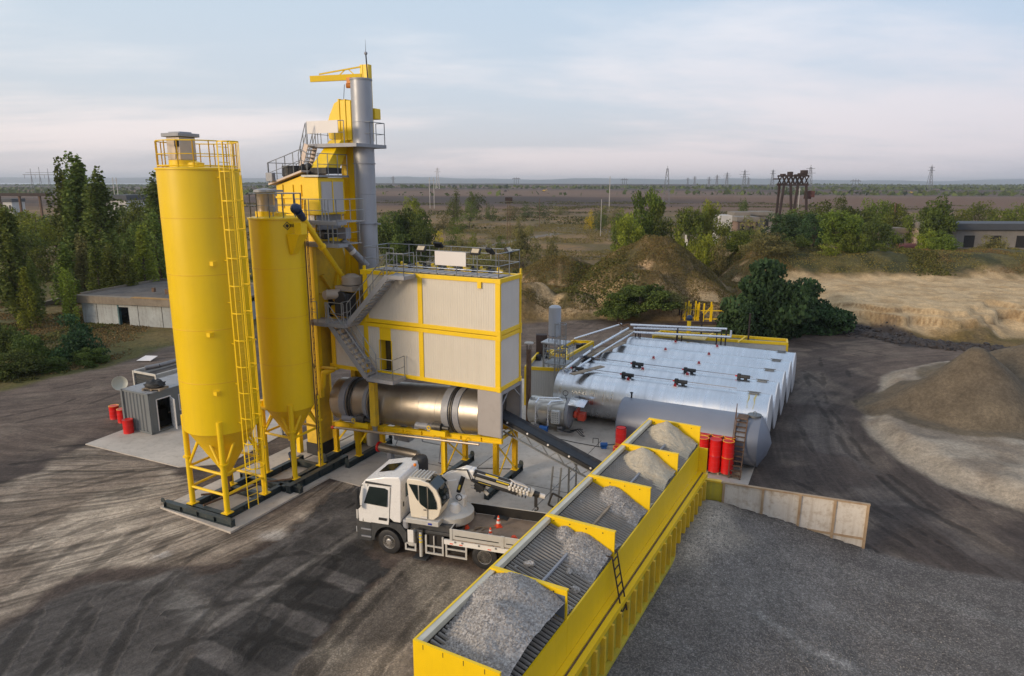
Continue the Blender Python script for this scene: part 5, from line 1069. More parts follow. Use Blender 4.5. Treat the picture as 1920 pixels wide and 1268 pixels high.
MB().tube((0, 0, 0.1), (0, 0, 4.3), 0.16, 12).build('column', YEL, t); MB().ball((0, 0, 4.5), 0.26).build('actuator', BLUE, t)
t = open_frame('pump_container', 'white ribbed yellow-framed container just right of the filter house', [G(985, 690, 2.7), G(1061, 694, 2.7), G(1062, 655, 2.7), G(1010, 662, 2.7)], 2.7, GRATE)
o0 = Vector(t.location); b = MB()
for px, py in ((1010, 672), (1025, 668)): q = Vector((*G(px, py, 2.6), 2.5))-o0; b.tube(q, q+Vector((0, 0, 0.35)), 0.2, 10)
b.build('pump', BLK, t)
q = Vector((*G(1015, 664, 2.6), 2.5))-o0; MB().box(q.x-.4, q.x+.4, q.y-.3, q.y+.3, q.z, q.z+1.6).build('cage', RUSTD, t)
q = Vector((*G(985, 690, 2.7), 2.7))-o0
t = open_frame('pump_container', 'open yellow railing frame between lattice tower and planks', [G(1030, 665, 2.7), G(1075, 640, 2.7), G(1112, 642, 2.7), G(1065, 668, 2.7)], 2.7, GRATE)
o0 = Vector(t.location); b = MB()
for px, py in ((1085, 650), (1095, 649), (1060, 655)): q = Vector((*G(px, py, 2.6), 2.5))-o0; b.tube(q, q+Vector((0, 0, 0.3)), 0.22, 10)
b.build('pump', BLK, t)

# ---- expansion tank on lattice tower
ex, ey = 2.9, 45.4
t = thing('expansion_tank', 'upright grey cylinder tank standing on a lattice tower by the silver tanks', 'tank', (ex, ey, 0), TA)
MB().lathe([(0.001, 7.02), (0.28, 6.96), (0.42, 6.85), (0.42, 4.95), (0.3, 4.85), (0.001, 4.83)], n=28).build('cylinder', mat('light_grey_paint', (0.36, 0.37, 0.40), 0.4, 0.1, 0.05, 1), t)
b = MB()
for x, y in ((-.3, -.3), (.3, -.3), (.3, .3), (-.3, .3)): b.tube((x, y, 4.5), (x*0.9, y*0.9, 4.95), 0.03, 6)
b.build('stand_leg', GRAYP, t)
t = thing('lattice_tower', 'grey lattice stair tower with caged ladder under the upright grey tank', 'lattice tower', (ex, ey, 0), TA)
MB().box(-0.75, 0.95, -0.6, 0.6, 4.42, 4.5).build('top_platform', mat('pale_platform', (0.45, 0.46, 0.48), 0.5, 0.2, 0.1, 2), t, smooth=False)
C4 = [(-0.6, -0.5), (0.6, -0.5), (0.6, 0.5), (-0.6, 0.5)]
b = MB()
for x, y in C4: b.bar((x, y, 0.1), (x, y, 4.42), 0.06)
b.build('post', GALV, t, smooth=False)
b = MB(); zs_ = (0.1, 1.5, 2.95, 4.4)
for k in range(3):
    for i in range(4):
        (x0, y0), (x1, y1) = C4[i], C4[(i+1) % 4]; b.bar((x0, y0, zs_[k]), (x1, y1, zs_[k+1]), 0.03); b.bar((x1, y1, zs_[k]), (x0, y0, zs_[k+1]), 0.03); b.bar((x0, y0, zs_[k+1]-0.05), (x1, y1, zs_[k+1]-0.05), 0.04)
b.build('cross_brace', GALV, t, smooth=False)
b = MB(); ladder_mb(b, 0.75, -1.5, -0.2, 0.1, 6.1, 0.4); cage_mb(b, 0.75, -1.5, -0.2, 1.6, 6.1, 0.36, 0.9)
b.build('caged_ladder', GALV, t)
b = MB(); b.box(0.1, 1.6, -2.0, -0.6, 3.4, 3.46); b.rail([(0.1, -2.0, 3.46), (1.6, -2.0, 3.46), (1.6, -0.6, 3.46)], 1.0, 0.8, 0.02); b.build('side_platform', GALV, t)
# exhaust pipe
t = thing('exhaust_pipe', 'rusty upright exhaust pipe with a round rain cap beside the filter house', 'exhaust pipe', (1.05, 41.0, 0), 0)
MB().tube((0, 0, 0.1), (0, 0, 5.0), 0.16, 16).build('pipe', RUST, t); MB().lathe([(0.30, 5.38), (0.28, 5.44), (0.02, 5.5)], n=20).build('rain_cap', mat('cap_steel', (0.4, 0.36, 0.32), 0.5, 0.4, 0.1, 3), t)
b = MB()
for a in range(6): b.tube((0.13*math.cos(a), 0.13*math.sin(a), 5.0), (0.2*math.cos(a), 0.2*math.sin(a), 5.4), 0.012, 5)
b.build('cap_stay', RUSTD, t)
# thermal oil heater
hx, hy = 1.6, 40.9
t = thing('oil_heater', 'horizontal steel thermal oil heater with pipes, cabinet and red burner', 'heater', (hx, hy, 0), math.radians(-20))
MB().lathe([(0.55, -0.45), (0.84, -0.38), (0.86, -0.3), (0.86, 1.95), (0.8, 2.0)], c=(0, 0, 1.15), ax='X', n=40).build('boiler_shell', mat('boiler_steel', (0.52, 0.50, 0.47), 0.36, 0.85, 0.12, 1.5), t)
MB().lathe([(0.8, 1.98), (0.92, 2.0), (0.92, 2.2), (0.7, 2.25), (0.45, 2.4)], c=(0, 0, 1.15), ax='X', n=32).build('burner_flange', GRAYP, t)
for pts in ([(0.2, -0.6, 0.4), (0.2, -0.95, 0.6), (0.2, -0.95, 1.9), (0.3, -0.6, 2.1), (1.5, -0.3, 2.15), (1.7, -0.2, 1.9)], [(1.0, -0.95, 0.5), (1.0, -0.95, 1.85), (1.1, -0.7, 2.0), (1.8, -0.4, 2.05)]): MB().path(pts, 0.055, 8).build('oil_pipe', PIPE, t)
b = MB()
for x in (-0.3, -0.05): b.tube((x, -0.75, 1.5), (x, -0.3, 2.05), 0.02, 6)
for k in range(5): b.tube((-0.3, -0.75+k*0.1, 1.5+k*0.13), (-0.05, -0.75+k*0.1, 1.5+k*0.13), 0.015, 5)
b.build('small_ladder', GALV, t)
MB().box(1.25, 1.75, -1.15, -0.85, 0.75, 1.55).build('control_cabinet', mat('cabinet_paint', (0.5, 0.5, 0.49), 0.45, 0, 0.04, 1), t, smooth=False, bevel=0.015)
b = MB()
for i in range(4):
    for k in range(5): b.tube((1.33+i*0.11, -1.15, 0.85+k*0.14), (1.33+i*0.11, -1.165, 0.85+k*0.14), 0.025, 8)
b.build('cabinet_button', DGRN, t)
b = MB(); b.add([(2.2, -0.85, 1.95), (3.2, -0.85, 1.9), (3.25, 0.0, 2.1), (3.2, 0.6, 1.9), (2.2, 0.6, 2.0), (2.2, 0, 2.2)], [(0, 1, 2, 5), (5, 2, 3, 4)]); o = b.build('burner_hood', PIPE, t); sm_ = o.modifiers.new('s', 'SOLIDIFY'); sm_.thickness = 0.03
b = MB(); b.box(2.7, 3.15, -0.4, 0.15, 0.85, 1.3); b.tube((2.4, -0.1, 1.1), (2.7, -0.1, 1.1), 0.2, 14); b.box(2.55, 2.7, -0.6, 0.3, 1.1, 1.5); b.build('burner', mat('burner_red', (0.55, 0.06, 0.03), 0.45, 0, 0.15, 3), t, bevel=0.03)
b = MB(); b.tube((0.55, -1.15, 0.35), (1.05, -1.15, 0.35), 0.19, 14); b.box(0.65, 0.95, -1.25, -1.05, 0.05, 0.25); b.build('pump_motor', mat('bright_blue_motor', (0.01, 0.10, 0.35), 0.4, 0, 0.1, 4), t)
b = MB()
for s_ in range(4):
    pts = [Vector((1.6+s_*0.1, -0.9-0.05*s_, 0.35)) + Vector((a*0.35, -0.25*math.sin(a*1.2+s_), 0.25*math.sin(a*2+s_)*0.4)) for a in np.linspace(0, 4.4, 12)]
    for p, q in zip(pts[:-1], pts[1:]): b.tube(p, q, 0.025, 6)
b.path([(1.2, -1.6, 0.08), (3, -2.0, 0.08), (4.8, -2.2, 0.08)], 0.02, 5)
b.build('hose', BLK, t)
b = MB(); b.hoop((1.9, -0.3, 2.5), 0.16, 0.02, ax='Y', n=12); b.path([(2.0, -0.2, 1.9), (1.9, -0.3, 2.35)], 0.02, 6); b.build('loop_cable', BLK, t)
b = MB(); b.box(0, 0.3, -0.6, 0.6, 0.05, 0.4); b.box(1.5, 1.8, -0.6, 0.6, 0.05, 0.4); b.build('foot', GRAYP, t)
t = thing('blue_pump', 'small blue pump on the concrete beside the cold feed bins', 'pump', (*G(1132, 842), 0.05), 0)
MB().box(-0.15, 0.15, -0.12, 0.12, 0, 0.12).tube((-0.2, 0, 0.22), (0.2, 0, 0.22), 0.13, 12).build('pump_body', mat('bright_blue_motor', (0.01, 0.10, 0.35), 0.4, 0, 0.1, 4), t)
MB().path([(-0.3, 0.2, 0), (-0.3, 0.2, 0.5), (-0.6, 0.3, 0.5), (-0.6, 0.3, 0.2)], 0.02, 6).path([(0.2, 0, 0.2), (1.0, 0.2, 0.15), (1.3, 0.2, 0.1)], 0.03, 6).build('hose', BLK, t)
# ================================================================ COLD FEED BINS
BA = math.atan2(BL[1], BL[0])                 # local x along the row, local y = left (away); use y negative for width
PIT = 3.49; WD = 2.25; ZT = 4.7; ZR = 3.88
blabels = ['cold feed bin nearest the camera with a tall heap of grey gravel', 'second cold feed bin from the camera, its grey grate mostly bare', 'middle cold feed bin, gravel banked along its far divider', 'fourth cold feed bin, with a pale sand cone on its grate', 'farthest cold feed bin, sand heaped against the end plate']
bin0 = None
def surf_z(y): return ZT-0.18 + (ZR-0.04-(ZT-0.18))*(y/WD)
for i in range(5):
    t = thing('feed_bin', blabels[i], 'feed bin', bin_w(i*PIT, 0), BA, 'cold feed bins in a row')
    b = MB(); b.box(0, PIT, 0.0, 0.06, 0.6, ZT); b.build('left_wall', YEL, t, smooth=False)
    b = MB(); b.add([(0, -0.002, ZT-0.01), (PIT, -0.002, ZT-0.01), (PIT, -0.13, ZT-0.04), (0, -0.13, ZT-0.04), (0, -0.13, ZT-0.2), (PIT, -0.13, ZT-0.2)], [(0, 1, 2, 3), (3, 2, 5, 4)]); b.build('worn_edge', YCREAM, t, smooth=False)
    # right wall plate down to the flange
    b = MB(); b.box(0.004, PIT-0.004, -WD-0.05, -WD, 2.72, ZR); b.build('right_wall', YEL, t, smooth=False)
    # divider plate at the near end of each bin (+ last one at far end)
    ends = [0.0] + ([PIT] if i == 4 else [])
    for xx in ends:
        d = MB(); zb0 = 0.3 if (i == 0 and xx == 0) else None
        poly = [(0.0, ZT), (-WD-0.03, ZT), (-WD-0.03, ZR-0.1 if zb0 is None else zb0), (0.0, surf_z(0)-0.3 if zb0 is None else zb0)]
        d.prism([(p[0], p[1]) for p in poly], 'X', xx-0.03, xx+0.03); o = d.build('divider_plate', YEL, t, smooth=False)
        d = MB(); d.box(xx-0.06, xx+0.07, -WD-0.04, 0.03, ZT-0.02, ZT+0.04) if not (i == 0 and xx == 0) else d.box(xx-0.03, xx+0.04, -WD-0.03, 0.02, ZT, ZT+0.02)
        d.build('top_flange', YEL, t, smooth=False)
        d = MB()
        for k in range(4): y = -0.25-k*0.55; d.tube((xx-0.045, y, ZT-0.10), (xx-0.03, y, ZT-0.10), 0.02, 6) if not(i == 0 and xx == 0) else d.box(xx-0.036, xx-0.03, y-0.008, y+0.008, ZT-0.14, ZT-0.02)
        d.build('bolt', RUSTD, t, smooth=False)
    if i == 1:
        d = MB(); d.prism([(-0.08, ZT-0.14), (-WD+0.02, ZT-0.14), (-WD+0.02, ZR), (-0.08, surf_z(0))], 'X', -0.04, -0.032); d.build('grey_liner', BINGREY, t, smooth=False)
    # grate of bars running across, sloping to the right
    g = MB(); n = 24 if i else 22
    for k in range(n):
        x = 0.1+(PIT-0.2)*k/(n-1); rr = 0.045 if i else 0.05
        g.tube((x, -0.16, surf_z(0.16)), (x, -WD+0.02, surf_z(WD-0.02)), rr, 6)
    g.build('grate', GRBAR, t)
    g = MB(); g.bar((0.05, -WD*0.53, surf_z(WD*0.53)+0.06), (PIT-0.05, -WD*0.53, surf_z(WD*0.53)+0.06), 0.07, 0.07); g.build('grate_beam', GRAYP if i != 2 else WOOD, t, smooth=False)
    MB().add([(0.03, -0.02, surf_z(0)-0.16), (PIT-0.03, -0.02, surf_z(0)-0.16), (PIT-0.03, -WD+.01, surf_z(WD)-0.16), (0.03, -WD+.01, surf_z(WD)-0.16)], [(0, 1, 2, 3)]).build('hopper_bottom', mat('dusty_hopper_steel', (0.06, 0.06, 0.062), 0.8, 0.1, 0.3, 1.5, dirt=0.4), t, smooth=False)
    if i == 0: MB().box(0.05, 0.2, -WD-0.07, -WD-0.05, 2.75, ZR).build('wall_batten', YELD, t, smooth=False)
# outer loading-side wall: flange, rusty joint and ribbed skirt
t = thing('loading_wall', 'long yellow ribbed wall along the gravel side of the feed bins', 'retaining wall', bin_w(0, WD), BA)
Lw = PIT*5
MB().box(-3.0, Lw, -0.24, -0.055, 2.62, 2.72).build('top_flange', YEL, t, smooth=False)
MB().box(-3.0, Lw, -0.29, -0.245, 2.58, 2.66).build('rusty_joint', RUST, t, smooth=False)
MB().box(-3.0, Lw+0.1, -0.46, -0.295, 2.45, 2.64).build('outer_rail', YEL, t, smooth=False)
MB().box(-3.0, Lw+0.1, -0.40, -0.34, 0.6, 2.45).build('skirt_plate', YELG, t, smooth=False)
b = MB(); x = -2.8
while x < Lw: b.box(x-0.05, x+0.05, -0.54, -0.40, 0.6, 2.45); x += 0.66
b.build('wall_rib', YELD, t, smooth=False)
MB().box(-3.0, Lw, -0.56, -0.41, 1.16, 1.28).build('lower_rail', YELG, t, smooth=False)
MB().box(Lw, Lw+0.06, -0.4, 0.0, 2.66, ZR-0.1).build('end_cap', YEL, t, smooth=False)
b = MB(); b.bar((-3, 0, 2.7), (0, 0, 2.7), 0.1, 0.1); b.box(-3.0, 0, -0.05, 0, 0.3, 2.72); b.build('wall_extension', YEL, t, smooth=False)
# under structure: legs of the row
t = thing('bin_stand', 'steel legs and belt frame standing beneath the cold feed bins', 'steel frame', bin_w(0, 0), BA)
for i in range(6):
    for y in (-0.12, -WD+0.2): MB().box(i*PIT-0.1+(0.12 if i == 0 else 0), i*PIT+0.1+(0.12 if i == 0 else 0), y-0.1, y+0.1, 0.02, 3.2).build('leg', YEL, t, smooth=False)
MB().box(0, Lw, -1.5, -0.8, 0.9, 1.1).build('collecting_belt', DENIM, t, smooth=False)
# black ladder hooked on the right wall
t = thing('hooked_ladder', 'short black ladder hooked over the right wall of the bins', 'ladder', bin_w(PIT*2.05, WD), BA)
b = MB()
for s in (-0.2, 0.2):
    b.bar((s-0.35, -0.10, ZR+0.22), (s-0.35, -0.5, 2.2), 0.035, 0.035); b.bar((s-0.35, -0.10, ZR+0.22), (s-0.35, 0.25, ZR+0.16), 0.035)
b.build('side_rail', RUSTD, t, smooth=False)
b = MB()
for k in range(7): f_ = (k+0.5)/7; b.bar((-0.55, -0.10-0.4*f_, ZR+0.2-(ZR+0.2-2.2)*f_), (-0.15, -0.10-0.4*f_, ZR+0.2-(ZR+0.2-2.2)*f_), 0.03)
b.build('rung', RUSTD, t, smooth=False)

# heaps in the bins: granular mounds built over the grate
def gmat(name, c0, c1, sc):
    m = bpy.data.materials.new(name); m.use_nodes = True; t = m.node_tree; b = t.nodes['Principled BSDF']
    tcn = N(t, 'ShaderNodeTexCoord'); v = N(t, 'ShaderNodeTexVoronoi'); v.inputs['Scale'].default_value = sc; t.links.new(tcn.outputs['Object'], v.inputs['Vector'])
    s = N(t, 'ShaderNodeSeparateColor'); t.links.new(v.outputs['Color'], s.inputs[0])
    n = NOISE(t, tcn.outputs['Object'], 2.0, 5, 0.6)
    c = MIX(t, M(t, 'POWER', s.outputs[0], 1.3), c0, c1); c = MIX(t, RAMP(t, n, [(0.35, 0.0), (0.7, 0.5)]).outputs[0], c, tuple(x*0.8 for x in c1))
    t.links.new(c, b.inputs['Base Color']); b.inputs['Roughness'].default_value = 0.9; b.inputs['Specular IOR Level'].default_value = 0.2
    bp = N(t, 'ShaderNodeBump'); bp.inputs['Strength'].default_value = 0.8; bp.inputs['Distance'].default_value = 0.03
    t.links.new(s.outputs[1], bp.inputs['Height']); t.links.new(bp.outputs[0], b.inputs['Normal']); return m
GRAV = gmat('grey_gravel', (0.22, 0.20, 0.185), (0.52, 0.48, 0.445), 24)
SAND = gmat('pale_sand', (0.44, 0.375, 0.28), (0.56, 0.485, 0.37), 30)
def heap(i, label, peaks, m, cat='heap', base=0.06, rough=0.05, sand=False, name='gravel_heap', inset=0.03):
    nx_, ny_ = 110, 76
    xs = np.linspace(inset, PIT-inset, nx_); ys = np.linspace(0.04, WD-0.01, ny_); XX, YY = np.meshgrid(xs, ys)
    s = ZT-0.18 + (ZR-0.04-(ZT-0.18))*(YY/WD)
    Z = np.full(XX.shape, -9.0)
    for (px, py, pz, sl, ex) in peaks:
        d = np.hypot((XX-px)*ex, YY-py)+0.10*(fbm(XX+i*7, YY, 1.5, 3, 7+i)-0.5)*2
        Z = np.maximum(Z, pz - sl*np.sqrt(d*d+0.02))
    Z += rough*(fbm(XX+3*i, YY, 3.0, 4, 17+i)-0.5)*2 
    Z += (0.02*np.sin(YY*0+XX*2*PI/0.117))*(np.abs(Z-s) < 0.2)
    keep = Z > s-0.02
    idx = -np.ones(XX.shape, int); b = MB(); 
    cell = keep[:-1, :-1] & keep[1:, :-1] & keep[:-1, 1:] & keep[1:, 1:]
    use = np.zeros(XX.shape, bool); use[:-1, :-1] |= cell; use[1:, :-1] |= cell; use[:-1, 1:] |= cell; use[1:, 1:] |= cell
    jj, ii_ = np.nonzero(use); idx[jj, ii_] = np.arange(len(jj))
    b.v = [(float(XX[j, k]), float(-YY[j, k]), float(Z[j, k])) for j, k in zip(jj, ii_)]
    b.f = [(idx[j, k], idx[j+1, k], idx[j+1, k+1], idx[j, k+1]) for j, k in zip(*np.nonzero(cell))]
    b.f = [tuple(int(x) for x in f) for f in b.f]
    if len(b.f):
        ns = 5200 if i == 0 else (2200 if not sand else 500); pick = rng.integers(0, len(b.v), ns)
        for k in pick:
            px_, py_, pz_ = b.v[int(k)]; s_ = rng.uniform(0.014, 0.034)*(0.7 if sand else 1); px_ += rng.normal()*0.012; py_ += rng.normal()*0.012
            if not (0.05 < px_ < PIT-0.05 and -WD+0.03 < py_ < -0.16): continue
            q_ = s_*rng.uniform(0.6, 1.3, 6); o_ = len(b.v)
            b.v += [(px_+q_[0], py_, pz_), (px_-q_[1], py_+q_[2]*0.3, pz_), (px_, py_+q_[2], pz_), (px_+q_[3]*0.2, py_-q_[3], pz_), (px_, py_, pz_+q_[4])]
            b.f += [(o_, o_+2, o_+4), (o_+2, o_+1, o_+4), (o_+1, o_+3, o_+4), (o_+3, o_, o_+4)]
    o = b.build(name, m, None); o.data.set_sharp_from_angle(angle=math.radians(60))
    o.location = bin_w(i*PIT, 0); o.rotation_euler = (0, 0, BA); tag(o, label, 'heap', 'heaps in the feed bins'); return o
heap(0, 'tall heap of grey gravel filling the nearest feed bin', [(2.8, 0.95, 5.08, 0.50, 0.85), (1.75, 1.2, 5.0, 0.46, 0.9), (0.8, 1.45, 4.7, 0.45, 1.0)], GRAV, rough=0.05)
heap(1, 'grey gravel bank along the right edge of the second bin', [(3.3, 1.3, 4.55, 0.55, 0.6), (2.6, 2.0, 4.15, 0.5, 0.6), (0.3, 2.2, 4.05, 0.5, 1.3), (3.3, 0.7, 4.6, 0.7, 0.9)], GRAV)
heap(2, 'grey gravel slide against the divider of the middle bin', [(3.3, 1.0, 4.62, 0.6, 0.7), (2.7, 1.9, 4.2, 0.55, 0.7), (0.35, 2.15, 4.1, 0.6, 1.0)], GRAV)
heap(3, 'pale sand cone leaning on the divider of the fourth bin', [(3.1, 0.95, 4.95, 0.72, 0.95), (2.6, 1.75, 4.3, 0.5, 0.8), (0.25, 2.15, 4.05, 0.5, 1.0)], SAND, name='sand_heap', rough=0.07, sand=True)
heap(4, 'pale sand cone against the far end plate of the last bin', [(2.9, 0.9, 5.0, 0.75, 0.95), (2.4, 1.75, 4.3, 0.5, 0.8), (0.25, 2.15, 4.05, 0.5, 1.0)], SAND, name='sand_heap', rough=0.07, sand=True)
# loose stones on the grates
for k, (i, x, y, s) in enumerate([(1, 1.1, 0.6, 0.13), (1, 1.75, 1.55, 0.1), (1, 1.2, 2.0, 0.12), (1, 0.75, 0.35, 0.05), (2, 1.9, 0.35, 0.05), (1, 2.5, 0.3, 0.04), (2, 0.5, 0.9, 0.05)]):
    b = MB().ball((0, 0, 0), s, 9, 6, (1.3, 0.8, 0.7))
    for q_ in range(len(b.v)): v_ = b.v[q_]; r_ = 1+0.45*(rng.random()-0.5); b.v[q_] = (v_[0]*r_, v_[1]*r_, v_[2]*r_)
    o = b.build('loose_stone', GRAV, None, smooth=False); q = bin_w(i*PIT+x, y, surf_z(y)+s*0.55); o.location = q; o.rotation_euler = (0, 0, k*1.3)
    tag(o, ['large loose stone left of the centre beam on the second bin grate', 'loose stone right of the centre beam on the second bin grate', 'loose stone near the right wall on the second bin grate', 'small stone at the near left of the second bin grate', 'small stone high on the left of the middle bin grate', 'tiny stone near the left edge on the second bin grate', 'small stone near the near divider of the middle bin grate'][k], 'stone', 'loose stones on the grates')

# ================================================================ CREAM RETAINING WALL
Lc = math.hypot(WALL_B[0]-WALL_A[0], WALL_B[1]-WALL_A[1]); CA = math.atan2(WALL_B[1]-WALL_A[1], WALL_B[0]-WALL_A[0])
t = thing('retaining_wall', 'stained cream steel wall with rusty ribs holding back the gravel ramp', 'retaining wall', (*WALL_A, 0), CA)
ZW = 2.12
MB().box(-0.1, 1.1, -0.02, 0.03, 0.4, ZW-0.02).build('yellow_panel', YELG, t, smooth=False)
MB().box(1.12, Lc, -0.02, 0.03, 0.0, ZW-0.02).build('cream_panel', CWALL, t, smooth=False)
MB().box(1.0, Lc+0.02, -0.09, 0.05, ZW-0.02, ZW+0.04).build('top_rail', CRIB, t, smooth=False)
MB().box(-0.3, 1.0, -0.1, 0.12, ZW-0.02, ZW+0.06).build('top_rail', YELD, t, smooth=False)
for x in (1.12, 2.75, 4.25, 5.6, Lc-0.05): MB().box(x-0.05, x+0.05, -0.1, -0.02, 0, ZW-0.02).build('rib', CRIB, t, smooth=False)
MB().box(1.16, Lc-0.1, -0.09, -0.02, 0.55, 0.62).build('lower_rib', CRIB, t, smooth=False); MB().box(0, 1.08, -0.09, -0.02, 0.62, 0.72).build('lower_rib', YELG, t, smooth=False)

# ================================================================ INCLINED CONVEYOR
t = thing('inclined_conveyor', 'slanting truss conveyor with a dark belt running into the grey hood', 'conveyor', W(0, 0), PA)
p0 = Vector((-0.55, 1.15, 3.72)); p1 = Vector((7.3, 1.15, 0.95)); d = (p1-p0)
b = MB(); b.bar(p0, p1, 0.72, 0.04); b.add([tuple(p0+Vector((0, s*0.36, 0.02))) for s in (1, -1)]+[tuple(p0+Vector((0, s*0.48, 0.12))) for s in (1, -1)]+[tuple(p1+Vector((0, s*0.36, 0.02))) for s in (1, -1)]+[tuple(p1+Vector((0, s*0.48, 0.12))) for s in (1, -1)], [(0, 2, 6, 4), (1, 5, 7, 3)]); b.build('belt', DENIM, t, smooth=False)
b = MB(); b.bar(p0+Vector((0, -0.5, 0.0)), p1+Vector((0, -0.5, 0.0)), 0.05, 0.18); b.bar(p0+Vector((0, 0.5, 0.0)), p1+Vector((0, 0.5, 0.0)), 0.05, 0.18); b.build('side_plate', BLK, t, smooth=False)
for k in range(7):
    c = p0+d*(k+0.6)/7.2; MB().tube(c+Vector((0, -0.56, 0.05)), c+Vector((0, -0.53, 0.05)), 0.05, 10).build('roller_end', SIGNW, t)
b = MB(); nlow = Vector((0, 0, -0.55))
for y in (-0.48, 0.48):
    o_ = Vector((0, y, 0)); b.bar(p0+o_+Vector((0, 0, -0.12)), p1+o_+Vector((0, 0, -0.12)), 0.06); b.bar(p0+o_+nlow+d*0.05, p1+o_+nlow, 0.07)
    for k in range(9):
        f0, f1 = 0.05+k*0.105, 0.05+(k+0.5)*0.105; b.bar(p0+d*f0+o_+nlow, p0+d*f1+o_+Vector((0, 0, -0.12)), 0.04); b.bar(p0+d*f1+o_+Vector((0, 0, -0.12)), p0+d*(f0+0.105)+o_+nlow, 0.04)
b.build('truss', GALV, t, smooth=False)
for f_, zt in ((0.50, 0),):
    c = p0+d*f_; b = MB()
    for y in (-0.5, 0.5): b.tube(c+Vector((0.0, y, -0.5)), (c.x, y+1.15, 0.06), 0.05, 8)
    for z in (0.5, 1.1): b.tube((c.x, 0.65, z), (c.x, 1.65, z), 0.03, 6)
    b.build('support_leg', GALV, t)
b = MB(); c = p0+d*0.62
for dx in (-0.0, 0.42): b.tube((c.x-1.6+dx, -0.1, 0.06), (c.x-1.6+dx, 0.25, 1.9), 0.045, 8)
for z in (0.5, 0.95, 1.4): b.tube((c.x-1.6, -0.02+z*0.15, z), (c.x-1.18, -0.02+z*0.15, z), 0.025, 6)
b.build('support_leg', GALV, t)

# ================================================================ DRUMS AND PALLETS
def make_drum(label, lid, group, loc, z=0.0, red=RED):
    t = thing('oil_drum', label, 'drum', (loc[0], loc[1], z), rng.random()*6, group)
    R = 0.292; H = 0.88
    prof = [(R*0.97, 0.0), (R+0.006, 0.015), (R, 0.03), (R, H*0.32), (R+0.014, H*0.335), (R, H*0.35), (R, H*0.65), (R+0.014, H*0.665), (R, H*0.68), (R, H-0.04), (R+0.008, H-0.015), (R*0.98, H)]
    MB().lathe(prof, n=28).build('drum_body', red, t)
    MB().lathe([(R-0.01, H-0.005), (R+0.012, H-0.004), (R+0.012, H+0.012), (R-0.02, H+0.012), (R-0.03, H-0.01), (0.001, H-0.01)], n=28).build('lid', lid, t)
    return t
def pallet(loc, rz, label, grp):
    t = thing('pallet', label, 'pallet', loc, rz, grp)
    b = MB()
    for k in range(5): b.box(-0.6, 0.6, -0.4+k*0.18-0.03, -0.4+k*0.18+0.1, 0.1, 0.125)
    b.build('deck_board', WOOD, t, smooth=False); b = MB()
    for x in (-0.55, 0, 0.55): b.box(x-0.05, x+0.05, -0.42, 0.44, 0.0, 0.1)
    b.build('stringer', WOOD, t, smooth=False); return t
# six columns of two drums at the end of the bins
orgd = G(1300, 884); rows = []
du = (math.cos(math.radians(-23)), math.sin(math.radians(-23))); dv = (math.sin(math.radians(23)), math.cos(math.radians(23)))
names = [['left', 'middle', 'right']]
side = ['bin wall', 'red lidded middle', 'ladder']
pallet((orgd[0]+0.62*du[0]+0.3*dv[0]+0.1, orgd[1]+0.62*du[1]+0.3*dv[1], 0.05), math.radians(-23), 'pallet under the drum stack, beside the bin wall', 'pallets under the red drums')
pallet((orgd[0]+1.6*du[0]+0.3*dv[0]+0.25, orgd[1]+1.6*du[1]+0.3*dv[1], 0.05), math.radians(-23), 'pallet under the drum stack, nearer the brown ladder', 'pallets under the red drums')
for r_ in range(2):
    for c_ in range(3):
        x = orgd[0]+0.12+(0.30+c_*0.64)*du[0]+r_*0.62*dv[0]; y = orgd[1]+0.05+(0.3+c_*0.64)*du[1]+r_*0.62*dv[1]
        for lv in range(2):
            pos = ['beside the bin wall', 'in the middle', 'beside the brown ladder'][c_]
            lab = f"red drum {pos}, {'upper' if lv else 'lower'} layer, {'rear row of the stack' if r_ else 'front row of the stack'}"
            make_drum(lab, (mat('pink_red_lid', (0.55, 0.04, 0.08), 0.4, 0, 0.05, 2) if (c_ == 1 and r_ == 0) else LID), 'red drums stacked in two layers by the blue-grey tank', (x, y), 0.18+lv*0.895)
# label stickers on the front drums
for c_, z in ((0, 0.95), (1, 0.95), (1, 0.12+0.1)):
    x = orgd[0]+0.12+(0.30+c_*0.64)*du[0]; y = orgd[1]+0.05+(0.3+c_*0.64)*du[1]
    MB()
# drums at the back of the bins
q = G(1160, 862); make_drum('open-topped red drum standing on a red drum behind the feed bins', DARK, 'red drums behind the feed bins', (q[0]+.1, q[1]+0.2), 0.94)
make_drum('lower red drum behind the feed bins, carrying the open-topped one', LID, 'red drums behind the feed bins', (q[0]+.1, q[1]+0.2), 0.05)
make_drum('red drum with orange lid just in front of the two-high pair behind the bins', LID, 'red drums behind the feed bins', (q[0]-0.12, q[1]-0.45), 0.05)
# drums by the office
q1 = G(216, 785); make_drum('red drum with yellow lid farthest left beside the office container', LID, 'red drums by the office container', q1)
q2 = G(222, 789); make_drum('red drum with yellow lid touching its neighbour behind the office', LID, 'red drums by the office container', (q2[0]+0.45, q2[1]-0.25))
q3 = G(237, 816); make_drum('red drum with red lid standing alone at the office corner', RED, 'red drums by the office container', (q3[0]+0.0, q3[1]+0.3))

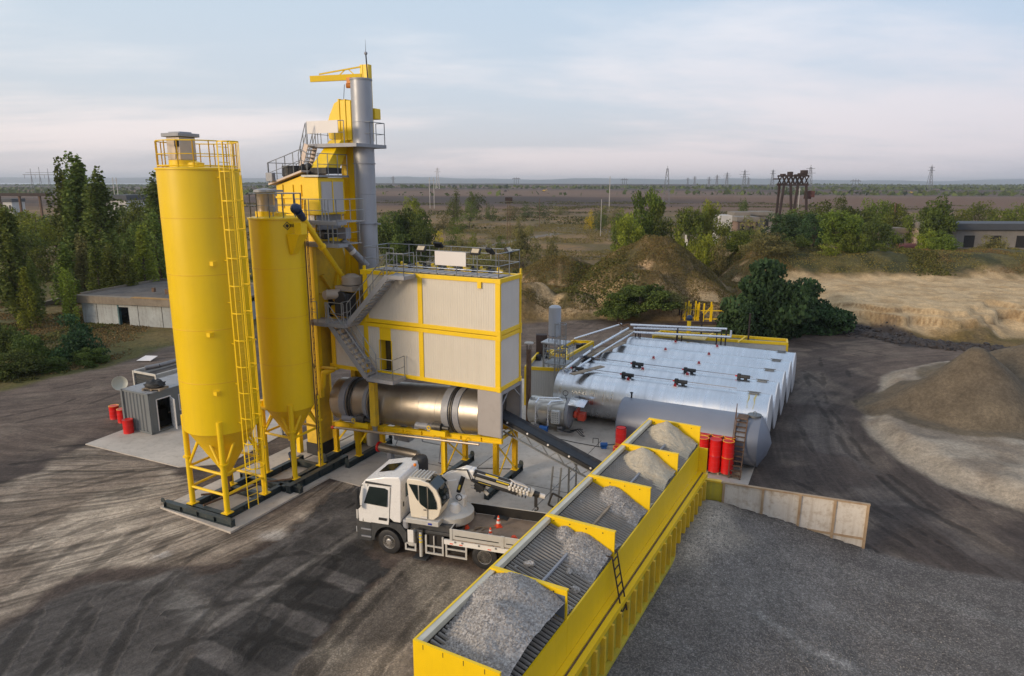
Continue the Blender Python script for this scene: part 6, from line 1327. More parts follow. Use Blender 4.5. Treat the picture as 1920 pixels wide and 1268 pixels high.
# ================================================================ OFFICE CONTAINER AND NEIGHBOURS
ox, oy = -21.75, 39.05
t = thing('office_container', 'grey corrugated office container with open door', 'container', (ox, oy, 0.06), PA)
Wc, Lc2, Hc = 2.5, 6.0, 2.55
def corr(b, p, q, z0, z1, nrm, pitch=0.28, dep=0.05):
    p = Vector(p); q = Vector(q); L = (q-p).length; n = int(L/pitch); u = (q-p)/L; nn = Vector(nrm); pts = []
    for i in range(n):
        s = L*i/n; w_ = L/n
        pts += [p+u*s, p+u*(s+w_*0.35), p+u*(s+w_*0.5)+nn*-dep, p+u*(s+w_*0.85)+nn*-dep]
    pts.append(q); vs = [(*x.xy, z0) for x in pts]+[(*x.xy, z1) for x in pts]; m = len(pts)
    b.add(vs, [(i, i+1, m+i+1, m+i) for i in range(m-1)])
b = MB(); corr(b, (-Wc, 0, 0), (0, 0, 0), 0.12, Hc-0.1, (0, -1, 0)); corr(b, (-Wc, Lc2, 0), (-Wc, 0, 0), 0.12, Hc-0.1, (-1, 0, 0)); b.build('corrugated_wall', CONT, t, smooth=False)
b = MB(); dr0, dr1 = 0.5, 1.4; w0, w1 = 2.05, 2.95
b.box(-0.05, 0.0, 0.1, dr0, 0.12, Hc-0.1); b.box(-0.05, 0, dr1, w0, 0.12, Hc-0.1); b.box(-0.05, 0, w1, Lc2, 0.12, Hc-0.1); b.box(-0.05, 0, dr0, dr1, 2.05, Hc-0.1); b.box(-0.05, 0, w0, w1, 0.12, 1.0); b.box(-0.05, 0, w0, w1, 1.95, Hc-0.1); b.box(-Wc, 0, Lc2-0.05, Lc2, 0.1, Hc-0.1); b.build('side_wall', CONT, t, smooth=False)
b = MB()
for x in (-Wc+0.06, -0.06):
    for y in (0.0, Lc2): b.box(x-0.08, x+0.08, y-0.06, y+0.1, 0.0, Hc)
b.box(-Wc, 0.02, -0.02, 0.12, 0, 0.13); b.box(-Wc, 0.02, -0.02, 0.12, Hc-0.1, Hc); b.box(-0.1, 0.02, 0.1, Lc2, Hc-0.1, Hc); b.box(-Wc, -Wc+0.1, 0.1, Lc2, Hc-0.1, Hc); b.box(-0.1, 0.02, 0.1, Lc2, 0, 0.13); b.build('container_frame', CONT, t, smooth=False)
MB().box(-Wc+0.02, -0.02, 0.05, Lc2, Hc-0.03, Hc+0.01).build('roof', mat('container_roof', (0.30, 0.30, 0.31), 0.5, 0.2, 0.08, 1, wave=('Y', 2*PI/0.3, 1.0), dirt=0.3), t, smooth=False)
b = MB(); b.box(-0.01, 0.03, dr0-0.06, dr0, 0.1, 2.1); b.box(-0.01, 0.03, dr1, dr1+0.06, 0.1, 2.1); b.box(-0.01, 0.03, dr0, dr1, 2.05, 2.11); b.build('door_frame', SIGNW, t, smooth=False)
MB().box(-Wc+0.1, -0.5, 0.3, Lc2-0.3, 0.1, 0.12).box(-2.0, -1.4, 1.2, 2.2, 0.12, 0.9).build('interior', DARK, t, smooth=False)
o = MB().box(0.0, 0.04, 0.0, 0.85, 0.12, 2.05).build('door', WHITE, t, smooth=False); o.location = (0.03, dr1+0.03, 0); o.rotation_euler = (0, 0, math.radians(-112))
b = MB(); b.box(-0.02, 0.03, w0-0.06, w1+0.06, 0.94, 1.0); b.box(-0.02, 0.03, w0-0.06, w1+0.06, 1.95, 2.01); b.box(-0.02, 0.03, w0-0.06, w0, 1.0, 1.95); b.box(-0.02, 0.03, w1, w1+0.06, 1.0, 1.95); b.build('window_frame', SIGNW, t, smooth=False); MB().box(-0.03, -0.01, w0, w1, 1.0, 1.95).build('window_pane', GLASS, t, smooth=False)
t = pallet((W(0, 0)[0]*0+ox+(-0.55)*PU[0]+0.9*PV[0], oy+(-0.55)*PU[1]+0.9*PV[1], Hc+0.08), PA+0.3, 'pallet on the office container roof under the black sheet', 'pallets on the office roof')
b = MB().ball((0, 0, 0.3), 0.62, 16, 10, (1.0, 0.75, 0.45))
for q_ in range(len(b.v)): v_ = b.v[q_]; r_ = 1+0.30*(rng.random()-0.5); b.v[q_] = (v_[0]*r_, v_[1]*r_, max(0.13, v_[2]*r_))
o = b.build('tarpaulin_bundle', BLK, None); o.location = t.location; tag(o, 'crumpled black tarpaulin bundle on the office roof', 'tarpaulin')
t = thing('satellite_dish', 'pale round satellite dish on a pole behind the office container', 'satellite dish', (*G(235, 800), 0), math.radians(-150))
dl = t.location; dz = AT(231, 719, dl[1])[1]
MB().tube((0, 0, 0), (0, 0, dz-0.1), 0.03, 8).build('mast', GALV, t)
o = MB().lathe([(0.001, 0.0), (0.2, 0.03), (0.36, 0.1), (0.44, 0.16), (0.445, 0.14), (0.36, 0.08), (0.2, 0.01), (0.001, -0.02)], n=28).build('dish', mat('dish_paint', (0.42, 0.42, 0.36), 0.5, 0, 0.05, 2), t); o.location = (0, 0, dz); o.rotation_euler = (math.radians(-75), 0, math.radians(0))
b = MB(); b.tube((0, 0.0, dz-0.35), (0, -0.38, dz-0.1), 0.015, 6); b.box(-0.04, 0.04, -0.42, -0.33, dz-0.14, dz-0.04); b.build('feed_arm', GRAYP, t)
# generator container behind
gx_0, gy_0 = G(290, 742, 1.2)
t = thing('generator_container', 'white frame container with louvred dark end behind the office', 'container', (-24.0, 44.3, 0.05), PA)
b = MB(); b.box(-2.4, 0, 0, 0.06, 2.15, 2.3); b.box(-2.4, 0, 0, 0.06, 0, 0.12)
for x in (-2.4, -0.12): b.box(x, x+0.12, -0.02, 0.1, 0, 2.3)
b.box(-0.1, 0.02, 0.1, 6, 2.15, 2.3); b.box(-2.42, -2.3, 0.1, 6, 2.15, 2.3); b.box(-2.4, 0, 5.94, 6.02, 0, 2.3); b.box(-0.05, 0.0, 0.1, 5.95, 0.1, 2.15); b.box(-2.4, -2.35, 0.1, 5.95, 0.1, 2.15); b.build('frame', mat('offwhite_frame', (0.52, 0.50, 0.46), 0.5, 0, 0.06, 1, dirt=0.3), t, smooth=False)
b = MB()
for k in range(11): b.bar((-2.28, 0.08+0.02, 0.25+k*0.17), (-0.12, 0.1, 0.25+k*0.17), 0.04, 0.12)
b.box(-2.28, -0.12, 0.16, 0.2, 0.12, 2.15); b.build('louvre', mat('dark_louvre', (0.05, 0.055, 0.06), 0.5, 0.2, 0.1, 2), t, smooth=False)
MB().box(-2.3, -0.1, 0.1, 5.94, 1.85, 1.9).build('roof_deck', ROOFC, t, smooth=False)
MB().tube((-1.2, 1.2, 2.5), (-0.6, 5.5, 2.75), 0.16, 12).tube((-1.2, 1.2, 2.5), (-1.6, 0.4, 2.45), 0.17, 12).build('exhaust_pipe', mat('dull_pipe', (0.22, 0.21, 0.21), 0.45, 0.6, 0.15, 3), t)
# ================================================================ TRUCK CRANE (local x towards its rear, y away from the camera)
TRA = math.radians(-16.4)
tk = thing('crane_truck', 'white two-axle truck with an operator cabin, folded crane boom and dropside bed', 'truck', (-5.05, 25.62, 0), TRA)
TW = 2.45
CH = mat('chassis_paint', (0.045, 0.047, 0.05), 0.6, 0.1, 0.2, 3, dirt=0.4, dirtcol=(0.13, 0.11, 0.10))
LW = mat('light_grey_truck_part', (0.47, 0.46, 0.44), 0.5, 0, 0.06, 2, dirt=0.35, dirtcol=(0.28, 0.24, 0.2))
# cab body
prof = [(-1.34, 0.95), (-1.36, 1.7), (-1.18, 2.6), (-1.02, 2.8), (-0.2, 3.0), (0.5, 3.08), (0.56, 2.9), (0.56, 1.15), (0.25, 1.15), (0.05, 1.3), (-0.5, 1.3), (-0.72, 0.95)]
b = MB(); n_ = len(prof); L_ = []
for y, inset in ((0.0, 0.0), (TW, 0.0)):
    for (x, z) in prof:
        yi = 0.14*max(0, (z-1.9)/1.2) if z > 1.9 else 0
        L_.append((x, y+(yi if y == 0 else -yi), z))
b.add(L_, [tuple(range(n_)), tuple(range(2*n_-1, n_-1, -1))]+[(i, n_+i, n_+(i+1) % n_, (i+1) % n_) for i in range(n_)])
b.build('cab_body', WHITE, tk, smooth=False, bevel=0.035)
def skew(x, z, off=0.012): return (x, (0.14*max(0, (z-1.9)/1.2) if z > 1.9 else 0)-off, z)
def side_plate(name, poly, m, off=0.012, par=tk):
    return MB().add([skew(x, z, off) for x, z in poly], [tuple(range(len(poly)))]).build(name, m, par, smooth=False)
dr = side_plate('door', [(-1.12, 1.0), (0.02, 1.0), (0.06, 1.4), (0.1, 2.62), (-0.88, 2.62), (-1.16, 1.75)], WHITE, 0.015)
o = side_plate('door_window', [(-1.06, 1.82), (-0.02, 1.78), (0.02, 2.50), (-0.12, 2.56), (-0.82, 2.56)], GLASS, 0.026); o.parent = dr
o = side_plate('door_handle', [(-0.42, 1.16), (-0.05, 1.16), (-0.03, 1.28), (-0.40, 1.28)], BLK, 0.03); o.parent = dr
for poly in ([(-1.16, 0.99), (-1.12, 0.99), (-0.86, 2.63), (-0.9, 2.63)], [(0.05, 1.0), (0.07, 1.0), (0.13, 2.63), (0.11, 2.63)]): side_plate('door_seam', poly, DARK, 0.018)
side_plate('roof_trim', [(-1.02, 2.66), (0.15, 2.66), (0.15, 2.72), (-1.0, 2.76)], BLK, 0.02)
for y_ in (0.04, TW-0.34): MB().box(-1.51, -1.475, y_, y_+0.3, 0.75, 1.0).build('headlight', mat('headlight_glass', (0.55, 0.56, 0.58), 0.15, 0.2, 0.1, 5), tk, smooth=False, bevel=0.01)
for z_ in (0.62, 0.95): MB().box(-1.25, -0.80, -0.02, 0.02, z_, z_+0.05).build('cab_step', GRAYP, tk, smooth=False)
for y_a, y_b in ((0.0, 0.36), (TW-0.36, TW)):
    ar = [(0.66*math.cos(a_), 0.56+0.66*math.sin(a_)) for a_ in np.linspace(PI, 0.15, 14)]
    MB().prism([(-0.78, 0.5)]+ar+[(0.78, 0.62), (0.80, 1.1), (0.55, 1.42), (-0.78, 1.42)], 'Y', y_a, y_b).build('wheel_arch', CH, tk, smooth=False)
MB().add([(-1.372, 0.16, 1.72), (-1.372, TW-0.16, 1.72), (-1.21, TW-0.2, 2.6), (-1.21, 0.2, 2.6)], [(0, 1, 2, 3)]).build('windscreen', GLASS, tk, smooth=False)
b = MB(); b.box(-1.48, -0.78, 0.02, TW-0.02, 0.42, 1.36); b.build('bumper', CH, tk, smooth=False, bevel=0.05)
b = MB(); b.box(-1.46, -1.36, 0.0, 0.14, 1.05, 1.6); b.box(-1.42, -1.36, 0.2, TW-0.2, 1.05, 1.6); b.build('front_grille', LW, tk, smooth=False, bevel=0.02)
b = MB(); b.box(-1.28, -1.18, -0.32, -0.12, 1.65, 2.5); b.bar((-1.1, 0.05, 2.6), (-1.22, -0.22, 2.5), 0.03); b.bar((-1.2, 0, 1.68), (-1.22, -0.22, 1.68), 0.03); b.build('mirror', BLK, tk, smooth=False, bevel=0.03)
b = MB(); b.box(-1.28, -1.18, TW+0.12, TW+0.32, 1.65, 2.5); b.bar((-1.05, TW-0.1, 2.75), (-1.22, TW+0.22, 2.5), 0.04); b.build('mirror', BLK, tk, smooth=False, bevel=0.03)
MB().add([(-0.75, 0.8, 2.885), (-0.05, 0.8, 3.055), (-0.05, 1.65, 3.055), (-0.75, 1.65, 2.885)], [(0, 1, 2, 3)]).build('roof_hatch', GLASS, tk, smooth=False)
b = MB(); b.box(0.565, 0.575, 0.55, 1.35, 2.05, 2.65); b.build('rear_window', mat('green_glass', (0.05, 0.075, 0.05), 0.1, 0, 0.1, 2, spec=0.8), tk, smooth=False, bevel=0.004)
b = MB(); b.box(0.565, 0.58, 0.28, 0.36, 1.75, 1.95); b.box(0.565, 0.58, 1.5, 1.58, 2.1, 2.3); b.build('rear_vent', BLK, tk, smooth=False)
b = MB(); b.lathe([(0.28, 1.2), (0.3, 3.0), (0.24, 3.2), (0.02, 3.25)], c=(0.55, 2.2, 0), n=18); b.box(0.2, 0.6, 1.95, 2.42, 2.5, 3.15); b.build('air_intake', BLK, tk, bevel=0.05)
MB().ball((0.62, 1.4, 3.12), 0.07, 10, 6, (1, 1, 1.1)).build('beacon', mat('amber_lens', (0.75, 0.2, 0.01), 0.3, 0, 0.1, 4), tk)
b = MB(); b.box(-1.4, 7.0, 0.75, 0.9, 0.62, 0.92); b.box(-1.4, 7.0, 1.55, 1.7, 0.62, 0.92)
for x in (-0.9, 1.5, 3.2, 5, 6.6): b.box(x, x+0.12, 0.9, 1.55, 0.65, 0.88)
b.build('chassis_rail', CH, tk, smooth=False)
def wheel(x, y, s, steer, front, par):
    R = 0.525; e = bpy.data.objects.new('wheel', None)
    tyre = MB().lathe([(0.30, -0.13), (R-0.05, -0.15), (R, -0.12), (R, 0.12), (R-0.05, 0.15), (0.30, 0.13)], ax='Y', n=40).build('tyre', BLK, None)
    tyre.name = 'wheel'; tyre.data.name = 'wheel'; tyre.parent = par; tyre.location = (x, y, R); 
    if steer: tyre.rotation_euler = (0, 0, steer)
    prof = [(0.30, -0.13), (0.29, -0.145), (0.26, -0.10), (0.2, 0.0 if not front else -0.10), (0.12, 0.0 if not front else -0.14), (0.09, -0.03 if not front else -0.17), (0.001, -0.03 if not front else -0.17)]
    rm = MB().lathe([(r, t_*s) for r, t_ in prof], ax='Y', n=32).build('rim', mat('rim_steel', (0.42, 0.40, 0.38), 0.4, 0.6, 0.1, 3, dirt=0.4), tyre)
    nb = MB()
    for k in range(10):
        a = 2*PI*k/10; rr = 0.165; nb.tube((rr*math.cos(a), -0.12*s if front else -0.02*s, rr*math.sin(a)), (rr*math.cos(a), -0.15*s if front else -0.05*s, rr*math.sin(a)), 0.018, 6)
    nb.build('wheel_nut', CH, tyre); 
    hb = MB()
    for k in range(10):
        a = 2*PI*(k+0.5)/10; rr = 0.225; hb.tube((rr*math.cos(a), -0.085*s, rr*math.sin(a)), (rr*math.cos(a), -0.105*s, rr*math.sin(a)), 0.03, 8)
    hb.build('rim_hole', DARK, tyre)
    bpy.data.objects.remove(e)
wheel(0.0, 0.16, 1, math.radians(-6), True, tk); wheel(0, TW-0.16, -1, math.radians(-6), True, tk)
wheel(4.15, 0.16, 1, 0, False, tk); wheel(4.15, TW-0.16, -1, 0, False, tk); wheel(4.15, 0.48, 1, 0, False, tk); wheel(4.15, TW-0.48, -1, 0, False, tk)
for x0 in (4.15,):
    b = MB(); pts = [(x0+0.66*math.cos(a), 0.525+0.66*math.sin(a)) for a in np.linspace(-0.15 if x0 == 0 else 0.1, PI+(-0.1 if x0 else 0.0), 12)]
    for y in ((0.02, 0.34), (TW-0.34, TW-0.02)):
        for p, q in zip(pts[:-1], pts[1:]): b.add([(p[0], y[0], p[1]), (p[0], y[1], p[1]), (q[0], y[1], q[1]), (q[0], y[0], q[1])], [(0, 1, 2, 3)])
    b.build('mudguard', CH, tk)
# storage boxes, tank, step frames on the near side
b = MB(); b.box(0.85, 1.15, 0.0, 0.55, 0.5, 1.15); b.build('fuel_tank', LW, tk, smooth=False, bevel=0.06)
MB().box(0.55, 2.7, 0.2, TW-0.2, 1.22, 1.56).build('deck_body', CH, tk, smooth=False, bevel=0.02)
b = MB(); b.box(0.60, 0.86, 0.05, 0.8, 1.2, 1.62); b.build('grey_tank', GRAYP, tk, smooth=False, bevel=0.08)
def frame2(name, x0, x1, z0, z1, zs, m=LW, y=0.0, xm=()):
    b = MB(); b.box(x0, x1, y, y+0.06, z0, z0+0.07); b.box(x0, x0+0.07, y, y+0.06, z0+0.07, z1); b.box(x1-0.07, x1, y, y+0.06, z0+0.07, z1)
    for z in zs: b.box(x0+0.07, x1-0.07, y+0.003, y+0.055, z, z+0.06)
    for x in xm: b.box(x, x+0.04, y+0.004, y+0.05, z0+0.07, z1)
    b.build(name, m, tk, smooth=False)
frame2('underrun_guard', 0.72, 1.22, 0.32, 0.66, (0.60,)); frame2('underrun_guard', 1.62, 2.42, 0.30, 1.12, (0.62,), xm=(1.98,)); frame2('underrun_guard', 2.5, 3.42, 0.30, 0.95, (0.88, 0.62))
b = MB(); b.box(1.6, 2.4, 0.1, 0.8, 0.4, 1.15); b.box(2.5, 3.4, 0.15, 0.7, 0.4, 0.9); b.build('side_locker', DARK, tk, smooth=False)
b = MB(); b.box(1.28, 1.52, 0.0, 0.3, 0.9, 1.3); b.box(1.2, 3.0, 0.12, 2.3, 1.12, 1.26); b.build('outrigger_beam', CH, tk, smooth=False, bevel=0.02)
b = MB(); b.tube((1.42, 0.05, 0.12), (1.42, 0.05, 1.2), 0.075, 14); b.build('outrigger_leg', LW, tk)
b = MB()
for k, z in enumerate((0.75, 0.9, 1.05)): b.tube((1.42, 0.05, z), (1.42, 0.05, z+0.06), 0.079, 14)
b.build('warning_band', mat('warning_yellow', (0.75, 0.55, 0.03), 0.4, 0, 0.05, 4), tk)
MB().box(1.1, 1.7, -0.12, 0.3, 0.02, 0.07).build('outrigger_foot', CH, tk, smooth=False)
MB().box(0.86, 1.12, -0.02, 0.0, 0.7, 1.25).build('white_cover', WHITE, tk, smooth=False, bevel=0.02)
# bed
bx0, bx1 = 2.72, 6.75; zb0, zb1 = 1.12, 1.56
MB().box(bx0, bx1, 0.05, TW-0.05, 1.04, 1.10).build('bed_floor', mat('bed_floor_wood', (0.24, 0.18, 0.135), 0.85, 0, 0.2, 2, dirt=0.5), tk, smooth=False)
b = MB(); b.box(bx0+0.05, 4.85, 0.0, 0.04, zb0, zb1); b.box(4.95, bx1-0.05, 0.0, 0.04, zb0, zb1); b.box(bx0+0.05, bx1-0.05, TW-0.04, TW, zb0, zb1); b.box(bx0, bx0+0.05, 0, TW, zb0, zb1+0.02); b.box(bx1-0.05, bx1, 0, TW, zb0, zb1)
b.box(4.83, 4.97, -0.02, 0.06, zb0-0.05, zb1+0.01); b.box(bx0-0.02, bx0+0.1, -0.02, 0.0, zb0-0.05, zb1+0.01); b.build('drop_side', LW, tk, smooth=False, bevel=0.008)
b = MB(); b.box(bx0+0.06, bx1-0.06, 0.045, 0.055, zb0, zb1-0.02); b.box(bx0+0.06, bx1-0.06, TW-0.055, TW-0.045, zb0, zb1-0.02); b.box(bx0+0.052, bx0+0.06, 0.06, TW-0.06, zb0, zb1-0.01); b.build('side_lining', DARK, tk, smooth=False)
for x0, x1 in ((bx0+0.2, 4.75), (5.05, bx1-0.2)): MB().box(x0, x1, -0.006, 0.0, zb0+0.14, zb0+0.18).build('side_groove', DARK, tk, smooth=False)
b = MB(); b.box(2.45, bx1, -0.01, 0.07, 0.86, 1.06); b.box(2.45, bx1, TW-0.07, TW, 0.86, 1.06); b.build('bed_frame', WHITE, tk, smooth=False)
b = MB()
for x in (2.9, 3.2, 3.9, 4.6, 5.2, 5.8): b.box(x, x+0.07, -0.03, -0.01, 0.98, 1.05)
b.build('latch', GALV, tk, smooth=False)
b = MB()
for x in (2.7, 3.1, 4.3): b.box(x, x+0.14, -0.018, -0.01, 0.9, 0.94)
b.build('orange_marker', CONEO, tk, smooth=False)
# operator cabin: rounded glass front facing the rear
px0, px1, y0, y1 = 0.86, 2.34, 0.05, 0.98; zf = 1.80
prof = [(px0+0.15, zf), (px1-0.35, zf), (px1-0.12, zf+0.2), (px1, zf+0.6), (px1-0.04, zf+0.95), (px1-0.2, zf+1.3), (px1-0.5, zf+1.55), (px0+0.6, zf+1.66), (px0+0.05, zf+1.66), (px0, zf+1.55), (px0+0.08, zf+0.6)]
b = MB(); b.prism(prof, 'Y', y0, y1); b.build('operator_cabin', CREAM, tk, smooth=False, bevel=0.03)
g = MB(); pts = [(px1-0.06, zf+0.45), (px1+0.0, zf+0.62), (px1-0.035, zf+0.95), (px1-0.195, zf+1.3), (px1-0.49, zf+1.56), (px1-0.75, zf+1.60)]
for p, q in zip(pts[:-1], pts[1:]): g.add([(p[0]+0.012, y0+0.05, p[1]+0.012), (p[0]+0.012, y1-0.05, p[1]+0.012), (q[0]+0.012, y1-0.05, q[1]+0.012), (q[0]+0.012, y0+0.05, q[1]+0.012)], [(0, 1, 2, 3)])
g.build('cabin_windscreen', GLASS, tk)
g = MB(); g.add([(x, y0-0.034, z) for x, z in [(px0+0.1, zf+1.45), (px0+0.48, zf+1.45), (px0+0.50, zf+0.75), (px0+0.42, zf+0.85)]], [(0, 1, 2, 3)]); g.add([(x, y0-0.034, z) for x, z in [(px0+0.54, zf+1.45), (px1-0.62, zf+1.43), (px1-0.6, zf+0.45), (px0+0.9, zf+0.45), (px0+0.62, zf+0.62), (px0+0.55, zf+0.72)]], [(0, 1, 2, 3, 4, 5)]); g.add([(x, y0-0.034, z) for x, z in [(px1-0.56, zf+1.43), (px1-0.36, zf+1.2), (px1-0.2, zf+0.8), (px1-0.18, zf+0.5), (px1-0.55, zf+0.46)]], [(0, 1, 2, 3, 4)]); g.build('cabin_window', GLASS, tk, smooth=False)
b = MB(); b.box(px1-0.6, px1-0.575, y0-0.045, y0-0.034, zf+0.05, zf+1.45); b.box(px1-0.75, px1-0.63, y0-0.06, y0-0.04, zf+0.4, zf+0.43); b.build('cabin_door_handle', BLK, tk, smooth=False)
MB().box(px0+0.6, px1-0.6, y0-0.05, y0-0.034, zf+0.04, zf+0.11).build('cabin_step', SIGNW, tk, smooth=False)
b = MB()
for k in range(6): b.box(px0+0.1+k*0.15, px0+0.16+k*0.15, y0+0.1, y1-0.1, zf+1.70, zf+1.74)
for y in (y0+0.12, y1-0.12): b.box(px0+0.05, px0+1.0, y-0.02, y+0.02, zf+1.67, zf+1.70)
b.build('roof_guard', LW, tk, smooth=False)
b = MB(); b.box(px0-0.05, px1-0.10, -0.05, 2.2, 1.57, 1.78); b.build('turret_base', LW, tk, smooth=False, bevel=0.02)
MB().box(px1-0.55, px1-0.38, -0.06, -0.05, 1.62, 1.70).build('blue_sticker', mat('blue_sticker', (0.01, 0.03, 0.3), 0.5, 0, 0.05, 4), tk, smooth=False)
MB().lathe([(0.85, 1.36), (0.90, 1.42), (0.90, 1.74), (0.6, 1.80), (0.4, 1.98), (0.3, 2.05)], c=(px1+0.0, 1.25, 0), n=36).build('turntable', LW, tk)
b = MB(); b.lathe([(0.26, 1.7), (0.24, 2.0), (0.16, 2.15), (0.02, 2.2)], c=(px1+0.2, 1.0, 0), n=18); b.box(px1+0.2, px1+0.5, 1.3, 1.65, 1.7, 2.3); b.tube((px1+0.15, 1.9, 1.75), (px1+0.15, 1.9, 2.3), 0.12, 12); b.build('slew_gear', WHITE, tk, bevel=0.05)
b = MB(); b.hoop((px1+0.35, 1.1, 2.4), 0.13, 0.02, ax='Y', n=12); b.build('hydraulic_hose', BLK, tk)
# boom: main arm up to the elbow, then the outer boom sloping back down over the bed
def L2(px, py, Yw):                      # pixel at world depth -> truck local
    X_, Z_ = AT(px, py, Yw); dx, dy = X_+5.05, Yw-25.62
    return Vector((dx*math.cos(TRA)+dy*math.sin(TRA), -dx*math.sin(TRA)+dy*math.cos(TRA), Z_))
el = L2(884, 886, 26.6); a0 = Vector((px0+0.9, 1.35, 2.85)); a0.y = el.y+0.05
b = MB()
b.prism([(a0.x-0.1, a0.z+0.1), (a0.x+0.4, a0.z-0.25), (el.x-0.1, el.z-0.2), (el.x+0.05, el.z-0.05), (el.x, el.z+0.22), (el.x-0.25, el.z+0.24)], 'Y', el.y-0.17, el.y+0.17)
b.build('main_arm', WHITE, tk, smooth=False, bevel=0.03)
b = MB(); b.bar((px1+0.1, el.y, 1.9), (a0.x+0.4, el.y, a0.z+0.0), 0.4, 0.5); b.build('arm_base', WHITE, tk, smooth=False, bevel=0.04)
b = MB(); b.tube((px1+0.1, el.y-0.18, 2.35), (el.x-0.30, el.y-0.18, el.z-0.15), 0.1, 12); b.build('lift_cylinder', BLK, tk)
b = MB(); b.bar(Vector((px1+0.1, el.y-0.18, 2.35)).lerp(Vector((el.x-0.3, el.y-0.18, el.z-0.15)), 0.2), Vector((px1+0.1, el.y-0.18, 2.35)).lerp(Vector((el.x-0.3, el.y-0.18, el.z-0.15)), 0.5), 0.22, 0.08); b.build('cylinder_label', mat('label_yellow', (0.7, 0.5, 0.03), 0.5, 0, 0.05, 3), tk)
b = MB(); b.box(el.x-0.15, el.x+0.2, el.y-0.22, el.y+0.22, el.z-0.25, el.z+0.2); b.build('elbow_joint', WHITE, tk, smooth=False, bevel=0.07)
b = MB(); b.path([(el.x-0.9, el.y-0.2, el.z+0.1), (el.x-0.1, el.y-0.25, el.z+0.2), (el.x+0.1, el.y-0.32, el.z-0.2), (el.x+0.45, el.y-0.32, el.z-0.4)], 0.03, 8); b.path([(a0.x, el.y-0.2, a0.z+0.2), (el.x-0.9, el.y-0.2, el.z+0.1)], 0.025, 6); b.build('hydraulic_hose', BLK, tk)
bs = L2(893, 892, 26.5); be = L2(1000, 925, 26.35); bd = (be-bs); u_ = bd.normalized(); nrm = Vector((-u_.z, 0, u_.x)).normalized() if True else 0
if nrm.z < 0: nrm = -nrm
def along(f, off=0, y=0): return bs+bd*f+nrm*off+Vector((0, y, 0))
b = MB(); b.bar(along(0), along(0.82), 0.32, 0.42, up=nrm); b.build('outer_boom', LW, tk, smooth=False, bevel=0.02)
for off, y, f1 in ((0.22, -0.05, 0.70), (0.12, -0.17, 0.66), (-0.16, -0.17, 0.75)): MB().tube(along(-0.04, off, y), along(f1, off, y), 0.07, 12).build('extension_cylinder', BLK, tk)
for f0, off, y in ((0.15, 0.24, -0.10), (0.36, 0.15, -0.215), (0.08, -0.15, -0.21)): MB().bar(along(f0, off, y), along(f0+0.22, off, y), 0.05, 0.06, up=nrm).build('yellow_plate', mat('label_yellow', (0.7, 0.5, 0.03), 0.5, 0, 0.05, 3), tk, smooth=False, bevel=0.01)
MB().bar(along(0.10, 0.0, -0.14), along(0.60, -0.02, -0.14), 0.012, 0.13, up=nrm).build('name_strip', BLK, tk, smooth=False)
rotm = Matrix.Translation(along(0.36, -0.01, -0.152)) @ Matrix(((u_.x, nrm.x, 0, 0), (u_.y, nrm.y, -1, 0), (u_.z, nrm.z, 0, 0), (0, 0, 0, 1)))
text_mesh('lettering', 'EER 100001 EC', 0.13, SIGNW, tk, rotm, 0.003)
for k in range(6):
    f = 0.60+k*0.062; b = MB(); c = along(f, 0.10-0.01*k, -0.1); b.bar(c-u_*0.03, c+u_*0.05, 0.34-0.015*k, 0.34-0.02*k, up=nrm); b.tube(along(f, 0.1, -0.30), along(f, 0.1, -0.26), 0.05, 10); b.build('telescope_collar', WHITE, tk, smooth=False, bevel=0.02)
b = MB()
for k in range(4): b.bar(along(0.55+k*0.03, 0.30, -0.02-k*0.05), along(0.80+k*0.03, 0.27, -0.02-k*0.05), 0.015, 0.05, up=nrm)
b.build('hose_guide', SIGNW, tk, smooth=False)
b = MB()
for k in range(5): b.tube(along(0.68+k*0.055, -0.18, -0.1), along(0.68+k*0.055, -0.28, -0.1), 0.03, 6)
b.build('hydraulic_hose', BLK, tk)
MB().tube(along(0.93, 0.02), along(0.99, 0.0), 0.20, 16).build('end_flange', LW, tk); MB().tube(along(0.99, 0), along(1.10, -0.0), 0.13, 14).build('boom_tip', BLK, tk); MB().tube(along(1.10, 0), along(1.20, 0), 0.1, 12).build('boom_pin', SIGNW, tk)
hk = along(1.07, -0.2); b = MB(); b.bar(hk+Vector((0, 0, 0.1)), hk-Vector((0, 0, 0.35)), 0.12, 0.08); b.hoop((hk.x, hk.y, hk.z-0.45), 0.09, 0.035, a0=-2.2, a1=2.2, ax='Y', n=10); b.build('crane_hook', BLK, tk)
fq = [L2(1036, 925, 26.3), L2(1054, 934, 26.3), L2(1044, 955, 26.3), L2(1028, 946, 26.3)]
b = MB()
for i in range(4): b.bar(fq[i], fq[(i+1) % 4], 0.07, 0.07)
b.build('end_frame', BLK, tk, smooth=False)
wn = along(0.12, -0.38, -0.1); b = MB(); b.tube(wn+Vector((0, -0.12, 0)), wn+Vector((0, 0.14, 0)), 0.2, 14)
for k in range(9): a = k*0.7; b.box(wn.x+0.2*math.cos(a)-0.03, wn.x+0.2*math.cos(a)+0.03, wn.y-0.12, wn.y+0.12, wn.z+0.2*math.sin(a)-0.03, wn.z+0.2*math.sin(a)+0.03)
b.build('winch', BLK, tk)
b = MB(); b.bar((px1+0.6, el.y-0.05, 2.55), (px1+1.3, el.y-0.05, 2.48), 0.05, 0.04); b.bar((px1+0.6, el.y-0.05, 2.65), (px1+1.3, el.y-0.05, 2.60), 0.04, 0.04); b.bar((px1+0.65, el.y, 2.9), (px1+1.35, el.y, 2.3), 0.05, 0.14); b.build('link_rod', LW, tk, smooth=False)
